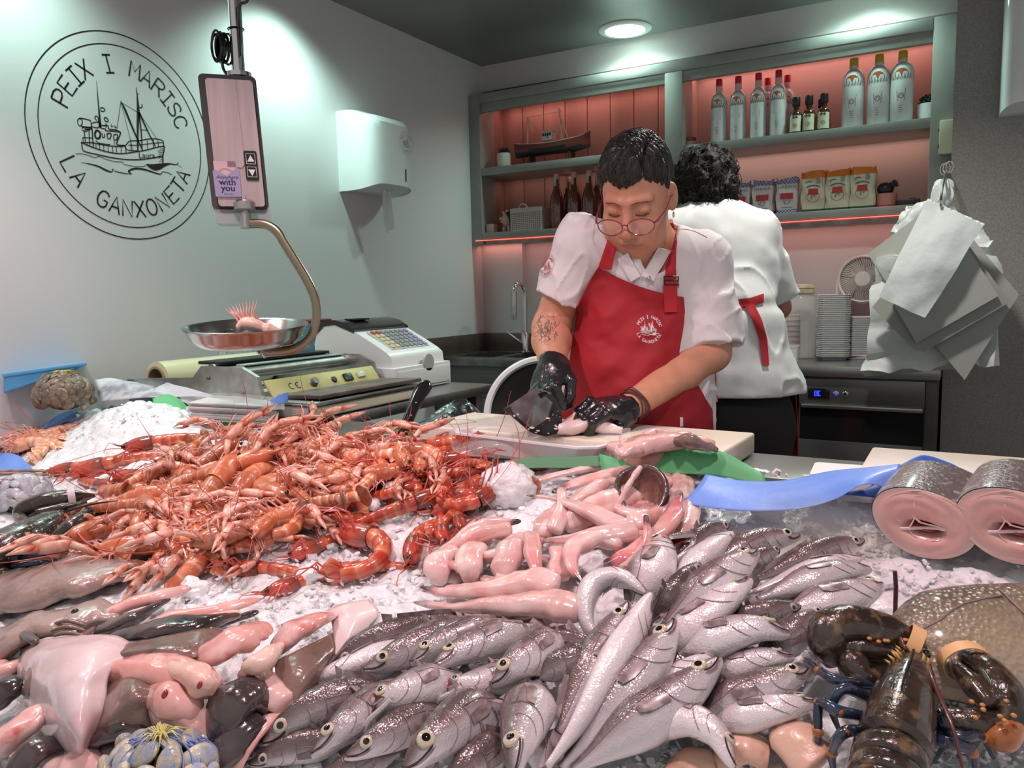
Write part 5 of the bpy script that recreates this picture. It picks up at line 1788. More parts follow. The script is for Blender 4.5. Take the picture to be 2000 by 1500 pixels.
for s in(-1,1):
 b.tube([onface(s*(.017+.028*t),-.0052-.0028*sin(pi*t),.0004)for t in[k/12 for k in range(13)]],.0009,5)
 for k in range(14):
  t=k/13
  p0=onface(s*(.018+.027*t),-.0055-.0028*sin(pi*t),.0003)
  b.tube([p0,p0+V(HR@np.array((s*.001,-.003,.005)))],[.0004,.0001],3)
b.build('eyelashes',mat('lash line',(0.035,0.018,0.014),r=0.6),W1,sharp=None)
b=MB()
b.sheet(lambda u,v:onface((u-.5)*.046,-.0765+(v-.5)*.014*(1-(2*u-1)**2)-.002*(2*u-1)**2,.0003),22,8)
b.build('lips',mat('lips',(0.50,0.20,0.15),r=0.4),W1,sharp=None)
m_gl=mat('dark red glasses frame',(0.22,0.02,0.04),r=0.2,coat=0.6)
m_lens=mat('spectacle lens',(0.95,0.95,0.95),r=0.02,alpha=0.10,coat=1.0)
gl=MB()
ln=MB()
gz,gy=.116,-.019
for s in(-1,1):
 ring=[]
 for k in range(36):
  a=2*pi*k/36
  ring.append((s*.0345+.0290*cos(a),gy+.0190*sin(a)*(1.1 if sin(a)<0 else.85),gz-.010*abs((s*.0345+.029*cos(a))/.065)**2))
 gl.tube([V(hp(*p))for p in ring],.0013,6,closed=True)
 ln.add([V(hp(*p))for p in ring],[tuple(range(36))])
 gl.tube([V(hp(s*.0632,gy+.004,gz-.010)),V(hp(s*.069,gy+.006,gz-.016)),V(hp(s*.077,gy+.011,.06)),V(hp(s*.079,gy+.022,.0)),V(hp(s*.079,gy+.014,-.02))],[.0022,.0026,.0017,.0014,.001],6)
gl.tube([V(hp(-.0058,gy+.002,gz)),V(hp(0,gy+.006,gz+.003)),V(hp(.0058,gy+.002,gz))],.0014,6)
g_=gl.build('glasses',m_gl,W1)
ln.build('lens',m_lens,g_,smooth=False)
b=MB()
e0=hp(.0765,-.040,-.006)
b.tube([V(e0+HR@np.array((0.002,.006*cos(a)-.006,.006*sin(a))))for a in[2*pi*k/14 for k in range(14)]],.0012,6,closed=True)
b.build('earring',m_chrome,W1)
hemR=(SR*.36+ER*.64)
dirR=(ER-SR)/np.linalg.norm(ER-SR)
hemL=(SLf*.06+EL*.94)
dirL=(EL-SLf)/np.linalg.norm(EL-SLf)
def jacket1(P,folds=True):
 d=torso(P)-.004
 r1=s_cap(P,SR,hemR+dirR*.05,.062,.066)
 r1=smax(r1,(P-hemR)@dirR,.004)
 r2=s_cap(P,SLf,hemL+dirL*.05,.064,.078)
 r2=smax(r2,(P-hemL)@dirL,.004)
 d=smin(smin(d,r1,.025),r2,.025)
 q=to_local(P,HR,HC)
 d=smax(d,-s_cap(P,NK+UZ*.07-FH*.03,NK-UZ*.010-FH*.080,.066,.034),.012)
 d=smax(d,-s_cap(P,NK-UZ*.0-FH*.10,NK-UZ*.070-FH*.150,.028,.004),.012)
 if folds:
  n=vnoise(P*np.array((1,1,.45)),16,3)*.005+vnoise(P,34,4)*.0015
  wp_=P+.02*np.stack([vnoise(P,9,15),vnoise(P,9,16),vnoise(P,9,17)],1)
  n-=(1-np.abs(vnoise(wp_*np.array((1,1,.5))+RH*0,15,18)))**6*.008-.002
  n-=(1-np.abs(vnoise(wp_@np.array(((1,0,.7),(0,1,0),(-.7,0,1)))*np.array((1,1,.4)),21,19)))**6*.005
  n+=.005*np.sin((P@(RH*38+UZ*30))+4*vnoise(P,7,6))*np.clip(1-np.abs((P-SLf)@UZ+.12)/.2,0,1)*np.clip((P-SLf)@RH*8+1,0,1)
  d=d+n*np.clip(np.linalg.norm(P-NK+UZ*.03,axis=1)/.12-.75,.0,1)
 d=smax(d,(P[:,2]*-1+.86),.01)
 return d
jv,jf=surfnet(jacket1,(-1.08,1.42,.84),(-.22,2.26,1.46),.0042)
jk=npmesh('chef_jacket',jv,jf,m_jack,W1)
bvh_j=BVHTree.FromPolygons([tuple(p)for p in jv],[tuple(f)for f in jf])
def onjack(u,v,e=.004,d0=2.0):
 r=ray(u,v).normalized()
 h,n,_,_=bvh_j.ray_cast(CAM,r)
 if h is None:
  return at(u,v,d0)-r*e
 return h-r*e
bvh_c=BVHTree.FromPolygons([tuple(p)for p in jv]+[tuple(p)for p in allv],[tuple(f)for f in jf]+[tuple(f+len(jv))for f in allf])
def oncol(u,v,e):
 r=ray(u,v).normalized()
 h,n,_,_=bvh_c.ray_cast(CAM,r)
 return(h-r*e)if h is not None else at(u,v,1.85)
b=MB()
def flap(pa,pb,wa,wb):
 def fn(u,v):
  x=pa[0]+(pb[0]-pa[0])*u+(wa[0]*(1-u)+wb[0]*u)*(v-.5)
  y=pa[1]+(pb[1]-pa[1])*u+(wa[1]*(1-u)+wb[1]*u)*(v-.5)
  return oncol(x,y,.003+.002*sin(pi*v))
 g=[[fn(i/14,j/8)for j in range(9)]for i in range(15)]
 for _ in range(8):
  g=[[(g[max(0,i-1)][j]+g[min(14,i+1)][j]+g[i][max(0,j-1)]+g[i][min(8,j+1)]+g[i][j]*2)/6 for j in range(9)]for i in range(15)]
 return lambda u,v:g[int(round(u*14))][int(round(v*8))]-ray(1250,520).normalized()*.003
b.sheet(flap((1214,497),(1244,548),(26,-14),(24,-14)),14,8,thick=.003)
b.build('collar',m_jack,W1)
b=MB()
b.sheet(flap((1300,482),(1262,548),(-30,-8),(-30,-14)),14,8,thick=.003)
b.build('collar',m_jack,W1)
MB().ell((0,0,0),(.0045,.0045,.003),M=rotm(V(-FH),V(RH),onjack(1268,543,.012))).build('snap_button',m_chrome,W1)
b=MB()
b.tube([onjack(1319+62*t,448+16*t-6*sin(pi*t),.0005)for t in[k/16 for k in range(17)]],.0009,4)
b.build('red_piping',m_redthread,W1)
b=MB()
vs,fs=text_mesh('ra',.021,.35,'LEFT')
b.add([onjack(1312+q.x*830,557-q.y*830,.0035)for q in vs],fs)
b.build('name_embroidery',m_redthread,W1,smooth=False)
b=MB()
fnS=lambda x,y:onjack(1069+13*x+3*y,520-22*y-4*x,.002)
for q in logo(fnS,True,False,2.2):
 b.add(q.v,q.f)
b.build('sleeve_badge',m_redthread,W1,smooth=False)
LEFT=[(0,1168,522),(.12,1152,548),(.25,1130,590),(.45,1122,650),(.65,1112,715),(.85,1098,790),(1,1091,880)]
RIGHT=[(0,1334,580),(.12,1337,610),(.25,1334,640),(.45,1325,690),(.65,1352,735),(.85,1390,800),(1,1394,880)]
def edge(L_,t):
 return lerp_list([(q[0],q[1])for q in L_],t),lerp_list([(q[0],q[2])for q in L_],t)
def apron_pt(u,v,e=.006):
 a,c=edge(LEFT,u),edge(RIGHT,u)
 x=a[0]+(c[0]-a[0])*v
 y=a[1]+(c[1]-a[1])*v+9*sin(pi*v)*(1-u)
 p=onjack(x,y,e,1.93)
 w_=vnoise(np.array([[x/46,y/34,1.0]]),1.0,21)[0]*.006+vnoise(np.array([[x/20+y/60,y/18,2.0]]),1.0,22)[0]*.003
 w_+=.005*sin((x*.8+y)/13.0)*max(0,sin(pi*v))*(.2+.8*u)
 return p-ray(x,y).normalized()*(.004+w_)
NA=72
base=[[apron_pt(i/NA,j/NA)for j in range(NA+1)]for i in range(NA+1)]
for _ in range(5):
 base=[[(base[i][j]if i in(0,NA)or j in(0,NA)else(base[i-1][j]+base[i+1][j]+base[i][j-1]+base[i][j+1]+base[i][j]*2)/6)for j in range(NA+1)]for i in range(NA+1)]
for i in range(NA+1):
 for j in range(NA+1):
  p=base[i][j]
  r=(p-CAM).normalized()
  h,n,_,_=bvh_j.ray_cast(CAM,r)
  if h is not None and(h-CAM).length-(p-CAM).length<.003:
   base[i][j]=h-r*.003
bag=lambda u,v:base[min(NA,int(u*NA+.5))][min(NA,int(v*NA+.5))]
av=MB()
av.sheet(bag,NA,NA,thick=-.0025)
ap=av.build('apron',m_apron,W1,sharp=60)
bvh_a=BVHTree.FromPolygons([tuple(p)for row in base for p in row],[(i*(NA+1)+j,(i+1)*(NA+1)+j,(i+1)*(NA+1)+j+1,i*(NA+1)+j+1)for i in range(NA)for j in range(NA)])
def onap(u,v,e=.0015):
 r=ray(u,v).normalized()
 h,n,_,_=bvh_a.ray_cast(CAM,r)
 return(h-r*e)if h is not None else onjack(u,v,.01)
b=MB()
fnA=lambda x,y:onap(1268+33*x+2*y,643-35*y+3*x,.0042)
for q in logo(fnA,False,False,1.9):
 b.add(q.v,q.f)
b.build('apron_logo',m_white_thread,ap,smooth=False)
b=MB()
b.sheet(lambda u,v:onap(1328+6*v,815+18*u,.005),4,3,thick=-.001)
b.build('care_tag',m_white_thread,ap)
b=MB()
b.sheet(lambda u,v:onjack(1181+10*u+(v-.5)*(26-5*u)+6*u,526-56*u+4*(v-.5),.009),14,6,thick=-.002)
b.build('strap',m_strap,W1)
b=MB()
b.sheet(lambda u,v:onjack(lerp_list([(0,1312),(.45,1310),(.8,1313),(1,1306)],u)+(v-.5)*(25-10*u),600-172*u,.011),22,6,thick=-.002)
b.sheet(lambda u,v:onjack(1308+(v-.5)*25+2*u,546+64*u,.017),12,6,thick=-.002)
b.build('strap',m_strap,W1)
b=MB()
for dx in(-14,14):
 b.tube([onjack(1311+dx,540,.02),onjack(1311+dx*.9,556,.02)],.0016,6)
for y in(540,548,556):
 b.tube([onjack(1297,y,.02),onjack(1325,y,.02)],.0015,6)
b.build('buckle',m_black,W1)
fl=np.array((HIP[0],HIP[1],0.0))
def pants1(P):
 d=s_ell(P,HIP-UZ*.06,(.19,.14,.17),bx)
 for s in(-1,1):
  h=HIP+RH*s*.09-UZ*.10
  k=fl+RH*s*.10+UZ*.47-FH*.01
  a=fl+RH*s*.11+UZ*.07
  d=smin(d,s_cap(P,h,k,.10,.068),.04)
  d=smin(d,s_cap(P,k,a,.068,.055),.03)
 return smax(d,P[:,2]-.90,.005)
v_,f_=surfnet(pants1,fl+np.array((-.36,-.36,.0)),fl+np.array((.36,.36,.95)),.012)
npmesh('trousers',v_,f_,m_pants,W1)
for s in(-1,1):
 a=fl+RH*s*.11
 def shoe(P,a=a):
  return smax(smin(s_cap(P,a-FH*.13+UZ*.035,a+UZ*.045+FH*.04,.042,.045),s_cap(P,a+UZ*.05,a+UZ*.10,.045,.048),.03),-P[:,2]+.002,.004)
 v_,f_=surfnet(shoe,a+np.array((-.25,-.25,-.01)),a+np.array((.25,.25,.17)),.008)
 npmesh('shoe',v_,f_,m_black,W1)
def hand_sdf(wrist,fwd,up,side,fingers,thumb,sc=1.0,cuff=.05):
 """fwd: along the fingers, up: back of the hand, side: towards the thumb."""
 w,f,u,s=(np.array(q,float)for q in(wrist,fwd,up,side))
 prim=[]
 Rm=np.stack([s,f,u],1)
 def L(x,y,z):
  return w+Rm@(np.array((x,y,z))*sc)
 chains=[]
 for k,(x,ln,spread,c1,c2,c3)in enumerate(fingers):
  p=L(x,.088-.06*abs(x-.006)**1.0,.004)
  a=radians(spread)
  ang=0
  pts=[p]
  for l_,c in((ln*.46,c1),(ln*.30,c2),(ln*.24,c3)):
   ang+=radians(c)
   dirv=np.array((sin(a)*cos(ang),cos(a)*cos(ang),-sin(ang)))
   p=p+Rm@(dirv*l_*sc)
   pts.append(p)
  chains.append(pts)
 tp=[L(.030,.020,-.004)]+[L(*q)for q in thumb]
 def fn(P):
  d=s_ell(P,L(0,.050,0),np.array((.043,.053,.018))*sc,Rm)
  d=smin(d,s_ell(P,L(.022,.028,-.008),np.array((.020,.030,.017))*sc,Rm),.014)
  d=smin(d,s_ell(P,L(-.026,.035,-.006),np.array((.016,.032,.016))*sc,Rm),.014)
  d=smin(d,s_cap(P,L(0,-cuff,0),L(0,.02,0),.0335*sc,.030*sc),.02)
  allf=None
  for pts in chains:
   c=s_cap(P,pts[0]*.7+L(0,.045,0)*.3,pts[0],.011*sc,.0108*sc)
   for(p0,p1),(r0,r1)in zip(zip(pts,pts[1:]),((.0108,.0098),(.0098,.0090),(.0090,.0078))):
    c=smin(c,s_cap(P,p0,p1,r0*sc,r1*sc),.003)
   for p0 in pts[:3]:
    c=smin(c,np.linalg.norm(P-p0-u*.0012,axis=1)-.0112*sc,.004)
   allf=c if allf is None else smin(allf,c,.0025)
  d=smin(d,allf,.007)
  c=None
  for(p0,p1),(r0,r1)in zip(zip(tp,tp[1:]),((.016,.0125),(.0125,.0115),(.0115,.0088))):
   e=s_cap(P,p0,p1,r0*sc,r1*sc)
   c=e if c is None else smin(c,e,.004)
  d=smin(d,c,.006)
  d=d+vnoise(P,75,31)*.0009+vnoise(P*np.array((1,1,1.6)),140,32)*.0004
  end=(P-L(0,-cuff+.002,0))@f
  return smax(d,-end,.002)
 pts=np.array([q for c in chains for q in c]+tp+[L(0,-cuff,0)])
 return fn,pts.min(0)-.045,pts.max(0)+.045
def nz(v):
 v=np.array(v,float)
 return v/np.linalg.norm(v)
KR=A(1062,778,1.665)
fR=nz(KR-WR)
uR=nz(-FH*.75-RH*.55+UZ*.25)
uR=nz(uR-fR*(uR@fR))
sR=nz(np.cross(fR,uR))
if sR@RH<0:
 sR=-sR
fing=[(.029,.082,4,58,78,40),(.010,.088,1,62,80,42),(-.010,.082,-2,66,80,42),(-.028,.066,-6,68,78,42)]
fnR,lo,hi=hand_sdf(WR,fR,uR,sR,fing,[(.046,.050,-.018),(.040,.080,-.034),(.026,.102,-.040)],1.0,.012)
v_,f_=surfnet(fnR,lo,hi,.0024)
npmesh('glove',v_,f_,m_glove,W1)
KL=A(1150,800,1.665)
fL=nz(KL-WL)
uL=nz(UZ*.85-FH*.45)
uL=nz(uL-fL*(uL@fL))
sL=nz(np.cross(uL,fL))
if sL@FH>0:
 sL=-sL
fing=[(.029,.082,5,30,62,34),(.010,.090,1,38,60,34),(-.010,.084,-2,44,60,34),(-.028,.068,-6,48,58,34)]
fnL,lo,hi=hand_sdf(WL,fL,uL,sL,fing,[(.044,.048,-.020),(.042,.078,-.036),(.034,.100,-.050)],1.0,.012)
v_,f_=surfnet(fnL,lo,hi,.0024)
npmesh('glove',v_,f_,m_glove,W1)
bvh_body=BVHTree.FromPolygons([tuple(p)for p in body_v],[tuple(f)for f in body_f])
def onbody(u,v,e=.0006):
 r=ray(u,v).normalized()
 h,n,_,_=bvh_body.ray_cast(CAM,r)
 return(h-r*e)if h is not None else None
m_tat=mat('faded tattoo ink',(0.10,0.105,0.10),r=0.5)
b=MB()
rr=random.Random(3)
def tat(pts,wd):
 q=[onbody(*p)for p in pts]
 if all(x is not None for x in q):
  b.tube(q,wd,4,flat=(1,.4))
for k in range(95):
 cx,cy=1066+rr.gauss(0,12),646+rr.gauss(0,13)
 a=rr.uniform(0,6.28)
 ln_=rr.uniform(5,14)
 bend=rr.uniform(-5,5)
 tat([(cx+ln_*cos(a)*t+bend*sin(pi*t)*-sin(a),cy+ln_*sin(a)*t+bend*sin(pi*t)*cos(a))for t in(0,.25,.5,.75,1)],rr.uniform(.0003,.0008))
for k in range(9):
 tat([(1064+k*3+2*cos(t),690+2.5*sin(t*2+k)-(4 if k==0 else 0))for t in(0,1.5,3,4.5)],.00045)
b.build('tattoo',m_tat,W1,sharp=None)
b=MB()
aL=nz(EL-WL)
o1=nz(np.cross(aL,UZ))
o2=np.cross(o1,aL)
for k,(off,r_,th)in enumerate(((.018,.0345,.0018),(.024,.0350,.0016),(.031,.036,.002),(.036,.0365,.0013))):
 c0=WL+aL*off
 b.tube([V(c0+(o1*cos(a)+o2*sin(a))*r_+aL*.004*sin(a*2+k))for a in[2*pi*j/26 for j in range(26)]],th,6,closed=True)
b.build('bracelet',mat('dark red cord',(0.16,0.035,0.04),r=0.6,c2=(0.05,0.03,0.03),ns=160),W1)
cl=thing('fish_cleaver','broad steel cleaver blade held in the black gloved right hand','cleaver',V(A(1048,800,1.64)))
P3=[A(983,799,1.615),A(1046,757,1.640),A(1078,768,1.655),A(1096,800,1.650),A(1098,825,1.640),A(1087,848,1.625),A(1066,853,1.615),A(1036,845,1.608)]
b=MB()
cn=V(np.cross(P3[3]-P3[0],P3[6]-P3[0])).normalized()
n_=len(P3)
b.add([V(p)+cn*.001 for p in P3]+[V(p)-cn*.001 for p in P3],[tuple(range(n_)),tuple(range(2*n_-1,n_-1,-1))]+[(i,(i+1)%n_,n_+(i+1)%n_,n_+i)for i in range(n_)])
b.build('blade',mat('wet steel blade with dark reflection',(0.22,0.17,0.17),r=0.16,m=1.0,c2=(0.34,0.32,0.32),ns=25),cl,smooth=False)  # dark reddish reflection is painted into the steel colour
b=MB()
rr=random.Random(5)
for k in range(26):
 a,c=rr.random(),rr.random()
 q=(V(P3[7]).lerp(V(P3[0]),a)).lerp(V(P3[5]).lerp(V(P3[3]),a),c)
 s_=rr.uniform(.0006,.0026)
 b.ell((0,0,0),(s_*rr.uniform(1,2.5),s_,.0008),M=rotm(cn if cn.dot(CAM-q)>0 else-cn,V(RH),q+(cn if cn.dot(CAM-q)>0 else-cn)*.0012),nu=8,nv=5)
tag(b.build('fish_scraps',mat('pale fish scrap',(0.66,0.52,0.50),r=0.3)),'tiny pale fish scraps stuck on the cleaver blade','scraps',kind='stuff')
h0,h1=A(1058,770,1.652),A(1098,742,1.712)
b=MB()
b.tube([V(A(1052,775,1.640)),V(h0),V(h0*.5+h1*.5),V(h1)],[.008,.011,.012,.011],12,flat=(1,.7))
b.build('handle',m_blackg,cl)
# second worker, seen from behind
W2c=A(1420,700,2.55)
W2=thing('person','worker seen from behind in white jacket with dark curly hair','person',(W2c[0],W2c[1],0))
NK2=A(1396,416,2.62)
S2R,S2L=A(1476,452,2.62),A(1318,452,2.60)
E2R,K2R=A(1520,600,2.74),A(1482,640,2.95)
E2L,K2L=A(1300,610,2.72),A(1360,650,2.95)
H2=A(1376,362,2.66)
C2,B2,P2=A(1408,540,2.62),A(1428,660,2.56),A(1440,780,2.58)
def torso2(P):
 d=s_ell(P,C2,(.180,.125,.22),bx)
 d=smin(d,s_ell(P,B2,(.165,.130,.20),bx),.05)
 d=smin(d,s_ell(P,P2,(.175,.135,.17),bx),.05)
 d=smin(d,s_cap(P,S2R,NK2-UZ*.03,.062,.065),.05)
 d=smin(d,s_cap(P,S2L,NK2-UZ*.03,.062,.065),.05)
 return d
def body2(P):
 q=(P-H2)@bx
 d=s_ell(q,(0,0,0.02),(.075,.095,.10))
 d=smin(d,s_ell(q,(0,.04,-.05),(.06,.07,.075)),.03)
 for s in(-1,1):
  d=smin(d,s_ell(q,(s*.077,.015,-.01),(.010,.018,.030)),.006)
 d=smin(d,s_ell(q,(0,.112,-.03),(.014,.016,.022)),.01)
 for s in(-1,1):
  d=smax(d,-s_ell(q,(s*.03,.10,-.0),(.014,.012,.01)),.008)
 d=smax(d,-s_cap(q,(-.02,.108,-.068),(.02,.108,-.068),.003),.004)
 d=smin(d,s_cap(P,H2-UZ*.05,NK2-UZ*.03,.055,.062),.03)
 d=smin(d,torso2(P)+.02,.03)
 for s0,e0,k0 in((S2R,E2R,K2R),(S2L,E2L,K2L)):
  d=smin(d,s_cap(P,s0,e0,.050,.041),.02)
  d=smin(d,s_cap(P,e0,k0,.041,.028),.015)
 return d
v_,f_=surfnet(body2,(-1.32,1.98,.95),(-.35,3.05,1.72),.0068)
npmesh('body',v_,f_,m_skin2,W2)
for wr,el,sd in((K2R,E2R,-1),(K2L,E2L,1)):
 f2=nz(nz(wr-el)+FH*.3-UZ*.4)
 u2=nz(UZ-f2*(UZ@f2))
 s2=nz(np.cross(f2,u2))*(1 if np.cross(f2,u2)@RH*sd>0 else-1)
 fn2,lo,hi=hand_sdf(wr,f2,u2,s2,[(.029,.08,5,25,35,20),(.010,.088,1,28,36,22),(-.010,.082,-2,30,38,22),(-.028,.066,-6,32,40,22)],[(.048,.045,-.012),(.056,.070,-.020),(.054,.092,-.028)],1.0,.02)
 v_,f_=surfnet(fn2,lo,hi,.0042)
 npmesh('hand',v_,f_,m_skin2,W2)
def jacket2(P):
 d=torso2(P)-.008
 low=s_ell(P,P2-UZ*.0,(.205,.165,.24),bx)
 d=smin(d,low,.05)
 for s0,e0,r0,r1,k in((S2R,E2R,.064,.082,.88),(S2L,E2L,.064,.080,.9)):
  dr=(e0-s0)/np.linalg.norm(e0-s0)
  he=s0+(e0-s0)*k
  r_=smax(s_cap(P,s0,he+dr*.05,r0,r1),(P-he)@dr,.004)
  d=smin(d,r_,.02)
 d=smax(d,-s_cap(P,NK2+UZ*.10,NK2+UZ*.0-FH*.0,.07,.05),.012)
 waist=np.exp(-((P[:,2]-A(1450,597,2.5)[2])/.02)**2)*.010
 n=vnoise(P*np.array((1,1,.5)),13,13)*.007+vnoise(P,28,14)*.002+waist
 wp_=P+.02*np.stack([vnoise(P,9,25),vnoise(P,9,26),vnoise(P,9,27)],1)
 n=n-(1-np.abs(vnoise(wp_*np.array((1,1,.45)),13,28)))**6*.009
 hem=A(1450,772,2.5)[2]
 return smax(d+n,hem-P[:,2],.004)
v_,f_=surfnet(jacket2,(-1.32,1.98,.80),(-.35,3.0,1.62),.006)
npmesh('chef_jacket',v_,f_,m_jack2,W2)
bvh2=BVHTree.FromPolygons([tuple(p)for p in v_],[tuple(f)for f in f_])
def onj2(u,v,e=.004,d0=2.5):
 r=ray(u,v).normalized()
 h,n,_,_=bvh2 .ray_cast(CAM,r)
 return(h-r*e)if h is not None else at(u,v,d0)
b=MB()
b.sheet(lambda u,v:onj2(lerp_list([(0,1330),(.5,1425),(.8,1468),(1,1492)],u),lerp_list([(0,606),(.5,597),(.8,590),(1,582)],u)+(v-.5)*18,.005),30,5,thick=-.002)
b.build('apron_tie',m_strap,W2)
b=MB()
b.sheet(lambda u,v:onj2(lerp_list([(0,1462),(.25,1478),(.55,1490),(1,1496)],u)+(v-.5)*(20-8*u),594+120*u,.006),18,4,thick=-.002)
b.build('apron_edge',m_strap,W2)
b=MB()
b.sheet(lambda u,v:V(onj2(1390+6*u+(v-.5)*11,690+96*u,.012,2.36)),12,4,thick=-.002)
b.build('apron_string',m_strap,W2)
fl2=np.array((P2[0],P2[1],0.0))
def pants2(P):
 hz=P2[2]
 d=s_ell(P,np.array((P2[0],P2[1],hz-.06)),(.18,.135,.17),bx)
 for s in(-1,1):
  h=np.array((P2[0],P2[1],hz-.12))+RH*s*.085
  k=fl2+RH*s*.09+UZ*.47
  a=fl2+RH*s*.10+UZ*.06
  d=smin(d,s_cap(P,h,k,.098,.068),.04)
  d=smin(d,s_cap(P,k,a,.068,.055),.03)
 return smax(d,P[:,2]-(hz+.05),.005)
v_,f_=surfnet(pants2,fl2+np.array((-.36,-.36,.0)),fl2+np.array((.36,.36,1.0)),.012)
npmesh('trousers',v_,f_,m_pants,W2)
b=MB()
q0=np.array((P2[0],P2[1],0.0))+RH*.16+FH*.02
b.sheet(lambda u,v:V(q0+RH*(.02+.012*sin(4*u))+FH*(v-.4)*.12+UZ*(.90-.55*u)),12,6,thick=.003)
b.build('apron_skirt',m_apron,W2)
for s in(-1,1):
 a=fl2+RH*s*.10
 def shoe(P,a=a):
  return smax(smin(s_cap(P,a+FH*.13+UZ*.035,a+UZ*.045-FH*.04,.042,.045),s_cap(P,a+UZ*.05,a+UZ*.09,.045,.048),.03),-P[:,2]+.002,.004)
 v_,f_=surfnet(shoe,a+np.array((-.25,-.25,-.01)),a+np.array((.25,.25,.17)),.009)
 npmesh('shoe',v_,f_,m_black,W2)
def hair2(P):
 q=(P-H2)@bx
 d=s_ell(q,(0,-.012,.022),(.098,.110,.108))
 d=smin(d,s_ell(q,(0.01,-.065,-.040),(.088,.055,.050)),.03)
 d=smax(d,-s_ell(q,(0,.13,-.04),(.08,.08,.085)),.01)
 return d+vnoise(P,36,41)*.014+vnoise(P,80,42)*.008+vnoise(P,170,43)*.003
v_,f_=surfnet(hair2,H2-.17,H2+.17,.0036)
npmesh('hair',v_,f_,m_hair2,W2)
bv=BVHTree.FromPolygons([tuple(p)for p in v_],[tuple(f)for f in f_])
b=MB()
rr=random.Random(11)
for k in range(650):
 d=V((rr.gauss(0,1),rr.gauss(0,1),rr.gauss(0,1))).normalized()
 h,n,_,_=bv.ray_cast(V(H2)+d*.3,-d)
 if h is None:
  continue
 if(h-V(H2)).dot(V(FH))>.07 and h.z<H2[2]+.02:
  continue
 t=d.cross(V((rr.gauss(0,1),rr.gauss(0,1),rr.gauss(0,1)))).normalized()
 L_=rr.uniform(.010,.026)
 b.tube([h-d*.003,h+d*L_*.4+t*L_*.3,h+d*L_*.55+t*L_*.8-V((0,0,.004)),h+d*L_*.45+t*L_*1.3-V((0,0,.008))],[.0012,.0013,.001,.0003],4)
b.build('hair_curls',m_hair2,W2,sharp=None)
# display counter and ice bed
BUMPS=[(-2.03,1.38,.082,.20,.13),(-1.40,1.31,.032,.36,.12),(-0.62,1.20,.030,.24,.13),(-0.30,.98,.030,.25,.14),(-1.0,.72,.03,.3,.2),(-2.3,1.40,.02,.1,.1)]
def bedz(x,y):
 z=.886+.245*(np.minimum(y,1.5)-1.5)
 for cx,cy,a,sx,sy in BUMPS:
  z=z+a*np.exp(-((x-cx)/sx)**2-((y-cy)/sy)**2)
 return z
def bedn(x,y):
 e=.01
 dx=(bedz(x+e,y)-bedz(x-e,y))/(2*e)
 dy=(bedz(x,y+e)-bedz(x,y-e))/(2*e)
 return V((-dx,-dy,1)).normalized()
def PB(u,v,h=0.0):
 r=ray(u,v)
 f=lambda t:CAM_H+r.z*t-bedz(r.x*t,r.y*t)-h
 t0=.35
 t=t0
 while t<3.4:
  t1=t+.02
  if f(t1)<0:
   for _ in range(22):
    m_=(t+t1)/2
    if f(m_)<0:
     t1=m_
    else:
     t=m_
   return CAM+r*t1
  t=t1
 return CAM+r*2.2
m_ice=mat('crushed ice',(0.74,0.76,0.77),r=0.22,c2=(0.84,0.85,0.86),ns=60,bump=0.5,bs=170,sss=0.3,sr=0.02,coat=0.3,rvar=0.12)
m_ice2=mat('clear ice flake',(0.86,0.88,0.89),r=0.12,coat=0.4,sss=0.25,sr=0.012,bump=0.2,bs=220)
xs=np.arange(-2.44,1.06,.0062)
ys=np.arange(.22,1.51,.0062)
X_,Y_=np.meshgrid(xs,ys,indexing='ij')
P_=np.stack([X_.ravel(),Y_.ravel(),np.zeros(X_.size)],1)
nzv=np.abs(vnoise(P_,24,51))*.008+vnoise(P_,62,52)*.0045+vnoise(P_,120,53)*.0032
rid=np.maximum(0,vnoise(P_,40,54))**2*.008
Z_=bedz(P_[:,0],P_[:,1])+nzv+rid-.006
gv=np.stack([P_[:,0]+vnoise(P_,70,55)*.003,P_[:,1]+vnoise(P_,70,56)*.003,Z_],1)
n1,n2=len(xs),len(ys)
ii=(np.arange(n1-1)[:,None]*n2+np.arange(n2-1)[None,:]).ravel()
gf=np.stack([ii,ii+n2,ii+n2+1,ii+1],1)
ice=npmesh('crushed_ice',gv,gf,m_ice,kind='stuff')
tag(ice,'sloping bed of crushed ice covering the fish display','ice')
N=9000
uu=RNG.uniform(-40,2040,N)
vv=RNG.uniform(780,1520,N)
cx,cy=[],[]
for u,v in zip(uu,vv):
 p=PB(u,v)
 if-2.42<p.x<1.0 and.25<p.y<1.5:
  cx.append(p.x)
  cy.append(p.y)
cx,cy=np.array(cx),np.array(cy)
N=len(cx)
sz=RNG.uniform(.0028,.0075,N)*(1+(RNG.random(N)<.07)*1.0)
keepn=fbm(np.stack([cx,cy,cx*0],1),9,2,77)>-.25
cx,cy,sz=cx[keepn],cy[keepn],sz[keepn]
N=len(cx)
ang=np.linspace(0,2*pi,5,endpoint=False)
rad=RNG.uniform(.55,1.1,(N,5))
th=RNG.uniform(.12,.32,N)
a0=RNG.uniform(0,6.28,N)
loc=np.zeros((N,10,3))
for k in range(5):
 aa=ang[k]+a0
 loc[:,k]=np.stack([np.cos(aa)*rad[:,k],np.sin(aa)*rad[:,k],th],1)
 loc[:,k+5]=np.stack([np.cos(aa)*rad[:,k]*.85,np.sin(aa)*rad[:,k]*.85,-th],1)
ax=RNG.normal(size=(N,3))
ax[:,2]*=.25
ax/=np.linalg.norm(ax,axis=1)[:,None]
an=RNG.uniform(-1.15,1.15,N)
c_,s_=np.cos(an)[:,None,None],np.sin(an)[:,None,None]
axb=ax[:,None,:]
loc=loc*c_+np.cross(np.broadcast_to(axb,loc.shape),loc)*s_+axb*(loc*axb).sum(-1,keepdims=True)*(1-c_)
loc*=sz[:,None,None]
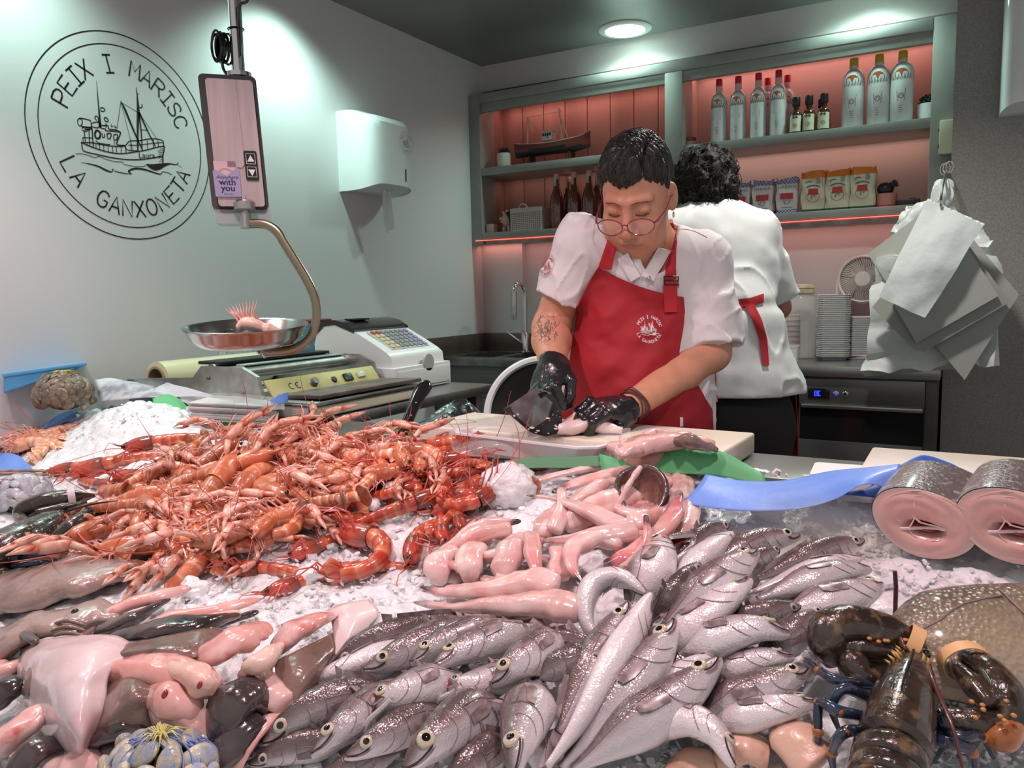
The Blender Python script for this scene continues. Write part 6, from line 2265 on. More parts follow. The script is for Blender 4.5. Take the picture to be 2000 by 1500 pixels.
loc[...,0]+=cx[:,None]
loc[...,1]+=cy[:,None]
loc[...,2]+=(bedz(cx,cy)+RNG.uniform(-.001,.006,N))[:,None]
fc=[(0,1,2),(0,2,3),(0,3,4),(7,6,5),(8,7,5),(9,8,5)]+[t for k in range(5)for t in((k,k+5,(k+1)%5+5),(k,(k+1)%5+5,(k+1)%5))]
fl_=(np.arange(N)[:,None,None]*10+np.array(fc)[None]).reshape(-1,3)
o=npmesh('ice_flakes',loc.reshape(-1,3),fl_,m_ice2,kind='stuff',smooth=False)
tag(o,'loose glassy ice flakes strewn over the display bed','ice flakes')
dc=thing('display_counter','steel fish display counter holding the ice bed','counter',(-.7,.9,0))
m_ctr=mat('display steel',(0.30,0.30,0.29),r=0.3,m=0.9,bump=0.03,bs=200)
MB().span((-2.44,.24,0),(1.04,1.50,.50),.004).build('base_cabinet',m_ctr,dc)
b=MB()
b.span((-2.44,1.515,.0),(1.04,1.545,.875),.003)
b.span((-2.44,.20,.0),(1.04,.235,.60),.003)
b.build('tray_wall',m_ctr,dc)
MB().span((-2.44,1.46,.855),(1.04,1.67,.885),.004).build('back_ledge',m_ctr,dc)
# cutting boards
m_board=mat('white cutting board',(0.74,0.71,0.63),r=0.35,c2=(0.70,0.64,0.50),ns=5,thr=(.42,.66),bump=0.12,bs=120,coat=0.2)
cb1=thing('cutting_board','thick white cutting board in front of the worker in red','cutting board',(-.75,1.57,.886))
MB(TR(-.735,1.56,.9085)@ROT(-2,'Z')).box((0,0,0),(.71,.22,.043),bev=.006,seg=3).build('board',m_board,cb1)
b=MB(TR(-.72,1.56,.9085)@ROT(-2,'Z'))
b.stroke([(-.34,-.085),(-.29,-.06),(-.27,-.02),(-.31,.005),(-.345,-.02)],.004,closed=False,fn=lambda x,y:V((x,y,.0218)))
b.build('knife_mark',mat('brown board stain',(0.36,0.27,0.15),r=0.5),cb1,smooth=False)
cb2=thing('cutting_board','white cutting board at right edge behind the fish steaks','cutting board',(.2,1.5,.886))
MB().span((-.150,1.40,.887),(.62,1.62,.925),.006).build('board',m_board,cb2)
# generic px-guided builders
def sheetpx(rows,nu=20,nv=20,wav=0.0,seed=1,ws=9.0,bedrel=False):
 """Grid through rows of (u, v, depth or height over bed)."""
 R3=[[(PB(*q)if bedrel else at(*q))for q in row]for row in rows]
 R3=[smooth_path(r_,nv+1)for r_ in R3]
 cols=[smooth_path([r_[j]for r_ in R3],nu+1)for j in range(nv+1)]
 def fn(u,v):
  p=cols[int(round(v*nv))][int(round(u*nu))].copy()
  if wav:
   q=vnoise(np.array([[p.x*ws+seed,p.y*ws,p.z*ws]]),1.0,seed)[0]+.5*vnoise(np.array([[p.x*ws*2.3+seed,p.y*ws*2.3,p.z*ws*2]]),1.0,seed+1)[0]
   p+=(CAM-p).normalized()*wav*q
  return p
 return fn,nu,nv
def px_sheet(name,label,cat,mats,rows,thick=.0008,wav=.003,seed=1,nu=18,nv=24,ws=9.0,bedrel=False,group=None,part=None,parent=None):
 fn,nu,nv=sheetpx(rows,nu,nv,wav,seed,ws,bedrel)
 b=MB()
 b.sheet(fn,nu,nv,thick=thick)
 o=b.build(name,mats,parent,sharp=None)
 if parent is None:
  tag(o,label,cat,group)
 return o
m_green=mat('green parchment paper',(0.10,0.42,0.17),r=0.5,c2=(0.13,0.47,0.20),ns=12)
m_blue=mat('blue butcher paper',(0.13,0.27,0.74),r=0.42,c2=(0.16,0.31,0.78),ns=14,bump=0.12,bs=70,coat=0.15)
m_blued=mat('deep blue paper',(0.055,0.15,0.55),r=0.5,bump=0.1,bs=70)
G='green papers lining the back of the display'
px_sheet('green_paper','green scalloped paper edge beside the white ice mound','paper',m_green,[[(298,778,2.33),(330,770,2.34),(360,788,2.3),(385,822,2.26)],[(300,800,2.3),(335,792,2.3),(362,812,2.27),(390,840,2.24)],[(310,830,2.25),(340,830,2.25),(365,840,2.23),(395,860,2.2)]],wav=.002,group=G)
px_sheet('green_paper','green scalloped paper edge under the wrapping paper pile','paper',m_green,[[(395,826,2.22),(425,804,2.2),(455,803,2.17),(492,822,2.13)],[(395,840,2.2),(425,826,2.18),(458,825,2.15),(495,836,2.11)],[(400,860,2.16),(430,856,2.14),(460,856,2.11),(498,860,2.08)]],wav=.002,group=G)
px_sheet('green_paper','small green paper edge beside the black plastic','paper',m_green,[[(738,828,1.97),(762,822,1.96),(785,832,1.94),(808,850,1.92)],[(738,842,1.95),(764,838,1.94),(788,846,1.92),(810,858,1.9)]],wav=.001,group=G)
px_sheet('green_paper','long green paper edge in front of the skins on the board','paper',m_green,[[(1170,886,1.51),(1240,902,1.49),(1290,882,1.47),(1345,870,1.45),(1400,878,1.43),(1450,902,1.41),(1492,926,1.39)],[(1172,900,1.50),(1242,912,1.48),(1292,898,1.46),(1347,892,1.44),(1402,898,1.42),(1452,915,1.40),(1494,932,1.38)],[(1175,920,1.49),(1245,932,1.47),(1295,926,1.45),(1350,926,1.43),(1405,930,1.41),(1455,940,1.39),(1496,950,1.37)]],wav=.001,group=G)
px_sheet('green_paper','green paper in painted shade seen through film under the foam tray','paper',mat('shaded green paper',(0.09,0.26,0.13),r=0.5),[[(985,900,1.57),(1050,893,1.55),(1110,892,1.53),(1170,890,1.51)],[(985,918,1.56),(1050,914,1.54),(1110,914,1.52),(1172,910,1.50)]],wav=.001,group=G)  # darker copy of the green, shade under the tray put into the colour
px_sheet('blue_paper','bright blue paper hanging over the white box on right','paper',m_blue,[[(1378,926,1.38),(1450,938,1.36),(1530,938,1.34),(1620,920,1.31),(1700,912,1.27),(1758,906,1.25)],[(1362,950,1.34),(1450,962,1.31),(1540,960,1.28),(1630,942,1.26),(1700,928,1.24),(1757,918,1.235)],[(1330,982,1.31),(1430,996,1.27),(1548,995,1.24),(1628,976,1.23),(1690,945,1.225),(1752,960,1.22)]],wav=.003,seed=4,nu=22,nv=40)
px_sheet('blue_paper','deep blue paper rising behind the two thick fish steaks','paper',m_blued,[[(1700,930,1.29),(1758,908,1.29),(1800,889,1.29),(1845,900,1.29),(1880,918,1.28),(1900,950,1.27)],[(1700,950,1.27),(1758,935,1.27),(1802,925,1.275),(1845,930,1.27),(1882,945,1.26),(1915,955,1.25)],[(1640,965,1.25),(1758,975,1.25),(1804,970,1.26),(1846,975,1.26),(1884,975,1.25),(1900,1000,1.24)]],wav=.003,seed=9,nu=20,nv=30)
px_sheet('blue_paper','blue paper strip running under the pink shrimps at left edge','paper',m_blue,[[(-30,905,.012),(20,868,.012),(70,846,.014),(110,812,.016),(145,800,.02)],[(-30,935,.010),(25,890,.010),(75,866,.010),(112,832,.012),(150,815,.015)]],wav=.003,seed=5,bedrel=True)
px_sheet('blue_paper','crumpled blue paper corner beside the razor clam bundle','paper',m_blue,[[(-30,880,.02),(10,884,.03),(40,892,.028),(72,925,.02)],[(-30,910,.012),(10,912,.02),(42,916,.02),(60,932,.016)],[(-30,930,.008),(10,930,.010),(40,932,.010),(90,940,.01)]],wav=.004,seed=6,bedrel=True)
px_sheet('blue_paper','small blue paper tip sticking out of the wrapping paper','paper',m_blue,[[(528,782,2.14),(548,770,2.13),(563,766,2.12)],[(530,790,2.13),(550,788,2.12),(562,785,2.12)]],wav=.0)
o=MB(TR(*(PB(1672,980,.0)+V((0,.02,.028))))@ROT(4,'Z')).box((0,0,0),(.15,.10,.045),bev=.008).build('foam_box',m_foam)
tag(o,'white foam box half covered by the bright blue paper','box')
tc_=at(1038,868,1.66)
ft=thing('foam_tray','long white foam tray wrapped in cling film below the board','tray',tc_)
Mt=rotm(V((0.02,.05,1)).normalized(),V((1,-.06,0)).normalized(),tc_-V((0,0,.022)))
b=MB(Mt)
def tr_ring(w,d,c,z):
 return[(x,y,z)for x,y in oct_(w,d,c)]
rings=[tr_ring(.145,.045,.02,0),tr_ring(.168,.062,.03,.034),tr_ring(.176,.070,.03,.036),tr_ring(.176,.070,.03,.040),tr_ring(.166,.060,.03,.040),tr_ring(.143,.043,.02,.008)]
b.add([p for r_ in rings for p in r_],[(k*8+i,k*8+(i+1)%8,(k+1)*8+(i+1)%8,(k+1)*8+i)for k in range(5)for i in range(8)]+[tuple(range(7,-1,-1)),tuple(40+i for i in range(8))])
b.build('tray_body',m_foam,ft,smooth=False)
m_film=mat('clear cling film',(0.85,0.87,0.86),r=0.08,alpha=0.22,coat=1.0,bump=0.6,bs=45)
fn,a_,b_=sheetpx([[(880,862,1.70),(960,846,1.71),(1060,846,1.69),(1150,852,1.66),(1185,838,1.64),(1232,836,1.62)],[(885,880,1.64),(960,862,1.63),(1060,864,1.61),(1150,870,1.59),(1200,872,1.57),(1225,880,1.55)],[(915,890,1.62),(980,895,1.61),(1070,900,1.59),(1150,905,1.57),(1180,905,1.55),(1200,895,1.54)]],14,36,.003,8,20)
MB().sheet(fn,a_,b_).build('cling_film',m_film,ft,sharp=None)
px_sheet('black_plastic','crumpled black plastic bag lying behind the prawns','plastic bag',mat('black film',(0.012,0.012,0.013),r=0.22,coat=0.6,bump=0.8,bs=50),[[(785,838,1.98),(830,818,2.02),(868,792,2.06),(905,778,2.08),(940,806,2.06)],[(790,846,1.95),(835,832,1.97),(875,815,2.0),(910,805,2.02),(946,816,2.02)],[(770,856,1.92),(838,846,1.93),(880,835,1.95),(915,826,1.97),(950,824,1.99)]],wav=.010,seed=3,nu=20,nv=36,ws=30)
kn=thing('fish_knife','black riveted knife handle standing up behind the prawns','knife',at(795,835,1.92))
k0,k1=at(792,832,1.90),at(826,752,1.97)
ka=(k1-k0).normalized()
kw=(V(RH)-ka*V(RH).dot(ka)).normalized()
MB().tube([k0-ka*.03,k0+ka*.0,k0 .lerp(k1,.4),k0 .lerp(k1,.7),k1-ka*.012+kw*.003,k1+ka*.004+kw*.007,k1+ka*.014+kw*.008],[(.013,.008),(.014,.0085),(.0145,.009),(.017,.010),(.021,.010),(.018,.009),(.007,.005)],16,up=ka.cross(kw)).build('handle',m_blackg,kn)
b=MB()
for t in(.25,.55,.88):
 q=k0 .lerp(k1,t)+kw*(.005 if t>.8 else.002)
 b.ell((0,0,0),(.0035,.0035,.0015),M=rotm((CAM-q).normalized(),kw,q+(CAM-q).normalized()*.009),nu=10,nv=6)
b.build('rivet',m_chrome,kn)
b=MB()
kn_=ka.cross(kw)
pts=[k0-ka*.028-kw*.012,k0-ka*.028+kw*.012,k0-ka*.075+kw*.02,k0-ka*.10-kw*.01]
b.add([p+kn_*.0012 for p in pts]+[p-kn_*.0012 for p in pts],[(0,1,2,3),(7,6,5,4),(0,4,5,1),(1,5,6,2),(2,6,7,3),(3,7,4,0)])
b.build('blade',m_chrome,kn)
m_news=mat('grey printed newspaper',(0.50,0.50,0.52),r=0.7,c2=(0.30,0.30,0.34),ns=26,thr=(.45,.6),c3=(0.66,0.66,0.68),ns3=5,stretch=(1,1,1))
m_news2=mat('blue grey newspaper',(0.28,0.29,0.38),r=0.7,c2=(0.55,0.55,0.58),ns=14,thr=(.45,.6))
px_sheet('newspaper','folded grey newspaper sheets piled behind the ice mound','newspaper',m_news,[[(185,742,2.52),(215,738,2.52),(250,744,2.5),(300,748,2.48),(350,752,2.46),(400,760,2.43)],[(190,765,2.46),(240,752,2.44),(280,755,2.43),(330,765,2.41),(380,772,2.39),(440,776,2.35)],[(195,785,2.4),(240,780,2.38),(290,776,2.36),(330,778,2.35),(380,790,2.32),(450,792,2.29)]],wav=.008,seed=13,ws=16)
px_sheet('newspaper','curled upper newspaper leaf leaning beside the film roll','newspaper',mat('pale newspaper',(0.58,0.60,0.63),r=0.6,c2=(0.45,0.47,0.55),ns=10),[[(330,745,2.42),(348,738,2.42),(366,742,2.41),(400,758,2.38)],[(300,762,2.4),(340,752,2.4),(372,752,2.38),(410,764,2.35)],[(320,780,2.36),(355,775,2.35),(390,775,2.33),(450,782,2.28)]],wav=.004,seed=14)
px_sheet('newspaper','dark printed newspaper page sticking out below the steel plate','newspaper',m_news2,[[(380,770,2.36),(430,766,2.33),(480,760,2.3),(500,762,2.28)],[(385,778,2.33),(435,774,2.31),(482,772,2.28),(502,774,2.26)]],wav=.002,seed=15)
wp=thing('wrapping_paper','ream of plastic coated wrapping paper beside the wrapping machine','paper',at(460,800,2.2))
c0=at(470,795,2.20)
m_ream=mat('white paper edges',(0.62,0.60,0.60),r=0.5,c2=(0.5,0.48,0.49),ns=90,stretch=(.05,.05,1))
b=MB(TR(*c0)@ROT(24,'Z')@ROT(3,'Y'))
for k in range(9):
 b.box((random.uniform(-.006,.006),random.uniform(-.006,.006),-.028+k*.0055),(.22,.15,.0048),bev=.001)
b.build('paper_sheets',m_ream,wp,smooth=False)
fn,a_,b_=sheetpx([[(345,770,2.30),(400,768,2.28),(460,768,2.25),(520,774,2.2),(560,780,2.16)],[(360,785,2.24),(410,783,2.21),(470,780,2.18),(525,782,2.15),(556,786,2.13)],[(395,815,2.14),(430,806,2.13),(470,800,2.13),(530,800,2.1),(556,800,2.09)]],16,26,.004,19,26)
MB().sheet(fn,a_,b_).build('plastic_cover',mat('grey clear film',(0.6,0.6,0.6),r=0.1,alpha=0.4,coat=1.0,bump=0.6,bs=40),wp,sharp=None)
bt_=thing('blue_tray','blue plastic tray tilted over the net bag at far left','tray',at(40,735,2.35))
P4=[at(-60,735,2.30),at(-60,762,2.30),at(150,722,2.34),at(166,712,2.36),at(140,710,2.40)]
dv=V((-.1,.5,.03))
b=MB()
q=[at(6,733,2.30),at(166,711,2.33),at(160,709,2.60),at(46,719,2.60)]
lo_=[at(6,770,2.30),at(150,722,2.33),at(150,718,2.60),at(46,750,2.60)]
fnb=lambda u,v:(q[0].lerp(q[1],v)).lerp(q[3].lerp(q[2],v),u)+V((0,0,.004*sin(pi*v)))
b.add(q+lo_,[(0,1,2,3),(7,6,5,4),(0,4,5,1),(1,5,6,2),(2,6,7,3),(3,7,4,0)])
o=b.build('tray_body',mat('blue tray plastic',(0.07,0.28,0.55),r=0.3,c2=(0.09,0.32,0.60),ns=8,bump=0.05,bs=40),bt_,sharp=20)
md=o.modifiers.new('round','BEVEL')
md.width,md.segments=.006,3
MB().tube([q[0],q[1],q[2]],.006,8).build('rim',mat('pale blue rim',(0.12,0.38,0.66),r=0.3),bt_)
# hake
m_hake=pmat('silver hake skin',None,[(0.0,(.76,.71,.71)),(.30,(.66,.61,.62)),(.48,(.48,.43,.44)),(.62,(.29,.22,.22)),(.78,(.155,.110,.105)),(1.0,(.10,.068,.064))],amount=.55,noise_scale=26,r=.22,coat=.7,bump=.35,bs=120,objrand=.18,m=.15,spec=.7,vor=420,vstr=.22,bstretch=(1,1,1),mottled=((.60,.50,.51),70,.22),mthr=(.56,.68))
m_hakep=pmat('pale hake belly skin',None,[(0.0,(.80,.74,.74)),(.45,(.70,.63,.64)),(.66,(.46,.40,.41)),(.85,(.20,.15,.15)),(1.0,(.12,.09,.09))],amount=.5,noise_scale=26,r=.22,coat=.7,bump=.35,bs=120,objrand=.10,m=.12,spec=.7,vor=420,vstr=.2,mottled=((.66,.42,.43),30,.30),mthr=(.55,.70))
m_iris=mat('golden eye ring',(0.56,0.50,0.36),r=0.15,coat=1.0)
m_iris2=mat('silver eye ring',(0.50,0.46,0.42),r=0.15,coat=1.0)
m_pupil=mat('black pupil',(0.006,0.006,0.008),r=0.08,coat=1.0)
m_fin=mat('grey fin membrane',(0.16,0.12,0.12),r=0.3,coat=0.5,c2=(0.36,0.28,0.28),ns=70)
m_mouth=mat('dark mouth line',(0.05,0.025,0.028),r=0.4)
m_gill=mat('gill edge',(0.26,0.19,0.19),r=0.35,coat=0.4)
m_mouthin=mat('red mouth lining',(0.20,0.035,0.035),r=0.3,coat=0.4)
HP=[(0,.009),(.012,.018),(.04,.030),(.08,.042),(.14,.057),(.20,.069),(.28,.078),(.38,.080),(.5,.071),(.62,.056),(.75,.038),(.88,.022),(.96,.016),(1,.017)]
def resample(P,n):
 d=[0]
 for a_,b_ in zip(P,P[1:]):
  d.append(d[-1]+(b_-a_).length)
 out,j=[],0
 for i in range(n):
  x=d[-1]*i/(n-1)
  while j<len(P)-2 and d[j+1]<x:
   j+=1
  out.append(P[j].lerp(P[j+1],(x-d[j])/max(1e-9,d[j+1]-d[j])))
 return out
def hake(label,pts,hw,roll,pale=False,mouth=0,eyes=True,group='hakes piled on the display',name='hake_fish',mats=None,girth=1.0,fins=True,thin=.82,iris=None):
 """pts: (u, v, h) head to tail over the bed; hw: half width in pixels; roll: 0 back up, 90 flank up, 180 belly up."""
 c=[PB(*p)for p in pts]
 n=34
 path=resample(smooth_path(c,60),n)
 L=sum((b_-a_).length for a_,b_ in zip(path,path[1:]))
 dep=(c[0]-CAM).dot(_F)
 S=hw*dep/FPX/.080
 fa=min(.3*S/L,.62)
 N0=bedn(c[0].x,c[0].y)
 rr_=radians(roll)
 FR=[]
 sg_=None
 for(p,t,u,b_)in frames(path,N0):
  sd=t.cross(u)
  if sg_ is None:
   sg_=1 if sd.dot(V(FH))>0 else-1
  sd=sd*sg_
  D=u*cos(rr_)+sd*sin(rr_)
  FR.append((p,t,D,D.cross(t)))
 root=thing(name,label,'fish',c[0],group)
 def loc(t,y,z):
  tc=max(0,min(1,t))
  x=(tc/.3*fa if tc<.3 else fa+(tc-.3)/.7*(1-fa))*(n-1)
  i=min(int(x),n-2)
  q=x-i
  p=FR[i][0].lerp(FR[i+1][0],q)
  T=FR[i][1].lerp(FR[i+1][1],q)
  D=FR[i][2].lerp(FR[i+1][2],q)
  B=FR[i][3].lerp(FR[i+1][3],q)
  return p+D*z+B*y+T*((t-tc)*S)
 na,nt_=22,40
 vs,fs,pat=[],[],[]
 sh=[]
 for i in range(nt_+1):
  t=(i/nt_)**1.35
  h=lerp_list(HP,t)*S*girth
  w_=h*thin
  for j in range(na):
   a=2*pi*j/na
   ca,sa=cos(a),sin(a)
   z=h*ca*(1.0 if ca>0 else 1.08)
   y=w_*sa
   if t<.22:
    k_=1-t/.22
    y*=1-.10*abs(ca)+.12*k_
    z=z*(1-.16*k_ if ca>0 else 1)-.005*S*k_
   g=1.0-.05*math.exp(-((t-.215-.03*abs(sa))/.010)**2)*abs(sa)
   vs.append(loc(t,y*g,z*g))
   pat.append((t,.5+.5*ca,(t*13)%1))
 for i in range(nt_):
  for j in range(na):
   fs.append((i*na+j,(i+1)*na+j,(i+1)*na+(j+1)%na,i*na+(j+1)%na))
 fs.append(tuple(range(na)))
 fs.append(tuple(nt_*na+j for j in range(na-1,-1,-1)))
 b=MB()
 b.add(vs,fs,pat)
 body=b.build('fish_body',mats or(m_hakep if pale else m_hake),root,sharp=None)
 def surf(t,ang,e=0.0):
  h=lerp_list(HP,t)*S*girth
  a=radians(ang)
  return loc(t,(h*thin+e)*sin(a),(h*(1 if cos(a)>0 else 1.08)+e)*cos(a))
 if eyes:
  for sg in(-1,1):
   p=surf(.092,sg*72,-.0005)
   o=loc(.092,0,0)
   nrm=(p-o).normalized()
   if nrm.dot((CAM-p).normalized())<.10:
    continue
   tx=FR[3][1]
   r_=.0225*S
   M_=rotm(nrm,tx,p)
   e_=MB(M_).lathe([(r_*1.06,-r_*.3),(r_*1.02,r_*.10),(r_*.86,r_*.24),(r_*.55,r_*.32),(.0001,r_*.33)],20,sx=1.1).build('eye',iris or m_iris,root)
   MB(M_).lathe([(r_*.58,r_*.25),(r_*.52,r_*.36),(r_*.2,r_*.42),(.0001,r_*.43)],18).build('pupil',m_pupil,e_)
 if mouth==0:
  b=MB()
  for sg in(-1,1):
   b.tube([surf(.004,sg*20,.0002)]+[surf(.012+.088*k/9,sg*(100+12*sin(k/9*pi)),.0003)for k in range(10)],[.0008*S]+[.0038*S]*9+[.0008*S],5)
  b.build('mouth',m_mouth,root)
 else:
  b=MB()
  q=[surf(.10,118*s,.0006)for s in(-1,1)]
  def jaw(u,v):
   a=(v-.5)*2
   tip=loc(-.02,0,-.105*S)
   p0=surf(.005+.10*abs(a)**1.4,a*112,.001)
   return p0 .lerp(tip+(surf(.09,a*125)-tip)*abs(a)**1.2,u)
  b.sheet(jaw,8,16,thick=.0006)
  b.build('mouth',m_mouthin,root)
  MB().tube([loc(.12,.060*S*thin,-.045*S),loc(.05,.045*S*thin,-.082*S),loc(.0,.024*S,-.104*S),loc(-.02,0,-.110*S),loc(.0,-.024*S,-.104*S),loc(.05,-.045*S*thin,-.082*S),loc(.12,-.060*S*thin,-.045*S)],[.010*S,.013*S,.011*S,.009*S,.011*S,.013*S,.010*S],8).build('lower_jaw',mats or m_hakep,root)
 b=MB()
 for sg in(-1,1):
  for t0,k_,a0,a1 in((.232,.030,50,168),(.175,.022,70,150)):
   b.tube([surf(t0+k_*sin(pi*(a-a0)/(a1-a0))-.0006*(a-a0),sg*a,.0002)for a in[a0+(a1-a0)*q/12 for q in range(13)]],[.0005*S]+[.0015*S]*11+[.0005*S],5)
 b.build('gill_cover_edge',m_gill,root)
 for sg in(-1,1):
  p0=surf(.5,sg*72)
  if(p0-loc(.5,0,0)).dot(CAM-p0)>0:
   MB().tube([surf(.24+.72*q/24,sg*(66+14*min(1,q/8)),.0001)for q in range(25)],.0016*S,5).build('lateral_line',m_gill,root)
   MB().tube([surf(.006+.095*q/9,sg*(112+16*sin(q/9*pi)),.0002)for q in range(10)],[.002*S]+[.006*S]*8+[.003*S],6).build('jaw_bone',mats or m_hakep,root)
 if fins:
  for sg in(-1,1):
   p0=surf(.235,sg*100,.0003)
   if(p0-loc(.235,0,0)).dot(CAM-p0)<-.002:
    continue
   b=MB()
   b.sheet(lambda u,v:surf(.235+.15*u,sg*(100+(v-.5)*(18+26*u)*(1-.55*u)-14*u),.0006+.010*S*u*(1-.4*u)),7,5,thick=.0005)
   b.build('pectoral_fin',m_fin,root)
  b=MB()
  b.sheet(lambda u,v:loc(.30+.08*u,0,(lerp_list(HP,.30+.08*u)*S*girth)*.97+.045*S*v*(1-.5*u)),5,3,thick=.0006)
  b.build('first_dorsal_fin',m_fin,root)
  b=MB()
  b.sheet(lambda u,v:loc(.42+.48*u,0,(lerp_list(HP,.42+.48*u)*S*girth)*.96+.022*S*v*(1-.3*sin(pi*u*2)*.5)),16,2,thick=.0006)
  b.build('second_dorsal_fin',m_fin,root)
  b=MB()
  b.sheet(lambda u,v:loc(.99+.065*u,0,(v-.5)*S*(.034+.075*u)),4,6,thick=.0008)
  b.build('tail_fin',m_fin,root)
 return root
HK=[('dark-backed hake arching highest behind the left heads',[(640,1302,.02),(745,1248,.035),(905,1198,.02)],33,15,0,0),('belly-up pale hake, its snout leftmost of the pile beside brown skin',[(599,1333,.03),(690,1300,.04),(840,1240,.03)],33,125,1,0),('hake with large golden eye, second head from the left in upper row',[(705,1308,.052),(790,1272,.056),(930,1218,.035)],40,38,0,0),('dark-snouted hake tucked between two heads of the upper row',[(800,1296,.056),(858,1256,.06),(985,1212,.04)],36,62,0,0),('silver hake in the middle of upper row, body toward the ice',[(844,1304,.072),(905,1268,.07),(1040,1222,.045)],42,75,0,0),('hake with greenish head hanging down in front of a dark one',[(958,1338,.066),(1012,1292,.078),(1110,1240,.05)],46,58,0,0),('dark-headed hake facing down-left beside the long belly-up fish',[(1035,1318,.05),(1088,1300,.065),(1170,1270,.055)],33,22,0,0),('gaping hake with red toothed mouth, centre of the left pile',[(722,1372,.066),(780,1352,.078),(900,1318,.05)],42,62,1,1),('hake with dark open mouth right of the red-mouthed one',[(866,1338,.058),(920,1334,.066),(1040,1312,.03)],34,66,1,1),('big dark hake lying lowest left, snout at the pink skin flap',[(507,1452,.035),(600,1390,.05),(760,1338,.03)],46,28,0,0),('silver-cheeked hake with golden eye below the gaping fish',[(606,1476,.055),(676,1412,.064),(800,1330,.03)],45,66,0,0),('dark hake with half-closed eye in front of the gaping fish',[(672,1478,.06),(760,1432,.062),(890,1370,.03)],42,36,0,0),('broad dark hake nearest the bottom edge, golden eye upward',[(786,1505,.065),(850,1440,.072),(985,1362,.03)],60,44,0,0),('plump hake pointing straight down with golden eye at bottom',[(1000,1520,.06),(1008,1455,.075),(1050,1330,.05)],58,78,0,0),('almost black hake in the lower left corner of the pile',[(485,1490,.02),(570,1462,.03),(700,1440,.015)],34,12,0,0),('brownish hake back at the bottom edge under the broad dark one',[(850,1560,.03),(910,1500,.04),(1000,1440,.02)],46,16,0,0),('hake tail end sticking out at the bottom left edge',[(600,1540,.03),(680,1500,.035),(780,1470,.02)],34,30,0,0),('pale hake bent in a ring with its tail in its mouth',[(1262,1160,.05),(1210,1128,.062),(1160,1142,.06),(1142,1190,.05),(1160,1240,.035),(1210,1250,.02)],30,150,1,0),('silver hake standing mouth upward at top of the centre pile',[(1296,1052,.05),(1272,1110,.055),(1236,1190,.03)],42,92,1,1),('long belly-up hake with red vent line running down centre',[(1272,1162,.085),(1222,1262,.082),(1140,1400,.07),(1068,1500,.05)],40,175,1,0),('grey hake half hidden left of the long belly-up one',[(1226,1176,.06),(1178,1262,.058),(1090,1430,.04)],38,60,0,0),('striped silver hake with head up right of the belly-up fish',[(1318,1210,.078),(1262,1300,.076),(1160,1430,.055),(1095,1500,.04)],46,84,0,0),('large silver hake with grey-gold eye, head up in lower centre',[(1405,1284,.075),(1330,1352,.074),(1220,1430,.06),(1120,1505,.04)],50,78,0,0),('dark hake back pointing up beside the upright silver one',[(1365,1098,.07),(1330,1142,.07),(1270,1215,.05)],30,12,0,0),('silver hake with bright eye, head up, top right of the centre',[(1478,1076,.085),(1412,1122,.082),(1290,1230,.05)],40,72,0,0),('pale hake with open gill below the bright-eyed upper one',[(1465,1132,.075),(1400,1182,.074),(1270,1292,.045)],42,108,1,0),('silver hake with orange-ringed eye lying level at mid right',[(1543,1240,.07),(1460,1228,.078),(1320,1278,.05)],44,100,0,0),('dark hake back wedged above the orange-ringed eye',[(1564,1182,.06),(1500,1196,.066),(1400,1225,.04)],27,14,0,0),('dark hake head pointing up beside the black lobster claw',[(1601,1188,.055),(1564,1228,.06),(1480,1290,.03)],32,40,0,0),('dark-backed hake farthest right in the top row',[(1687,1054,.045),(1610,1078,.05),(1480,1130,.035)],28,28,0,0),('white hake flank just below the farthest right dark back',[(1680,1092,.04),(1600,1110,.048),(1460,1160,.03)],27,110,1,0),('silver hake with closed jaws pointing right, third from top right',[(1700,1112,.055),(1630,1118,.062),(1480,1170,.04)],33,92,0,0),('silver hake lowest of the right-pointing heads on the ice',[(1722,1142,.04),(1650,1164,.05),(1510,1210,.03)],40,82,0,0),('grey hake at the top under the blue paper edge',[(1562,1046,.055),(1490,1058,.06),(1370,1120,.04)],32,40,0,0),('white hake belly slanting up to the blue paper',[(1440,1046,.05),(1390,1078,.055),(1300,1160,.03)],36,140,1,0),('dark hake head under the left end of the blue paper',[(1424,1022,.03),(1376,1046,.036),(1300,1110,.02)],24,18,0,0),('silver hake under the lobster leg, its eye half hidden',[(1550,1284,.058),(1490,1286,.062),(1380,1320,.03)],34,96,0,0),('purple-grey hake beside the lobster with ragged gill',[(1578,1306,.056),(1510,1334,.062),(1360,1400,.035)],42,66,0,0),('plump pinkish hake body beside the blue lobster legs',[(1598,1372,.045),(1510,1384,.056),(1370,1420,.03)],38,100,1,0),('bent silver hake with its head drooping to the bottom edge',[(1435,1500,.05),(1396,1430,.062),(1320,1404,.06),(1210,1460,.035)],44,112,1,0),('pale hake between the large silver one and the lobster',[(1402,1280,.055),(1340,1310,.06),(1220,1390,.03)],34,128,1,0),('small dark hake snout peeping behind the bright-eyed fish',[(1520,1072,.05),(1490,1088,.052),(1420,1130,.03)],24,25,0,0),('silver hake flank filling the gap under the striped one',[(1290,1260,.04),(1240,1330,.045),(1140,1460,.03)],40,100,1,0),('grey hake flank under the level orange-eyed fish',[(1420,1262,.03),(1340,1290,.036),(1240,1360,.02)],40,60,0,0),('dark hake tail curling out beside the ring-shaped fish',[(1180,1262,.05),(1110,1248,.06),(1010,1240,.035)],20,20,0,0),('pinkish hake flank at the bottom between the two piles',[(1040,1390,.03),(1052,1440,.035),(1060,1530,.02)],28,110,1,0),]
for row in HK:
 lab,pts,hw,roll,pale,mouth=row
 hake(lab,pts,hw,roll,bool(pale),mouth,iris=m_iris2 if hw<35 else None)
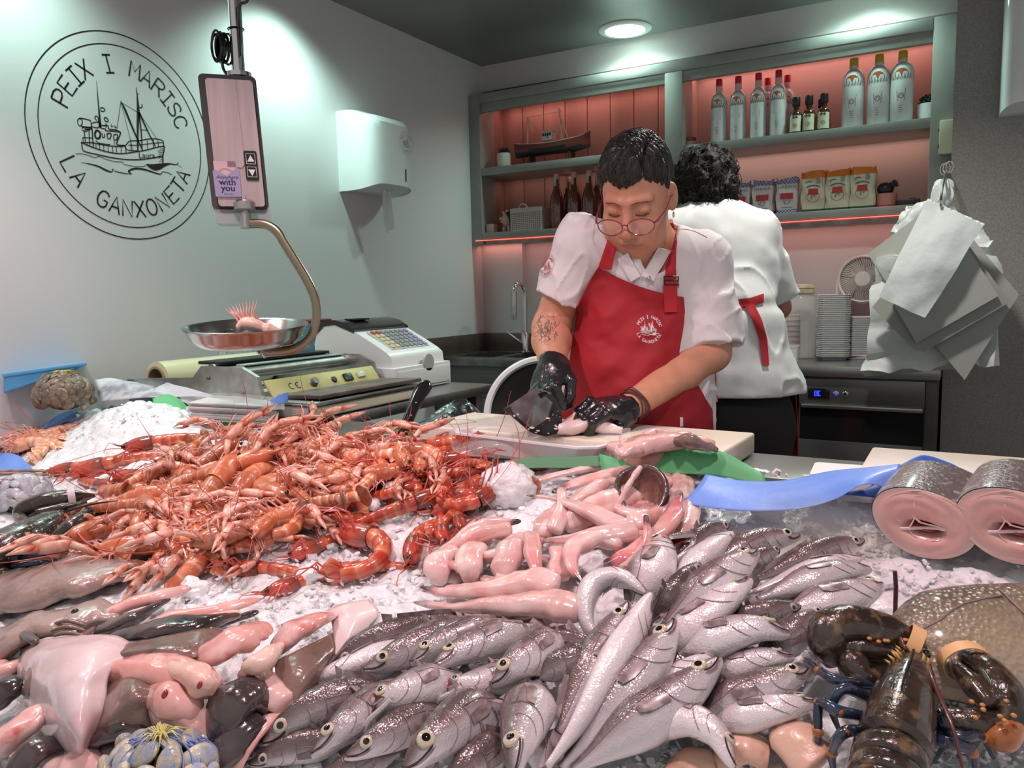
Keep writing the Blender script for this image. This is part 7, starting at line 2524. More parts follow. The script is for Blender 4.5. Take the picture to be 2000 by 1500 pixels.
m_big=pmat('golden brown scaled skin',None,[(0,(.50,.40,.30)),(.35,(.34,.28,.18)),(.6,(.23,.19,.125)),(.85,(.12,.085,.06)),(1,(.07,.05,.045))],amount=.7,noise_scale=18,r=.32,coat=.4,bump=0,mottled=((.42,.36,.25),60,.35),mthr=(.5,.66))
nt=m_big.node_tree
vo=nt.nodes.new('ShaderNodeTexVoronoi')
vo.inputs['Scale'].default_value=150
tcn=nt.nodes.new('ShaderNodeTexCoord')
nt.links.new(tcn.outputs['Object'],vo.inputs['Vector'])
bp=nt.nodes.new('ShaderNodeBump')
bp.inputs['Strength'].default_value=.7
bp.inputs['Distance'].default_value=.003
nt.links.new(vo.outputs['Distance'],bp.inputs['Height'])
nt.links.new(bp.outputs['Normal'],nt.nodes['Principled BSDF'].inputs['Normal'])
hake('large golden-brown scaled fish lying behind the lobster at right edge',[(2290,1180,.05),(2120,1205,.05),(1960,1235,.05),(1820,1268,.045),(1650,1318,.03)],118,72,group=None,name='meagre_fish',mats=m_big,thin=.55,fins=False)
# generic slippery lumps
def inpoly(u,v,P):
 c=False
 for(x1,y1),(x2,y2)in zip(P,P[1:]+P[:1]):
  if(y1>v)!=(y2>v)and u<(x2-x1)*(v-y1)/(y2-y1)+x1:
   c=not c
 return c
def slug(name,label,cat,mats,pts,rad,flat=.7,roll=0,group=None,seed=1,wob=.08,parent=None,n=42,na=22,capr=.35,rough=1.0,groove=False):
 """Soft tapered body through bed points (u, v, h); rad in pixels along it."""
 c=[PB(*p)for p in pts]
 path=smooth_path(c,n)
 dep=(c[len(c)//2]-CAM).dot(_F)
 k=dep/FPX
 st=[(i/(len(rad)-1),r_*k)for i,r_ in enumerate(rad)]
 N0=bedn(c[0].x,c[0].y)
 rr_=radians(roll)
 vs,fs,pat=[],[],[]
 for i,(p,t,u,b_)in enumerate(frames(path,N0)):
  q=i/(n-1)
  D=u*cos(rr_)+b_*sin(rr_)
  B=D.cross(t)
  r_=lerp_list(st,q)
  for end,dq in((0,q),(1,1-q)):
   if dq<.06:
    r_*=capr+(1-capr)*sqrt(max(0,1-(1-dq/.06)**2))
  for j in range(na):
   a=2*pi*j/na
   if groove:
    a_=(a-pi/2+.35*sin(3*q+seed)+pi)%(2*pi)-pi
    gv_=1-.20*math.exp(-(a_/.30)**2)
   else:
    gv_=1
   wv=gv_+wob*(sin(3*a+5*q+seed)*.5+sin(2*a-9*q+seed*2.3)*.6+.5*sin(14*q+seed*1.7+a))
   vs.append(p+B*(cos(a)*r_*wv)+D*(sin(a)*r_*flat*wv))
   pat.append((q,.5+.5*sin(a),0))
 for i in range(n-1):
  for j in range(na):
   fs.append((i*na+j,(i+1)*na+j,(i+1)*na+(j+1)%na,i*na+(j+1)%na))
 fs.append(tuple(range(na)))
 fs.append(tuple((n-1)*na+j for j in range(na-1,-1,-1)))
 A_=np.array([tuple(p)for p in vs])
 C_=np.repeat(np.array([tuple(p)for p in path]),na,0)
 nv_=vnoise(A_+seed,22,71)*.26+vnoise(A_+seed,55,72)*.13+vnoise(A_,130,73)*.05
 A_=C_+(A_-C_)*(1+nv_*rough)[:,None]
 b=MB()
 b.add([V(p)for p in A_],fs,pat)
 o=b.build(name,mats,parent,sharp=None)
 if parent is None:
  tag(o,label,cat,group)
 return o
PK=(.72,.40,.36)
m_tail=pmat('pink monkfish flesh',[(0,(.030,.022,.026)),(.10,(.05,.03,.035)),(.16,(.58,.24,.25)),(.26,(.72,.40,.37)),(.6,(.74,.45,.41)),(1,(.76,.50,.46))],[(0,(.85,.72,.70)),(.6,(1,1,1)),(1,(1,1,1))],amount=.35,noise_scale=30,mottled=((.82,.66,.63),26,.75),mthr=(.42,.62),r=.2,coat=.8,sss=.3,bump=.25,bs=90,objrand=.08,spec=.6)
m_tailr=pmat('red streaked monkfish flesh',[(0,(.04,.025,.03)),(.12,(.08,.03,.04)),(.20,(.58,.16,.19)),(.45,(.68,.28,.28)),(.75,(.74,.42,.38)),(1,(.74,.46,.42))],None,amount=.5,noise_scale=30,mottled=((.78,.54,.50),30,.6),mthr=(.5,.66),r=.2,coat=.8,sss=.3,bump=.25,bs=90,objrand=.08,spec=.6)
m_tailp=pmat('pink monkfish flesh lump',[(0,(.74,.45,.42)),(.5,(.72,.40,.37)),(1,(.76,.50,.46))],[(0,(.85,.72,.70)),(.6,(1,1,1))],amount=.5,noise_scale=30,mottled=((.84,.68,.65),26,.75),mthr=(.42,.62),r=.2,coat=.8,sss=.3,bump=.5,bs=70,objrand=.08,spec=.6)
GT='skinned monkfish tails on the ice'
TL=[('long pink tail lying lowest, black tip pointing left',[(806,1176,.015),(880,1186,.03),(980,1180,.045),(1070,1180,.05),(1142,1196,.045)],[4,13,30,40,36],0),('pink tail just above the lowest one, short black tip left',[(820,1146,.02),(870,1156,.03),(960,1150,.05),(1040,1132,.06),(1092,1142,.055)],[4,11,24,34,30],0),('slim pink tail crossing upper middle with black tip left',[(1028,967,.035),(1090,976,.05),(1150,1000,.06),(1228,1036,.055)],[4,10,22,24],0),('pink tail with thin black tip pointing left in the centre',[(1060,1056,.05),(1120,1052,.06),(1180,1044,.062),(1246,1036,.055)],[4,10,20,22],0),('red-streaked tail with black tip up beside the upright hake',[(1262,1006,.07),(1264,1050,.075),(1250,1088,.065),(1220,1122,.04)],[6,11,15,20],1),('pink tail hanging tip down in the middle of the heap',[(1044,1142,.06),(1048,1118,.068),(1042,1080,.075),(1036,1042,.065)],[7,10,15,17],1),('pink tail with black knob tip rising over the green paper',[(1362,904,.045),(1338,914,.04),(1310,920,.035),(1270,930,.03)],[9,10,13,18],1),('slim tail along the back edge with long black tip',[(1036,943,.022),(1080,930,.03),(1140,916,.035),(1206,905,.03)],[4,8,13,14],0),('second slim tail along the back edge, dark patch midway',[(1078,962,.02),(1140,940,.03),(1210,924,.035),(1300,908,.03)],[6,14,16,16],0),('short pink tail standing tip up behind the crossing one',[(1096,952,.055),(1098,972,.052),(1096,1004,.05),(1080,1040,.04)],[7,12,17,20],0),('pink tail at the left edge with dark curved tip down',[(828,1116,.015),(856,1086,.025),(900,1060,.035),(960,1040,.035)],[3,9,18,20],0),('pink tail with dark tip lying right over the prawns side',[(1018,1018,.05),(970,1022,.05),(920,1040,.04),(880,1072,.03)],[5,13,20,14],0),('red curved tail bending down near the prawns',[(906,1096,.03),(912,1066,.038),(946,1044,.045),(1000,1034,.05)],[3,10,16,14],1),('curled pink tail with torn edge right of centre',[(1142,1144,.04),(1118,1108,.055),(1122,1072,.06),(1170,1050,.055),(1215,1066,.045)],[3,12,26,34,24],0),('fat pink tail lump at left front of the heap',[(862,1144,.01),(858,1116,.03),(862,1090,.035),(890,1072,.03)],[10,24,27,18],0),('fat pink tail lump beside the left front one',[(920,1146,.01),(918,1112,.034),(914,1086,.04),(940,1066,.03)],[10,25,27,18],0),('fat pink tail lump third from the left in front',[(985,1142,.02),(988,1104,.04),(996,1070,.045),(1010,1050,.04)],[14,30,32,22],0),('thick pink tail under the crossing slim one',[(1100,1030,.03),(1130,1010,.04),(1190,985,.04),(1240,965,.03)],[16,26,28,24],0),('thick pink tail between monkfish mouth and back edge',[(1110,985,.03),(1150,962,.035),(1200,940,.035)],[18,26,20],0),('smooth pink tail hanging down right of the open mouth',[(1322,962,.05),(1318,1000,.055),(1296,1032,.05),(1255,1062,.04)],[12,20,22,18],1),('pink tail under the blue paper at right of the heap',[(1338,930,.03),(1344,985,.035),(1346,1030,.03),(1330,1062,.02)],[16,22,24,18],0),('smooth pink tail between the ring fish and the upright hake',[(1180,1110,.03),(1220,1090,.04),(1260,1070,.04),(1300,1056,.03)],[20,26,26,18],1),('pale pink tail in the front middle beside the curled one',[(1085,1130,.03),(1100,1090,.035),(1090,1060,.035)],[22,30,22],0),('pink tail near the far edge left of the green paper',[(1190,985,.03),(1250,1010,.03),(1310,990,.02)],[22,28,22],0),('pink tail stub in front beside the lowest long one',[(960,1215,.01),(1000,1205,.015),(1040,1196,.02)],[10,17,12],0),('small pink tail top at the heap upper right corner',[(1300,905,.02),(1330,940,.03),(1320,980,.03)],[12,18,16],0),]
for k,(lab,pts,rad,red)in enumerate(TL):
 slug('monkfish_tail',lab.replace('tail','monkfish tail',1),'monkfish tail',m_tailr if red else(m_tailp if rad[0]>9 else m_tail),pts,rad,.66,30*sin(k*2.7),GT,k*1.3,groove=True)
TP=[(835,1145),(850,1085),(1000,1030),(1080,965),(1200,910),(1330,908),(1345,1050),(1250,1120),(1140,1180),(1000,1180)]
rr=random.Random(8)
k=0
while k<30:
 u,v=rr.uniform(830,1350),rr.uniform(900,1190)
 if not inpoly(u,v,TP):
  continue
 a=rr.uniform(0,pi)
 L_=rr.uniform(40,75)
 h=rr.uniform(.008,.03)
 r_=rr.uniform(15,24)
 dx,dy=cos(a)*L_,sin(a)*L_*.55
 slug('monkfish_tail','pink monkfish tail buried among the others in the heap','monkfish tail',m_tailp if k%3 else m_tailr,[(u-dx,v-dy,h*.6),(u+rr.uniform(-8,8),v,h+.008),(u+dx,v+dy,h*.6)],[r_*.35,r_,r_*.7],.6,25*sin(k),'monkfish tails buried in the heap',k,groove=True)
 k+=1
mc_=PB(1252,956,.055)
mh=thing('monkfish','monkfish head with wide open dark mouth on the pink tails','fish head',mc_)
nn=((CAM-mc_).normalized()*.75+V((0,0,.55))).normalized()
Mm=rotm(nn,V((_r.x,_r.y,0)),mc_)
ks=1.47/FPX
b=MB(Mm)
NR=28
def mouth_ring(rx,ry,z,wv=.06):
 return[(rx*cos(a)*(1+wv*sin(3*a+1)),ry*sin(a)*(1+wv*cos(2*a)),z+.004*sin(2*a))for a in[2*pi*j/NR for j in range(NR)]]
prf=[(46,54,-30),(50,58,-12),(47,55,2),(42,50,6),(38,46,2),(34,40,-16),(26,28,-30),(8,8,-38)]
rg=[mouth_ring(a*ks,c*ks,z*ks)for a,c,z in prf]
vs=[p for r_ in rg for p in r_]
fs=[(i*NR+j,i*NR+(j+1)%NR,(i+1)*NR+(j+1)%NR,(i+1)*NR+j)for i in range(len(rg)-1)for j in range(NR)]+[tuple((len(rg)-1)*NR+j for j in range(NR))]
b.add(vs,fs,[(i/(len(rg)-1),.5,0)for i in range(len(rg))for j in range(NR)])
b.build('mouth_cavity',pmat('dark wet mouth',[(0,(.10,.055,.05)),(.3,(.07,.04,.04)),(.45,(.10,.06,.055)),(.7,(.16,.07,.055)),(1,(.30,.14,.10))],None,amount=.8,noise_scale=50,mottled=((.03,.02,.02),60,.7),r=.2,coat=1,bump=.5,bs=110),mh,sharp=None)
m_lip=mat('pale fish lip',(.72,.56,.52),r=.25,coat=.7,c2=(.66,.42,.40),ns=40,bump=.3,bs=120)
MB(Mm).tube(smooth_path([(-.040,-.028,.000),(-.030,-.012,.008),(-.020,.004,.011),(-.008,.022,.010),(.004,.040,.006)],18),[.0052,.006,.006,.0055,.005,.0045]*3,10).build('jaw_lip',m_lip,mh)
b=MB(Mm)
for x,y,z,r_ in((-.030,-.046,-.004,.013),(-.008,-.054,.0,.015),(.014,-.056,.0,.014),(.036,-.046,-.006,.012),(.004,-.072,-.008,.014),(-.042,-.030,-.006,.010)):
 b.ell((x,y,z),(r_,r_*.85,r_*.75))
b.build('jaw_flesh',m_lip,mh)
# gutted monkfish and skins in the lower left
m_dskin=mat('dark wet skin',(.035,.025,.025),r=.17,c2=(.075,.055,.052),ns=16,coat=.9,bump=.3,bs=70)
m_bskin=mat('brown wet skin',(.17,.105,.085),r=.22,c2=(.24,.155,.13),ns=14,coat=.7,bump=.3,bs=110,c3=(.09,.06,.055),ns3=30,thr3=(.55,.7))
m_flesh=mat('salmon pink flesh',(.72,.36,.32),r=.22,c2=(.78,.52,.48),ns=14,coat=.8,sss=.3,bump=.25,bs=70,c3=(.62,.13,.12),ns3=30,thr3=(.56,.72))
m_belly=mat('pinkish white belly skin',(.74,.55,.55),r=.28,c2=(.80,.66,.66),ns=9,coat=.6,sss=.2,bump=.25,bs=60,c3=(.66,.34,.36),ns3=11,thr3=(.6,.75))
m_fgrey=mat('grey brown slimy skin',(.29,.20,.175),r=.2,c2=(.36,.26,.225),ns=9,coat=.8,bump=.35,bs=120,c3=(.20,.14,.125),ns3=26,thr3=(.52,.68))
m_bone=mat('bone cream flesh',(.76,.46,.38),r=.3,c2=(.80,.58,.50),ns=24,coat=.6,bump=.2,bs=80)
m_blood=mat('dark red blood',(.28,.015,.02),r=.15,coat=.8)
ff=slug('flatfish','smooth grey-brown flatfish beside the langoustines at left edge','fish',m_fgrey,[(-90,1205,.012),(10,1160,.022),(130,1132,.026),(240,1112,.022),(304,1106,.012)],[60,76,70,44,8],.34,0,None,3,.05,n=36)
b=MB()
p=PB(147,1190,.045)
hd_=thing('monkfish','brown monkfish head with small dark eye below the flatfish','fish',PB(140,1200,.0))
slug('fish_body','','',m_fgrey,[(240,1202,.02),(160,1206,.036),(70,1228,.038),(-60,1285,.02)],[26,48,60,60],.42,0,None,5,.12,parent=hd_)
for u,v,r_ in((147,1196,5),):
 q=PB(u,v,.050)
 MB().ell((0,0,0),(.006,.006,.004),M=rotm((CAM-q).normalized(),V((1,0,0)),q)).build('eye',m_pupil,hd_)
for k in range(3):
 slug('mouth_fold','','',m_bskin,[(95+4*k,1222+10*k,.05),(130,1212+12*k,.055),(168,1222+10*k,.045)],[3,5,3],.8,0,None,k,.05,parent=hd_,n=12,na=8)
GS='dark-skinned monkfish tails with pink cut sides'
for k,(lab,p1,r1,p2,r2)in enumerate((('dark monkfish tail with pink cut side, uppermost beside the flatfish',[(150,1242,.02),(230,1190,.03),(320,1160,.03),(395,1140,.015)],[14,16,16,5],[(190,1232,.02),(260,1206,.028),(330,1168,.02)],[24,24,10]),('dark monkfish tail with pink cut side, second in the row',[(265,1240,.02),(340,1206,.03),(430,1190,.03),(510,1170,.012)],[14,15,14,5],[(200,1240,.015),(245,1214,.024),(280,1200,.02)],[20,22,12]),('dark monkfish tail with pink cut side, third below the ice',[(250,1250,.03),(360,1222,.035),(470,1196,.03)],[12,17,8],[(370,1226,.02),(440,1214,.022),(505,1194,.012)],[18,16,8]))):
 t=thing('monkfish_tail',lab,'monkfish tail',PB(*p1[1]),GS)
 slug('flesh','','',m_flesh,p1,r1,.6,15,None,k,.1,parent=t)
 slug('dark_skin','','',m_dskin,p2,r2,.55,-10,None,k+4,.12,parent=t)
gm=thing('gutted_monkfish','gutted monkfish with white belly hood and pink cut trunk at lower left','fish',PB(180,1380,0))
fn,a_,b_=sheetpx([[(70,1250,.045),(140,1242,.075),(220,1240,.085),(262,1258,.07)],[(36,1290,.04),(110,1270,.095),(190,1268,.11),(246,1280,.09)],[(38,1340,.03),(100,1330,.10),(160,1330,.115),(214,1318,.09)],[(62,1398,.025),(112,1394,.09),(155,1392,.10),(206,1374,.08)],[(98,1450,.02),(135,1450,.065),(160,1448,.075),(186,1438,.055)],[(138,1482,.015),(148,1484,.035),(158,1484,.04),(170,1478,.03)]],34,30,.005,6,34,True)
MB().sheet(fn,a_,b_,thick=.003).build('belly_skin',m_belly,gm,sharp=None)
slug('belly_filling','','',m_bskin,[(60,1260,.02),(105,1320,.045),(130,1400,.03),(150,1465,.01)],[24,60,42,10],.55,0,None,2,.04,parent=gm)
slug('trunk_flesh','','',m_flesh,[(205,1320,.06),(270,1308,.085),(340,1312,.09),(395,1335,.085),(432,1345,.075)],[36,40,34,36,20],.75,0,None,8,.08,parent=gm,groove=True)
slug('trunk_flesh','','',m_bone,[(330,1304,.095),(372,1318,.105),(400,1336,.10),(424,1345,.09)],[16,26,26,14],.9,0,None,5,.12,parent=gm)
for u,v,r_,h in((390,1338,4.5,.132),(322,1356,5,.122)):
 q=PB(u,v,h)
 MB().ell((0,0,0),(r_*ks*.7,r_*ks*1.1,.003),M=rotm((CAM-q).normalized(),V((1,0,0)),q)).build('bone_end',m_blood,gm)
slug('trunk_flesh','','',m_flesh,[(300,1345,.08),(335,1370,.09),(370,1375,.08),(384,1350,.08)],[20,34,34,16],.8,0,None,9,.1,parent=gm)
fn,a_,b_=sheetpx([[(205,1340,.075),(250,1322,.095),(300,1334,.09)],[(190,1380,.075),(250,1360,.10),(296,1362,.09)],[(176,1430,.05),(215,1410,.08),(290,1390,.075)],[(170,1452,.03),(230,1442,.05),(300,1430,.05)]],20,20,.003,9,25,True)
MB().sheet(fn,a_,b_,thick=.003).build('brown_skin',m_bskin,gm,sharp=None)
fn,a_,b_=sheetpx([[(295,1350,.095),(325,1362,.10),(360,1385,.085)],[(290,1390,.08),(345,1400,.085),(385,1410,.07),(432,1386,.065)],[(300,1420,.06),(350,1440,.06),(400,1440,.055),(425,1420,.055)],[(320,1450,.04),(360,1465,.04),(400,1470,.035),(408,1470,.03)]],22,24,.003,12,25,True)
MB().sheet(fn,a_,b_,thick=.003).build('pink_membrane',m_flesh,gm,sharp=None)
for k,(p1,r1)in enumerate((([(160,1470,.03),(200,1440,.055),(260,1425,.06),(300,1450,.04)],[12,20,20,14]),([(165,1485,.02),(230,1462,.04),(300,1470,.03)],[14,20,16]),([(180,1440,.05),(225,1418,.07),(262,1420,.06)],[8,14,10]))):
 slug('dark_fold','','',m_dskin,p1,r1,.7,0,None,k,.12,parent=gm,n=20)
fn,a_,b_=sheetpx([[(225,1262,.075),(300,1246,.09),(380,1230,.085),(430,1222,.06)],[(210,1280,.09),(300,1264,.10),(375,1262,.095),(440,1250,.07)],[(222,1290,.085),(300,1286,.095),(375,1285,.09),(430,1270,.07)]],14,26,.003,15,25,True)
MB().sheet(fn,a_,b_,thick=.003).build('dark_back_skin',m_bskin,gm,sharp=None)
for k,(p1,r1,mm)in enumerate((([(210,1250,.05),(300,1232,.065),(400,1216,.06),(470,1200,.03)],[16,26,24,8],m_dskin),([(240,1300,.06),(300,1276,.08),(360,1272,.08)],[14,20,14],m_flesh),([(300,1470,.04),(360,1440,.055),(420,1400,.05)],[24,34,20],m_flesh))):
 slug('skin_roll','','',mm,p1,r1,.55,0,None,k+30,.12,parent=gm)
slug('skin_tip','','',m_dskin,[(28,1232,.03),(48,1240,.05),(72,1256,.055)],[4,12,8],.6,0,None,4,.15,parent=gm,n=14,na=10)
m2=thing('gutted_monkfish','second gutted monkfish with pink lobes over dark skin, left of hakes','fish',PB(520,1320,0))
slug('flesh_lobe','','',m_flesh,[(380,1292,.07),(420,1270,.09),(470,1245,.095),(520,1222,.07)],[16,36,46,22],.55,20,None,11,.07,parent=m2,groove=True)
slug('flesh_lobe','','',m_flesh,[(530,1268,.05),(570,1235,.07),(610,1212,.06),(650,1200,.03)],[22,42,42,16],.4,0,None,12,.07,parent=m2,groove=True)
slug('backbone','','',m_bone,[(478,1304,.085),(500,1296,.095),(530,1278,.09),(545,1262,.07)],[14,22,20,10],.85,0,None,13,.1,parent=m2)
slug('flesh_lobe','','',m_flesh,[(480,1310,.05),(520,1340,.06),(550,1372,.055),(560,1385,.04)],[24,34,30,14],.6,0,None,14,.07,parent=m2)
fn,a_,b_=sheetpx([[(520,1300,.065),(580,1270,.07),(650,1236,.06)],[(540,1340,.06),(600,1310,.066),(655,1270,.055)],[(565,1385,.045),(600,1350,.05),(640,1300,.045)],[(560,1410,.02),(600,1375,.02),(640,1330,.015)]],20,20,.003,16,25,True)
MB().sheet(fn,a_,b_,thick=.003).build('brown_skin',m_bskin,m2,sharp=None)
slug('dark_skin','','',m_dskin,[(400,1450,.03),(440,1390,.062),(490,1358,.064),(540,1386,.035)],[36,60,54,26],.6,0,None,15,.06,parent=m2)
slug('dark_skin','','',m_dskin,[(400,1510,.02),(460,1450,.045),(510,1400,.05)],[40,54,34],.6,0,None,16,.06,parent=m2)
slug('flesh_strip','','',m_flesh,[(455,1510,.03),(480,1460,.045),(520,1410,.05),(560,1390,.045)],[10,22,18,10],.5,0,None,17,.1,parent=m2)
fn,a_,b_=sheetpx([[(640,1190,.03),(670,1178,.035),(720,1170,.02)],[(650,1230,.035),(690,1205,.035),(740,1195,.015)],[(655,1280,.03),(680,1250,.03),(720,1225,.012)]],14,16,.002,18,30,True)
MB().sheet(fn,a_,b_,thick=.002).build('pale_membrane',m_belly,m2,sharp=None)
t=thing('monkfish_tail','pink and black monkfish tail in the bottom left corner','monkfish tail',PB(60,1440,0))
slug('flesh','','',m_flesh,[(-60,1470,.02),(20,1440,.045),(70,1400,.05),(110,1390,.03)],[36,44,34,14],.6,0,None,19,.1,parent=t)
slug('dark_skin','','',m_dskin,[(-60,1400,.02),(10,1350,.04),(50,1330,.03)],[30,36,20],.6,0,None,20,.08,parent=t)
slug('dark_skin','','',m_dskin,[(10,1530,.02),(60,1470,.045),(130,1450,.03)],[30,36,20],.6,0,None,21,.08,parent=t)
slug('monkfish_liver','pale pink piece at bottom edge beside the blue net bag','fish piece',m_flesh,[(80,1520,.02),(140,1490,.04),(200,1495,.03),(240,1520,.01)],[24,34,30,18],.6,0,None,22,.1)
slug('fish_piece','pink slab under the dark skins at left edge','fish piece',m_flesh,[(-60,1320,.01),(0,1310,.025),(50,1290,.02)],[24,24,10],.6,0,None,23,.1)
m_cut=mat('apricot cuttlefish skin',(.62,.36,.25),r=.3,c2=(.70,.46,.34),ns=12,coat=.6,bump=.25,bs=90,c3=(.34,.15,.11),ns3=26,thr3=(.58,.72))
for k,(lab,pts,rad)in enumerate((('apricot cuttlefish leaning against the lobster legs',[(1512,1398,.03),(1545,1440,.04),(1600,1500,.03)],[14,44,48]),('rounded apricot cuttlefish left of the leaning one',[(1400,1500,.02),(1450,1462,.03),(1500,1480,.02)],[26,42,36]),('apricot cuttlefish peeping at bottom edge under the bent hake',[(1300,1530,.02),(1350,1490,.025),(1395,1490,.02)],[26,34,26]))):
 slug('cuttlefish',lab,'cuttlefish',m_cut,pts,rad,.55,0,'cuttlefish beside the lobster',k,.03)
# fish steaks
m_cutf=pmat('pink steak flesh',[(0,(.62,.22,.20)),(.3,(.72,.36,.33)),(.7,(.74,.42,.38)),(.93,(.76,.48,.44)),(1,(.72,.56,.53))],None,amount=.7,noise_scale=16,mottled=((.78,.52,.46),38,.5),mthr=(.52,.62),r=.25,coat=.6,sss=.3,bump=.15,bs=60)
m_sskin=pmat('silver grey steak skin',None,[(0,(.60,.52,.52)),(.5,(.48,.43,.43)),(.72,(.22,.19,.185)),(1,(.13,.11,.105))],amount=.9,noise_scale=60,r=.28,coat=.5,bump=.6,bs=200,mottled=((.62,.58,.58),90,.45),mthr=(.56,.66))
m_memb=mat('white membrane',(.80,.62,.60),r=.3,coat=.5)
def steak(label,u,v,d,hw,hh,ax,length):
 c=at(u,v,d)
 k=d/FPX
 a_=V((0,0,0))+V((_r.x,_r.y,0))*ax[0]+V(FH)*ax[1]+V((0,0,1))*ax[2]
 a_.normalize()
 M_=rotm(-a_,V((_r.x,_r.y,0)),c)
 Mi=M_
 t=thing('fish_steak',label,'fish steak',c,'thick fish steaks by the blue paper')
 def outline(an,s=1.0):
  r_=1+.05*cos(2*an+.5)+.03*sin(3*an)
  return V((hw*k*cos(an)*r_*s,hh*k*sin(an)*r_*s,0))
 n=44
 b=MB(Mi)
 vs,pat=[],[]
 for q in range(11):
  s=1+.03*sin(pi*q/10)
  for j in range(n):
   an=2*pi*j/n
   p=outline(an,s)
   p.z=-length*q/10
   p.y*=1-.05*q/10
   vs.append(p)
   pat.append((q/10,.5+.5*sin(an),0))
 b.add(vs,[(q*n+j,q*n+(j+1)%n,(q+1)*n+(j+1)%n,(q+1)*n+j)for q in range(10)for j in range(n)],pat)
 b.add([vs[10*n+j]for j in range(n)],[tuple(range(n))])
 b.build('skin',m_sskin,t,sharp=None)
 b=MB(Mi)
 vs,pat,fs=[],[],[]
 for q in range(15):
  s=q/14
  for j in range(n):
   an=2*pi*j/n
   p=outline(an,s*.985)
   p.z=.004*(1-s**4)+.0012*sin(22*s+3*cos(an))*s
   dx,dy=p.x/(hw*k)-.03,p.y/(hh*k)+.18
   p.z-=.045*math.exp(-(dx/.30)**2-(dy/.16)**2)
   vs.append(p)
   pat.append((s,.5,0))
 for q in range(14):
  for j in range(n):
   fs.append((q*n+j,q*n+(j+1)%n,(q+1)*n+(j+1)%n,(q+1)*n+j))
 b.add(vs,fs,pat)
 b.build('cut_face',m_cutf,t,sharp=None)
 X=lambda x,y,z=.004:V((x*hw*k,y*hh*k,z-.0035))
 b=MB(Mi)
 b.ell((0.03*hw*k,-.18*hh*k,-.016),(.27*hw*k,.13*hh*k,.014))
 b.build('belly_cavity',m_blood,t)
 b=MB(Mi)
 for pts,r_ in(([X(-.42,-.32),X(-.24,-.24,.004),X(-.08,-.19,.001),X(.08,-.13,.000),X(.24,-.06,.002),X(.42,-.02)],.0024),([X(-.10,.02,.0052),X(.10,.01,.0045),X(.25,.02,.0045),X(.44,.0,.005)],.0012),([X(-.24,-.20,.0048),X(-.17,.12,.0062),X(-.20,.4,.0066),X(-.28,.66,.0055)],.0010),([X(.12,-.42,.004),X(.15,-.6,.0055),X(.2,-.88,.004)],.0009),([X(-.28,.26,.0062),X(-.17,.12,.0064),X(-.05,.02,.0055)],.0014)):
  b.tube(smooth_path(pts,14),r_,8,flat=(1,.6))
 b.build('membrane',m_memb,t)
 b=MB(Mi)
 for q in range(0,9,2):
  for sg in(-1,1):
   s0=.30+q*.075
   pts=[X(sg*s0*cos(an)+.05,s0*sin(an)*.95+.05,.0056)for an in[radians(8+70*k_/8)for k_ in range(9)]]
   b.tube(pts,.0004,4)
   pts=[X(sg*s0*cos(an)+.05,-s0*sin(an)*.85-.2,.0045)for an in[radians(15+50*k_/8)for k_ in range(9)]]
   if s0<.72:
    b.tube(pts,.0006,4)
 b.build('flake_line',mat('pale flake line',(.76,.48,.43),r=.3,coat=.5),t)
 return t
steak('thick pink fish steak with silver skin, left of the two',1803,1022,1.135,92,76,(.62,.75,.16),.12)
steak('thick pink fish steak cut by the right frame edge',1982,1028,1.06,100,82,(.62,.75,.16),.12)
# pale skins and fish on the cutting board
bz_=lambda u,v,h=0:onaxis(u,v,2,.930+h)
sk1=thing('monkfish_skin','heap of pale pink monkfish skin with brown disc on the board','fish skin',bz_(1280,878))
def bslug(name,mats,pts,rad,flat,parent,seed):
 P=[V(p)for p in pts]
 path=smooth_path(P,22)
 k=1.62/FPX
 b=MB()
 st=[(i/(len(rad)-1),r_*k)for i,r_ in enumerate(rad)]
 b.tube(path,[(lerp_list(st,i/21)*(1+.1*sin(i*1.3+seed)),lerp_list(st,i/21)*flat)for i in range(22)],18,up=(0,0,1))
 A_=np.array([tuple(p)for p in b.v])
 nv_=vnoise(A_+seed,40,74)*.006+vnoise(A_,90,75)*.003
 b.v=[p+V((0,-.3,.95))*float(q)for p,q in zip(b.v,nv_)]
 return b.build(name,mats,parent,sharp=None)
m_pskin=mat('pale pink raw skin',(.72,.50,.47),r=.28,c2=(.66,.40,.37),ns=22,coat=.6,bump=.35,bs=90,c3=(.40,.20,.16),ns3=40,thr3=(.66,.74))
bslug('skin_fold',m_pskin,[bz_(1205,885,.01),bz_(1270,868,.02),bz_(1340,862,.02),bz_(1395,872,.01)],[14,22,22,10],.7,sk1,1)
bslug('skin_fold',m_pskin,[bz_(1220,866,.01),bz_(1280,852,.015),bz_(1350,850,.01)],[10,15,9],.7,sk1,2)
bslug('skin_fold',m_pskin,[at(1190,872,1.55),at(1235,880,1.53),at(1290,872,1.52),at(1330,868,1.53)],[14,24,26,14],.8,sk1,7)
bslug('skin_fold',m_bskin,[bz_(1310,862,.022),bz_(1350,862,.03),bz_(1400,880,.012)],[8,17,8],.7,sk1,3)
q=at(1259,880,1.475)
MB(rotm(((CAM-q).normalized()+V((0,0,.35))).normalized(),V((_r.x,_r.y,0)),q)).lathe([(.001,.006),(.022,.006),(.031,.003),(.038,.0),(.036,-.006),(.001,-.008)],28,sx=1.2,sy=.85).build('brown_disc',mat('brown jelly disc',(.42,.22,.16),r=.2,coat=.8,c2=(.50,.30,.23),ns=40),sk1)
bslug('skin_strip',m_pskin,[at(1212,850,1.52),at(1219,868,1.50),at(1228,884,1.49),at(1236,900,1.48)],[4,7,7,3],.5,sk1,4)
bf=thing('fish_fillet','pale pink fish being cut under the black gloves','fish',bz_(1140,835))
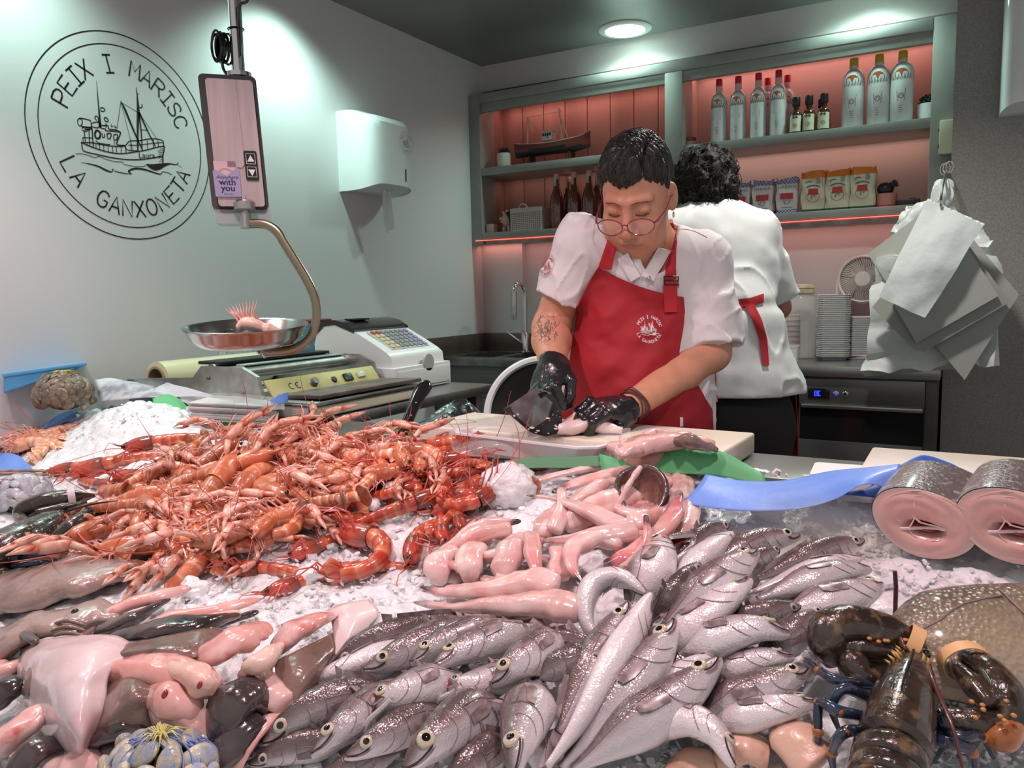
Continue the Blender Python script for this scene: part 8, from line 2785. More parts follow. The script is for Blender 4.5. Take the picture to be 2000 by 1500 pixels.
bslug('fish_body',mat('pale pink fillet',(.74,.54,.52),r=.3,c2=(.78,.62,.60),ns=18,coat=.5,bump=.3,bs=80),[bz_(1030,848,.008),bz_(1090,838,.016),bz_(1150,830,.02),bz_(1215,838,.012)],[10,17,20,10],.8,bf,5)
bslug('fin_flap',m_pskin,[at(1098,838,1.66),at(1108,822,1.665),at(1122,806,1.67)],[12,14,5],.4,bf,6)
# net bags of shellfish
m_clam=mat('mottled clam shell',(.22,.17,.12),r=.4,c2=(.10,.07,.05),ns=70,bump=.4,bs=220,c3=(.34,.28,.20),ns3=40,coat=.3,hv=.3)
m_clam2=mat('blue white clam shell',(.58,.57,.60),r=.35,c2=(.36,.37,.44),ns=60,bump=.3,bs=220,coat=.4,c3=(.64,.58,.50),ns3=30,hv=.2)
m_clam3=mat('speckled blue yellow shell',(.30,.36,.50),r=.35,c2=(.56,.50,.24),ns=50,bump=.3,bs=220,coat=.4,c3=(.60,.60,.58),ns3=36,hv=.2)
def clam_proto(mm,label,group,sc,el=1.0):
 t=thing('clam',label,'clam',(0,0,0),group)
 b=MB()
 for sg in(1,-1):
  def sh(u,v,sg=sg):
   a=2*pi*v
   r_=u
   x=r_*cos(a)*(.021*el)*(1+.12*cos(a))
   y=r_*sin(a)*.017
   z=sg*.0098*sqrt(max(0,1-r_**2))*(1+.25*(cos(a)*r_))+.0004*sin(r_*40)*(r_<.95)
   return V((x*sc,y*sc,z*sc))
  b.sheet(sh,12,22)
 b.build('shell',mm,t,sharp=None)
 return t
def net_bag(label,c,rx,ry,rz,mm,m_net,n,clab,cgroup,sc,el=1.0,tie=None,seed=1,tagm=None,upper=-.55):
 t=thing('net_bag',label,'net bag',c)
 rr_=random.Random(seed)
 proto=None
 for k in range(n):
  z=1-(k+.5)/n*(1-upper)
  a=k*2.39996
  q=sqrt(max(0,1-z*z))
  d=V((q*cos(a),q*sin(a),z))
  p=V((d.x*(rx-.006*sc),d.y*(ry-.006*sc),d.z*(rz-.005*sc)))+c
  nrm=V((d.x/rx,d.y/ry,d.z/rz)).normalized()
  nrm=(nrm+V((rr_.gauss(0,.3),rr_.gauss(0,.3),rr_.gauss(0,.3)))).normalized()
  M_=rotm(nrm,V((rr_.gauss(0,1),rr_.gauss(0,1),rr_.gauss(0,1))),p)@Matrix.Scale(rr_.uniform(.85,1.12),4)
  if proto is None:
   proto=clam_proto(mm,clab,cgroup,sc,el)
   proto.matrix_basis=M_
  else:
   dup(proto,M_)
 core=MB(TR(*c)).ell((0,0,-.004),(rx*.80,ry*.80,rz*.80)).build('bag_filling',mat('dark bag filling',(.05,.04,.03),r=.6),t)
 b=MB()
 S=lambda th,ph:c+V((rx*1.01*sin(th)*cos(ph),ry*1.01*sin(th)*sin(ph),rz*1.03*cos(th)))
 for k in range(18):
  for sg in(-1,1):
   b.tube([S(.06+2.2*q/16,2*pi*k/26+sg*q/16*1.5)for q in range(17)],.0009 if seed==3 else.00045,4)
 b.build('net',m_net,t,sharp=None)
 if tie:
  b=MB()
  for k in range(34):
   a=rr_.uniform(0,6.28)
   L_=rr_.uniform(.012,.035)
   p0=c+V((0,0,rz))
   b.tube([p0,p0+V((cos(a)*L_*.5,sin(a)*L_*.5,.010)),p0+V((cos(a)*L_,sin(a)*L_,.001+rr_.uniform(-.004,.008)))],[.0012,.001,.0005],4)
  b.build('tie',tie,t,sharp=None)
 if tagm:
  q=c+V((-rx*.95,-ry*.35,.01))
  MB(rotm(V((-.8,-.6,.1)),V((0,0,1)),q)).box((0,0,.004),(.055,.02,.001)).build('paper_tag',tagm,t)
 return t
c=at(126,768,2.30)
net_bag('net bag of brown clams with yellow tie under the blue tray',c,.085,.075,.056,m_clam,mat('olive net',(.36,.34,.10),r=.5),64,'brown mottled clam in the yellow-tied net bag','clams in the yellow-tied net bag',1.0,1.0,mat('yellow tie',(.70,.62,.05),r=.4),1,mat('cream tag',(.6,.52,.42),r=.6))
c=PB(36,962,.028)
net_bag('net bag of small pale clams at left edge above the lobster',c,.075,.065,.038,m_clam2,mat('blue white net',(.45,.48,.60),r=.5),46,'small pale blue clam in the net bag at left edge','clams in the pale blue net bag',.78,1.45,None,2)
c=PB(322,1512,.035)
net_bag('blue and yellow net bag of shellfish at the bottom edge',c,.072,.06,.045,m_clam3,mat('blue net',(.18,.28,.62),r=.5),40,'speckled clam in the blue and yellow net bag','clams in the blue net bag',.8,1.2,mat('yellow strands',(.62,.58,.22),r=.5),3)
m_razor=mat('brown razor shell',(.36,.24,.13),r=.35,c2=(.22,.13,.07),ns=50,coat=.4,stretch=(1,.3,1))
for k in range(5):
 p0,p1=PB(-50,940-5*k+4,.03+.004*(k%2)),PB(92,938-7*k+10,.03+.004*(k%2))
 o=MB().tube(smooth_path([p0,p0 .lerp(p1,.5)+V((0,.004,.003)),p1],10),.006,10,flat=(1,.55)).build('razor_clam',m_razor)
 tag(o,'brown razor clam in the small bundle at left edge','razor clam','bundle of razor clams')
c=PB(992,952,.022)
b=MB()
def lump(u,v):
 th,ph=pi*u,2*pi*v
 d=V((sin(th)*cos(ph),sin(th)*sin(ph),cos(th)))
 q=np.array([[d.x,d.y,d.z]])
 r_=1+.10*vnoise(q,3.5,61)[0]+.05*vnoise(q,9,62)[0]+.03*vnoise(q,20,63)[0]
 return c+V((d.x*.056,d.y*.050,d.z*.046))*r_
b.sheet(lump,40,64)
tag(b.build('ice_lump',m_ice,sharp=None),'rounded lump of packed ice between prawns and pink tails','ice')
for k,(u,v,r_)in enumerate(((772,958,26),(862,958,20),(726,985,18),(640,1000,16),(330,1110,34),(380,1150,26),(1500,1000,24),(610,1120,26))):
 c=PB(u,v,.010)
 s_=r_*1.55/FPX
 def ch(a,e,c=c,s_=s_,k=k):
  th,ph=pi*a,2*pi*e
  d=V((sin(th)*cos(ph),sin(th)*sin(ph),cos(th)))
  q=np.array([[d.x+k*3.1,d.y,d.z]])
  r2=1+.30*vnoise(q,1.6,64)[0]+.10*vnoise(q,5,65)[0]
  return c+V((d.x*s_,d.y*s_,d.z*s_*.7))*r2
 o=MB().sheet(ch,14,20).build('ice_chunk',m_ice2,sharp=25)
 tag(o,'glassy chunk of ice lying among the seafood','ice chunk','ice chunks')
o=MB().tube([PB(1748,1210,.0),PB(1748,1210,.0)+V((.0,-.002,.045)),PB(1748,1210,.0)+V((-.002,-.002,.066))],.0028,8).build('price_spike',mat('dark red spike',(.09,.03,.03),r=.4))
tag(o,'thin dark upright spike stuck in the ice behind the lobster','spike')
m_mist=bpy.data.materials.new('cold mist')
m_mist.use_nodes=True
nt=m_mist.node_tree
nt.nodes.remove(nt.nodes['Principled BSDF'])
vs_=nt.nodes.new('ShaderNodeVolumeScatter')
vs_.inputs['Color'].default_value=(.72,.78,1.0,1)  # blue light under the paper is tinted into the scatter colour
tcn=nt.nodes.new('ShaderNodeTexCoord')
gr=nt.nodes.new('ShaderNodeTexGradient')
gr.gradient_type='SPHERICAL'
nt.links.new(tcn.outputs['Object'],gr.inputs['Vector'])
ma=nt.nodes.new('ShaderNodeMath')
ma.operation='MULTIPLY'
ma.inputs[1].default_value=15
nt.links.new(gr.outputs['Fac'],ma.inputs[0])
nt.links.new(ma.outputs[0],vs_.inputs['Density'])
nt.links.new(vs_.outputs['Volume'],nt.nodes['Material Output'].inputs['Volume'])
c=PB(1600,1030,.03)
o=MB().ell((0,0,0),(1,1,1),nu=24,nv=14).build('cold_mist',m_mist,kind='stuff')
o.matrix_basis=TR(*c)@ROT(10,'Z')@Matrix.Diagonal((.15,.10,.060,1))
tag(o,'cold mist drifting over the ice below the blue paper','mist',kind='stuff')
# langoustines and prawns
m_lang=pmat('orange langoustine shell',[(0,(.55,.150,.062)),(.6,(.58,.175,.08)),(.88,(.64,.27,.15)),(1,(.74,.48,.36))],[(0,(1.25,1.6,1.9)),(.35,(1.1,1.25,1.3)),(.6,(1,1,1)),(1,(.92,.85,.80))],amount=.35,noise_scale=60,mottled=((.80,.46,.34),60,.5),mthr=(.55,.7),r=.28,coat=.6,bump=.25,bs=200,objrand=.26,spec=.5)
m_langc=pmat('pale orange claw shell',[(0,(.58,.14,.08)),(.35,(.66,.25,.18)),(.7,(.76,.46,.37)),(.93,(.74,.36,.24)),(1,(.30,.08,.05))],[(0,(1.1,1.2,1.2)),(1,(1,.9,.85))],amount=.8,noise_scale=50,r=.3,coat=.5,bump=.3,bs=180,objrand=.14,mottled=((.85,.62,.52),80,.5),mthr=(.5,.62))
m_leg=mat('pinkish thin leg',(.72,.33,.26),r=.35,coat=.4,c2=(.78,.48,.41),ns=60,hv=.15)
m_prawn=pmat('red prawn shell',[(0,(.50,.045,.025)),(.6,(.62,.10,.05)),(.88,(.68,.20,.10)),(1,(.66,.30,.18))],[(0,(1.25,2.0,2.2)),(.4,(1.1,1.3,1.3)),(1,(.85,.75,.7))],amount=.7,noise_scale=50,mottled=((.42,.03,.02),45,.6),mthr=(.5,.65),r=.22,coat=.8,bump=.2,bs=180,objrand=.2)
m_prawnh=pmat('red prawn head',[(0,(.16,.05,.035)),(.45,(.46,.06,.035)),(1,(.64,.08,.05))],[(0,(1.3,1.6,1.6)),(1,(.85,.8,.8))],amount=1,noise_scale=40,mottled=((.10,.03,.025),40,.45),mthr=(.52,.66),r=.2,coat=.8,bump=.2,bs=150,objrand=.25)
m_shrimp=pmat('pale orange shrimp shell',[(0,(.70,.24,.13)),(.7,(.76,.34,.21)),(1,(.82,.52,.38))],[(0,(1.1,1.4,1.5)),(1,(1,.95,.9))],amount=.7,noise_scale=50,r=.25,coat=.7,bump=.2,bs=150,objrand=.15)
m_antr=mat('red feeler',(.56,.09,.06),r=.35,coat=.4)
def crust(name,label,cat,group,curl,kind,sd):
 """kind L: langoustine with long claws; P: red prawn; S: small pale shrimp. Head at +x, length about 0.15."""
 rr_=random.Random(sd)
 t=thing(name,label,cat,(0,0,0),group)
 ms,mc,ml={'L':(m_lang,m_lang,m_leg),'P':(m_prawn,m_prawnh,m_antr),'S':(m_shrimp,m_shrimp,m_leg)}[kind]
 R0=.0155 if kind=='L' else.0125
 pts,a=[V((0,0,0))],pi
 segs=6
 sl=.0165 if kind=='L' else.0150
 for i in range(segs):
  a+=curl/segs*(.6+.8*i/segs)
  for q in range(4):
   pts.append(pts[-1]+V((cos(a),0,sin(a)))*(sl/4))
 F_=frames(pts,(0,0,1))
 vs,fs,pat=[],[],[]
 na=14
 n=len(F_)
 for i,(p,tt,u,b_)in enumerate(F_):
  g=i/(n-1)
  s=(i%4)/4
  r_=R0*(1-.42*g)*(.90+.12*(s if i<n-1 else 1))
  for j in range(na):
   an=2*pi*j/na
   fl=.86 if sin(an)<0 else 1
   vs.append(p+b_*(r_*cos(an)*.96)+u*(r_*sin(an)*fl))
   pat.append((s if i%4 else 1.0*(i>0),.5+.5*sin(an),g))
 for i in range(n-1):
  for j in range(na):
   fs.append((i*na+j,i*na+(j+1)%na,(i+1)*na+(j+1)%na,(i+1)*na+j))
 fs.append(tuple((n-1)*na+j for j in range(na)))
 b=MB()
 b.add(vs,fs,pat)
 b.build('abdomen',ms,t,sharp=None)
 p,tt,u,b_=F_[-1]
 b=MB()
 for k,sp in enumerate((-52,-26,0,26,52)):
  d=(tt*cos(radians(sp))+b_*sin(radians(sp))).normalized()
  w_=d.cross(u)
  L_=.022 if kind=='L' else.019
  b.sheet(lambda x,y,d=d,w_=w_,k=k:p+d*(L_*x)+w_*((y-.5)*.0115*(.45+.9*sin(pi*min(1,.15+x*.75))))+u*(.0012*(k%2)-.004*x*x),5,4,thick=.0007)
 b.build('tail_fan',ms,t,sharp=None)
 CL=.056 if kind=='L' else.050
 pr=[(0,.98),(.10,1.03),(.4,1.08),(.7,.92),(.86,.62),(.95,.36),(1.0,.20)]
 vs,fs,pat=[],[],[]
 for i in range(15):
  q=i/14
  r_=R0*lerp_list(pr,q)*1.02
  for j in range(na):
   an=2*pi*j/na
   vs.append(V((-.002+CL*q,r_*cos(an)*.92,r_*sin(an)*(1.06 if sin(an)>0 else.95)+.002*q)))
   pat.append((q if kind=='P' else(1 if q<.06 else.2+.3*(abs(q-.55)<.04)),.5+.5*sin(an),q))
 for i in range(14):
  for j in range(na):
   fs.append((i*na+j,i*na+(j+1)%na,(i+1)*na+(j+1)%na,(i+1)*na+j))
 fs+=[tuple(range(na)),tuple(14*na+j for j in range(na-1,-1,-1))]
 b=MB()
 b.add(vs,fs,pat)
 b.tube([(CL*.78,0,R0*.75),(CL*1.0,0,R0*.55),(CL*1.28,0,R0*.75+.004)],[.0030,.0022,.0004],6)
 b.build('carapace',mc,t,sharp=None)
 for sg in(-1,1):
  MB().ell((CL*.92,sg*R0*.55,R0*.38),(.0034,.0030,.0034),nu=10,nv=7).build('eye',m_pupil,t)
 for sg in(-1,1):
  y2=rr_.uniform(.02,.06)*sg
  MB().tube(smooth_path([(CL*.95,sg*.004,.002),(CL*1.4,sg*.012,.012+rr_.uniform(-.006,.01)),(CL*1.9,y2,rr_.uniform(-.006,.008)),(CL*rr_.uniform(1.6,2.2),y2*1.7,rr_.uniform(-.012,.002))],9),[.0010]*2+[.0006]*5+[.0003]*2,4).build('antenna',m_antr,t)
 nl=4 if kind=='L' else 3
 for sg in(-1,1):
  for k in range(nl):
   x=.012+.009*k
   e=rr_.uniform(-.012,.012)
   MB().tube([(x,sg*R0*.55,-R0*.55),(x+.006+e,sg*(R0+.016),-R0*.3+rr_.uniform(-.002,.008)),(x+.016+e*2,sg*(R0+.024),-R0*1.2+rr_.uniform(-.004,.012)),(x+.024+e*2.4,sg*(R0+.022),-R0*1.5)],[.0017,.0014,.0010,.0004],5).build('leg',ml,t)
 if kind=='L':
  for sg in(-1,1):
   bend=rr_.uniform(-.012,.02)
   up=rr_.uniform(-.004,.016)
   b=MB()
   b.tube([(.040,sg*.010,-.008),(.060,sg*(.024+bend),.0+up*.5),(.074,sg*(.027+bend),up)],[.0030,.0042,.0052],8)
   b.tube([(.072,sg*(.027+bend),up),(.080,sg*(.028+bend),up),(.100,sg*(.026+bend*.8),up),(.112,sg*(.024+bend*.6),up)],[.0042,.0074,.0078,.0066],10,flat=(.8,1))
   b.tube([(.110,sg*(.026+bend*.6),up),(.126,sg*(.027+bend*.4),up),(.146,sg*(.021+bend*.2),up)],[.0046,.0034,.0006],8)
   b.tube([(.110,sg*(.019+bend*.6),up),(.126,sg*(.016+bend*.4),up+.001),(.145,sg*(.019+bend*.2),up)],[.0038,.0026,.0006],8)
   b.build('claw',m_langc,t,sharp=None)
 return t
GL='langoustines heaped beside the ice'
PRO={}
for kind,nm,cat in(('L','langoustine','langoustine'),('P','red_prawn','prawn'),('S','pink_shrimp','shrimp')):
 for i,cu in enumerate((.35,1.5,2.9)):
  PRO[kind,i]=[crust(nm,'',cat,None,cu,kind,5+i*7),False]
def put_c(kind,var,M_,label,group=None):
 t,used_=PRO[kind,var]
 if not used_:
  t.matrix_basis=M_
  t['label']=label
  if group:
   t['group']=group
  PRO[kind,var][1]=True
  return t
 r=dup(t,M_,label,group)
 if not group and 'group' in r:
  del r['group']
 return r
def place_c(kind,var,u,v,h,ang,roll=0,pitch=0,sc=1.0,label='',group=None):
 """At pixel (u, v), height h over the bed; ang turns the head clockwise on the bed from picture right; roll on its side."""
 p=PB(u,v,h)
 nrm=bedn(p.x,p.y)
 x=V((_r.x,_r.y,0))*cos(radians(ang))-V(FH)*sin(radians(ang))
 x=(x-nrm*x.dot(nrm)).normalized()
 M_=rotm(nrm,x,p)@ROT(-pitch,'Y')@ROT(roll,'X')@Matrix.Scale(sc,4)@TR(0.01 if var==0 else.0,0,0)
 return put_c(kind,var,M_,label,group)
rr=random.Random(21)
LN=[('curled langoustine humped on top of the heap below green paper',1,468,846,.06,200,85,0,1.25),('langoustine lying head up with plain brown-orange back, centre of heap',0,415,950,.075,290,0,15,1.45),('langoustine arching over with pale flank, right of centre of heap',1,470,905,.085,330,75,0,1.35),('langoustine curled round with its tail under, lower centre of heap',2,520,960,.07,35,80,0,1.4),('langoustine reaching left with curled tail at left side of the heap',1,240,960,.035,10,70,0,1.4),('langoustine with striped back pointing left at lower left of the heap',0,290,1065,.03,175,30,0,1.5),('langoustine bent double on the ice at the bottom of the heap',2,395,1075,.03,250,60,0,1.45),('langoustine with raised pale claws at the very top of the heap',0,560,850,.04,330,0,0,1.2),('langoustine with stubby tail pointing at viewer, right of centre',1,486,935,.08,100,0,-10,1.3),('langoustine half upright with claws at lower left above the flatfish',0,205,1030,.03,120,0,10,1.3),('langoustine bent in the middle of the heap above the bent-double one',1,285,1010,.05,80,40,0,1.3),('langoustine with black eye pointing right at right of the heap centre',0,620,925,.045,0,10,0,1.3),('langoustine with long pale claws stretching to right above the ice',0,560,990,.03,10,50,0,1.15),('langoustine on its back with pale legs, upper right of the heap',0,680,890,.05,200,150,0,1.3),]
for lab,var,u,v,h,an,ro,pi_,sc in LN:
 place_c('L',var,u,v,h,an,ro,pi_,sc,lab)
HEAP=[(235,985),(270,945),(330,905),(380,874),(430,858),(540,848),(660,852),(780,864),(850,880),(835,905),(735,935),(640,985),(545,1010),(430,1065),(330,1085),(240,1070),(225,1045)]
k=0
while k<78:
 u,v=rr.uniform(150,880),rr.uniform(800,1100)
 if not inpoly(u,v,HEAP):
  continue
 lay=rr.random()
 var_=rr.choice((0,0,1,1,2))
 edge_=min(1,max(0,(v-800)/90))*min(1,max(0,(1095-v)/70))
 h=.010+(.015+.042*edge_)*lay
 place_c('L',var_,u,v,h,rr.uniform(0,360)if u>340 else rr.uniform(-85,70),(rr.choice((90,-80))if var_==2 or v<860 else rr.choice((0,20,60,90,-70,90,-95)))+rr.uniform(-15,15),rr.uniform(-12,8),rr.uniform(1.0,1.3),'orange langoustine tangled in the heap behind the red prawns',GL)
 k+=1
PN=[('red prawn curled in a wide ring on the ice in mid display',2,725,1050,.022,210,88,0,1.75),('red prawn with drooping head beside the wide ring prawn',1,810,1060,.02,90,70,0,1.3),('red prawn pointing right with grey flank, left of the ring prawn',0,590,1020,.02,170,60,0,1.5),('red prawn with dark green-brown back at back, beside the foam tray',0,860,898,.03,0,70,0,1.35),('red prawn with dark head, second row under the foam tray',0,900,925,.028,10,60,0,1.25),('red prawn lying by the ice lump, head to the lower right',0,920,975,.02,160,75,0,1.35),('red prawn stretched out between two ice chunks',0,800,985,.024,340,60,0,1.4),('red prawn standing in the ice with tail down, right of ring prawn',0,862,1030,.02,85,20,0,1.0),('small red prawn sunk in the ice right of the standing one',0,895,1012,.018,80,20,0,1.0),('red prawn half buried in ice, pair of red tails at lower left',0,520,1112,.008,190,60,0,1.2),('red prawn half buried at lower middle of the ice',0,590,1135,.006,140,40,0,1.1),('red prawn with brown back half buried below the ring prawn',0,680,1112,.008,170,60,0,1.2),('red prawn just left of the ring prawn, half in the ice',0,630,1062,.010,140,70,0,1.1),('red prawn lying in a long line toward the white ice mound',0,215,905,.012,160,40,0,1.7),('red prawn behind the long line one, tail to upper right',0,310,862,.014,165,30,0,1.5),('red prawn under the left langoustines, dark red',1,265,930,.02,190,60,0,1.3),('red prawn with pale ringed belly at the end of the langoustine heap',1,770,925,.035,200,80,0,1.3),('red prawn with bushy legs behind, beside the tray end',1,830,872,.04,140,95,0,1.4),('red prawn in a pile right of the heap, head down',2,735,900,.045,220,85,0,1.3),('red prawn tail sticking up from the ice beside the ice lump',0,900,912,.03,235,0,-30,1.1),('red prawn tail sticking up behind the ice lump',0,1030,905,.02,300,0,-30,1.0),('red prawn crossing under the second row ones',1,840,945,.022,20,80,0,1.2),('red prawn at the lower right of langoustine heap, thick flank',1,505,1020,.022,150,85,0,1.35),]
for lab,var,u,v,h,an,ro,pi_,sc in PN:
 place_c('P',var,u,v,h,an,ro,pi_,sc,lab)
REG=[(700,905),(790,880),(900,872),(940,905),(940,985),(880,1000),(760,960),(680,950)]
k=0
while k<20:
 u,v=rr.uniform(600,960),rr.uniform(860,1010)
 if not inpoly(u,v,REG):
  continue
 place_c('P',rr.choice((0,1,1,2)),u,v,rr.uniform(.008,.03),rr.uniform(0,360),rr.uniform(40,110),0,rr.uniform(1.05,1.3),'red prawn crowded between langoustines and ice lump','red prawns crowded by the ice lump')
 k+=1
for u,v,an in((150,912,170),(190,945,30),(340,905,200),(380,880,20),(330,960,140),(250,985,200)):
 place_c('P',rr.choice((0,1)),u,v,.010,an,rr.uniform(30,90),0,1.2,'red prawn in the ice left of the langoustine heap','red prawns left of the heap')
k=0
while k<20:
 u,v=rr.uniform(-5,82),rr.uniform(805,868)
 if PB(u,v).x<-2.36:
  continue
 k+=1
 place_c('S',rr.choice((0,1,1)),u,v,rr.uniform(.010,.035),rr.uniform(120,240),rr.uniform(20,90),0,rr.uniform(1.15,1.4),'pale orange shrimp in the pile at far left under the blue tray','pale orange shrimps at far left')
pc=at(490,632,1.88)
t=thing('shellfish_tail','pale pink shellfish with bristling legs lying alone in the scale pan','shellfish',pc)
Q=lambda x,y,z=0:pc+V((_r.x,_r.y,0))*x+V(FH)*y+V((0,0,z))
b=MB()
b.tube(smooth_path([Q(-.03,0,-.012),Q(-.01,0,.0),Q(.015,0,-.006),Q(.045,.005,-.018),Q(.07,.01,-.026)],22),[.012+.009*sin(pi*min(1,i/14))if i<14 else.021-.0016*(i-14)for i in range(22)],14,flat=(1,.85))
b.build('body',mat('pale pink raw flesh',(.74,.44,.34),r=.3,coat=.5,c2=(.78,.56,.46),ns=40,bump=.3,bs=120,sss=.2),t,sharp=None)
for k in range(10):
 x=-.028+.0055*k
 MB().tube(smooth_path([Q(x,-.004+.008*(k%2),.006),Q(x-.012,-.004,.022),Q(x-.024+.002*k,0,.030+.0016*k),Q(x-.032+.0032*k,0,.040+.002*k)],8),[.0026,.0024,.0022,.002,.0018,.0014,.001,.0004],6).build('leg',m_leg,t)
for t,used_ in PRO.values():
 if not used_:
  for c in list(t.children):
   bpy.data.objects.remove(c)
  bpy.data.objects.remove(t)
# lobsters
m_lob=mat('black brown lobster shell',(.022,.015,.012),r=.2,c2=(.050,.032,.020),ns=26,coat=.9,bump=.35,bs=130,c3=(.17,.11,.055),ns3=60,thr3=(.56,.70),det=6)
m_lob2=mat('yellow speckled lobster shell',(.020,.015,.014),r=.22,c2=(.045,.032,.024),ns=30,coat=.9,bump=.35,bs=120,c3=(.46,.36,.22),ns3=120,thr3=(.60,.66),det=6)
m_lobo=mat('orange lobster joint',(.42,.15,.04),r=.3,coat=.6,c2=(.30,.10,.03),ns=50)
m_lobl=mat('blue black lobster leg',(.016,.024,.045),r=.22,coat=.9,c2=(.03,.05,.09),ns=40,bump=.2,bs=120)
m_band=mat('tan rubber band',(.72,.44,.20),r=.5)
m_bandw=mat('whitish rubber band',(.60,.50,.55),r=.5)
def ltube(name,mats,P,R_,parent,flat=(1,1),up=(0,0,1),n=24,na=16,bumps=0):
 path=smooth_path(P,n)
 st=[(i/(len(R_)-1),r_)for i,r_ in enumerate(R_)]
 b=MB()
 b.tube(path,[lerp_list(st,i/(n-1))*(1+bumps*sin(i*2.1))for i in range(n)],na,flat=flat,up=up)
 return b.build(name,mats,parent,sharp=None)
lb=thing('lobster','dark lobster with tan rubber bands lying at the lower right','lobster',PB(1770,1400,0))
K=lambda u,v,h:PB(u,v,h)
car=[K(1795,1248,.062),K(1788,1275,.068),K(1778,1320,.072),K(1765,1370,.076),K(1752,1430,.078),K(1746,1452,.078)]
ltube('carapace',m_lob,car,[.004,.012,.024,.031,.034,.034],lb,(1,.92),n=40,na=28)
b=MB()
path=smooth_path(car,20)
for k in range(24):
 q=path[rr.randrange(2,9)]
 d=V((_r.x,_r.y,0))*rr.choice((-1,1))*rr.uniform(.2,1)+V((0,0,1))*rr.uniform(.3,1)
 d.normalize()
 r_=.007+.0026*path.index(q)
 b.tube([q+d*r_*.8,q+d*r_*1.0-V(FH)*-.004,q+d*r_*1.06+V(FH)*.009],[.0022,.0016,.0003],5)
b.build('spines',mat('amber spine',(.50,.30,.09),r=.35,coat=.5),lb,sharp=None)
MB().tube(smooth_path([q+V((0,0,.0305*s))for q,s in zip([K(1790,1262,.066),K(1780,1320,.072),K(1766,1370,.076),K(1753,1430,.078)],(.35,.74,.93,.99))],20),.0012,6).build('back_groove',m_dark,lb)
for k in range(4):
 c0=K(1742-7*k,1462+34*k,.076-.004*k)
 c1=K(1736-7*k,1500+34*k,.074-.004*k)
 ltube('tail_segment',m_lob,[c0,c0 .lerp(c1,.3),c0 .lerp(c1,.8),c1],[.030,.0345-.0006*k,.0345-.0006*k,.031],lb,(1,.86),n=10,na=24)
for sg in(-1,1):
 q=K(1795+sg*14,1278,.078)
 MB().ell((0,0,0),(.005,.005,.005),M=TR(*q),nu=12,nv=8).build('eye',m_pupil,lb)
ltube('claw_arm',m_lob,[K(1735,1330,.05),K(1690,1325,.055),K(1668,1300,.06),K(1650,1275,.065)],[.010,.016,.018,.014],lb)
ltube('claw',m_lob,[K(1634,1292,.055),K(1618,1258,.075),K(1622,1230,.085),K(1668,1222,.085),K(1740,1238,.08),K(1792,1262,.072),K(1812,1276,.066)],[.014,.022,.024,.025,.021,.011,.002],lb,(.85,1),n=34)
ltube('claw_finger',m_lob,[K(1648,1262,.075),K(1690,1268,.073),K(1745,1276,.07),K(1786,1285,.066),K(1800,1286,.064)],[.010,.012,.010,.006,.002],lb,(.9,1),n=22)
ltube('claw_arm',m_lob,[K(1825,1400,.05),K(1870,1412,.05),K(1915,1415,.05),K(1945,1405,.05)],[.010,.015,.016,.014],lb)
ltube('claw',m_lob,[K(1950,1432,.045),K(1972,1405,.05),K(1962,1360,.06),K(1930,1315,.065),K(1890,1285,.065),K(1866,1268,.062)],[.014,.024,.025,.021,.012,.002],lb,(.85,1),n=34)
ltube('claw_finger',m_lob,[K(1935,1378,.07),K(1902,1340,.07),K(1872,1308,.068),K(1858,1286,.064)],[.010,.013,.009,.002],lb,(.9,1),n=20)
ltube('claw_joint',m_lobo,[K(1925,1440,.045),K(1960,1440,.05),K(1985,1415,.052)],[.008,.015,.010],lb)
ltube('claw_joint',m_lobo,[K(1606,1250,.07),K(1612,1266,.066),K(1628,1290,.056)],[.007,.012,.008],lb)
for k in range(26):
 b=MB()
 u,v=((1630+rr.uniform(0,150),1244+rr.uniform(-6,10))if k<14 else(1890+rr.uniform(0,90),1350+rr.uniform(-30,80)))
 q=K(u,v,.088 if k<14 else.075)
 b.ell((0,0,0),(.003,.003,.0022),M=TR(*q),nu=8,nv=5)
 b.build('shell_knob',mat('orange knob',(.52,.24,.08),r=.35,coat=.5),lb,sharp=None)
def band_ring(c,ax,r1,r2,wd,parent,mm,upv):
 ax=ax.normalized()
 o1=(upv-ax*upv.dot(ax)).normalized()
 o2=ax.cross(o1)
 b=MB()
 vs,fs=[],[]
 for j in range(36):
  a=2*pi*j/36
  d=o1*cos(a)*r1+o2*sin(a)*r2
  for s,e in((-1,0),(1,0),(1,.0014),(-1,.0014)):
   vs.append(c+d*(1+e/r1)+ax*s*wd)
 for j in range(36):
  for k_ in range(4):
   fs.append((j*4+k_,j*4+(k_+1)%4,((j+1)%36)*4+(k_+1)%4,((j+1)%36)*4+k_))
 b.add(vs,fs)
 return b.build('rubber_band',mm,parent,sharp=50)
band_ring(K(1778,1262,.076),K(1800,1272,.07)-K(1755,1248,.078),.022,.023,.0072,lb,m_band,V((0,0,1)))
band_ring(K(1884,1292,.066),K(1864,1268,.062)-K(1905,1315,.066),.020,.025,.0072,lb,m_band,V((0,0,1)))
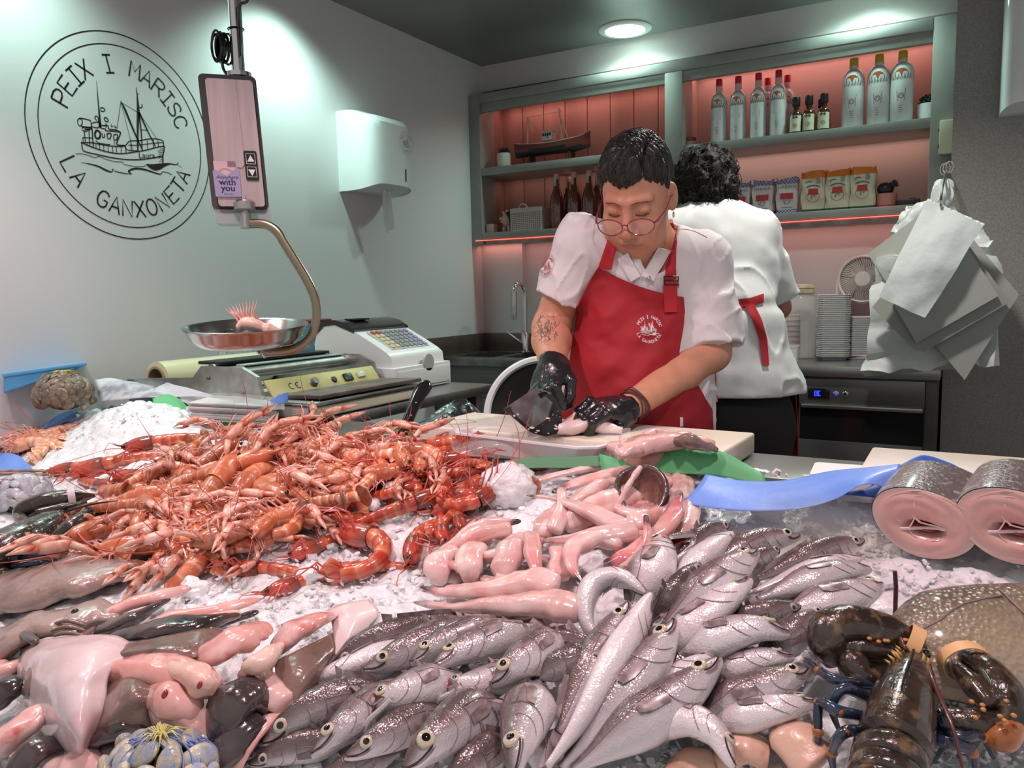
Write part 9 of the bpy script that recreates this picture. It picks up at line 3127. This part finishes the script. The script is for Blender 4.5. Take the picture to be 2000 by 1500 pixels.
for pts in([(1715,1340,.05),(1640,1330,.08),(1600,1310,.075),(1576,1288,.06)],[(1712,1372,.05),(1650,1345,.085),(1625,1380,.07),(1640,1430,.04)],[(1708,1402,.05),(1640,1390,.085),(1600,1372,.08),(1598,1430,.06),(1597,1480,.03)],[(1704,1430,.05),(1650,1430,.08),(1625,1470,.05),(1632,1520,.02)],[(1806,1380,.05),(1840,1400,.07),(1850,1440,.05),(1830,1480,.02)],[(1800,1440,.04),(1850,1450,.06),(1900,1470,.05),(1905,1520,.02)],[(1798,1420,.04),(1870,1440,.06),(1920,1440,.05),(1940,1480,.02)]):
 P=[K(*q)for q in pts]
 lg=ltube('leg',m_lobl,P,[.0055,.0062,.0055,.0042,.0022][:len(P)+1],lb,n=18,na=10)
 for q in P[1:-1]:
  MB().ell((0,0,0),(.0058,.0058,.0052),M=TR(*q),nu=10,nv=7).build('joint',m_lobo,lg)
for pts in([(1806,1285,.075),(1822,1330,.09),(1860,1420,.085),(1885,1520,.06)],[(1784,1282,.075),(1766,1262,.09),(1752,1225,.08),(1749,1205,.075)]):
 ltube('antenna',mat('dark red feeler',(.10,.03,.025),r=.3,coat=.5),[K(*q)for q in pts],[.0030,.0026,.0022,.0012],lb,n=20,na=8)
l2=thing('lobster','black speckled lobster with white claw band at left edge','lobster',PB(50,1060,0))
ltube('carapace',m_lob2,[K(-60,1105,.05),K(0,1075,.055),K(50,1050,.055),K(100,1020,.05),K(132,1000,.045)],[.040,.044,.042,.030,.006],l2,(1,.85),n=34,na=26)
ltube('claw',m_lob,[K(36,1012,.05),K(48,998,.06),K(90,984,.065),K(140,974,.06),K(186,968,.05)],[.012,.022,.026,.021,.003],l2,(.85,1),n=30)
ltube('claw_finger',m_lob,[K(70,1003,.06),K(120,992,.055),K(170,980,.05)],[.010,.011,.003],l2,n=16)
ltube('claw_arm',m_lob2,[K(80,1030,.05),K(50,1022,.055),K(36,1010,.055)],[.012,.015,.013],l2)
ltube('claw',m_lob2,[K(112,1052,.04),K(140,1030,.05),K(175,1008,.05),K(198,1002,.045),K(188,1030,.035)],[.012,.017,.018,.014,.005],l2,(.85,1),n=28)
band_ring(K(141,974,.06),K(186,968,.05)-K(90,984,.065),.023,.024,.007,l2,m_bandw,V((0,0,1)))
for pts in([(60,1075,.04),(110,1060,.05),(150,1050,.03),(170,1058,.015)],[(40,1092,.035),(100,1080,.045),(135,1078,.025)],[(20,1108,.03),(70,1100,.04),(110,1096,.015)]):
 P=[K(*q)for q in pts]
 ltube('leg',m_lobl,P,[.0055,.0055,.004,.002][:len(P)],l2,n=16,na=8)
ltube('antenna',m_antr,[K(126,1002,.055),K(170,1060,.05),K(240,1080,.045),K(330,1075,.06)],[.0022,.002,.0015,.0008],l2,n=24,na=6)
ltube('antenna',mat('black feeler',(.02,.012,.012),r=.3),[K(132,998,.055),K(180,985,.075),K(230,978,.085)],[.0022,.002,.001],l2,n=20,na=6)
o=slug('lobster_claw','black lobster claw tip with orange edge at left frame edge','lobster claw',m_lob,[(-50,1105,.03),(0,1118,.03),(26,1112,.02)],[16,16,6],.7,0,None,2,.05)
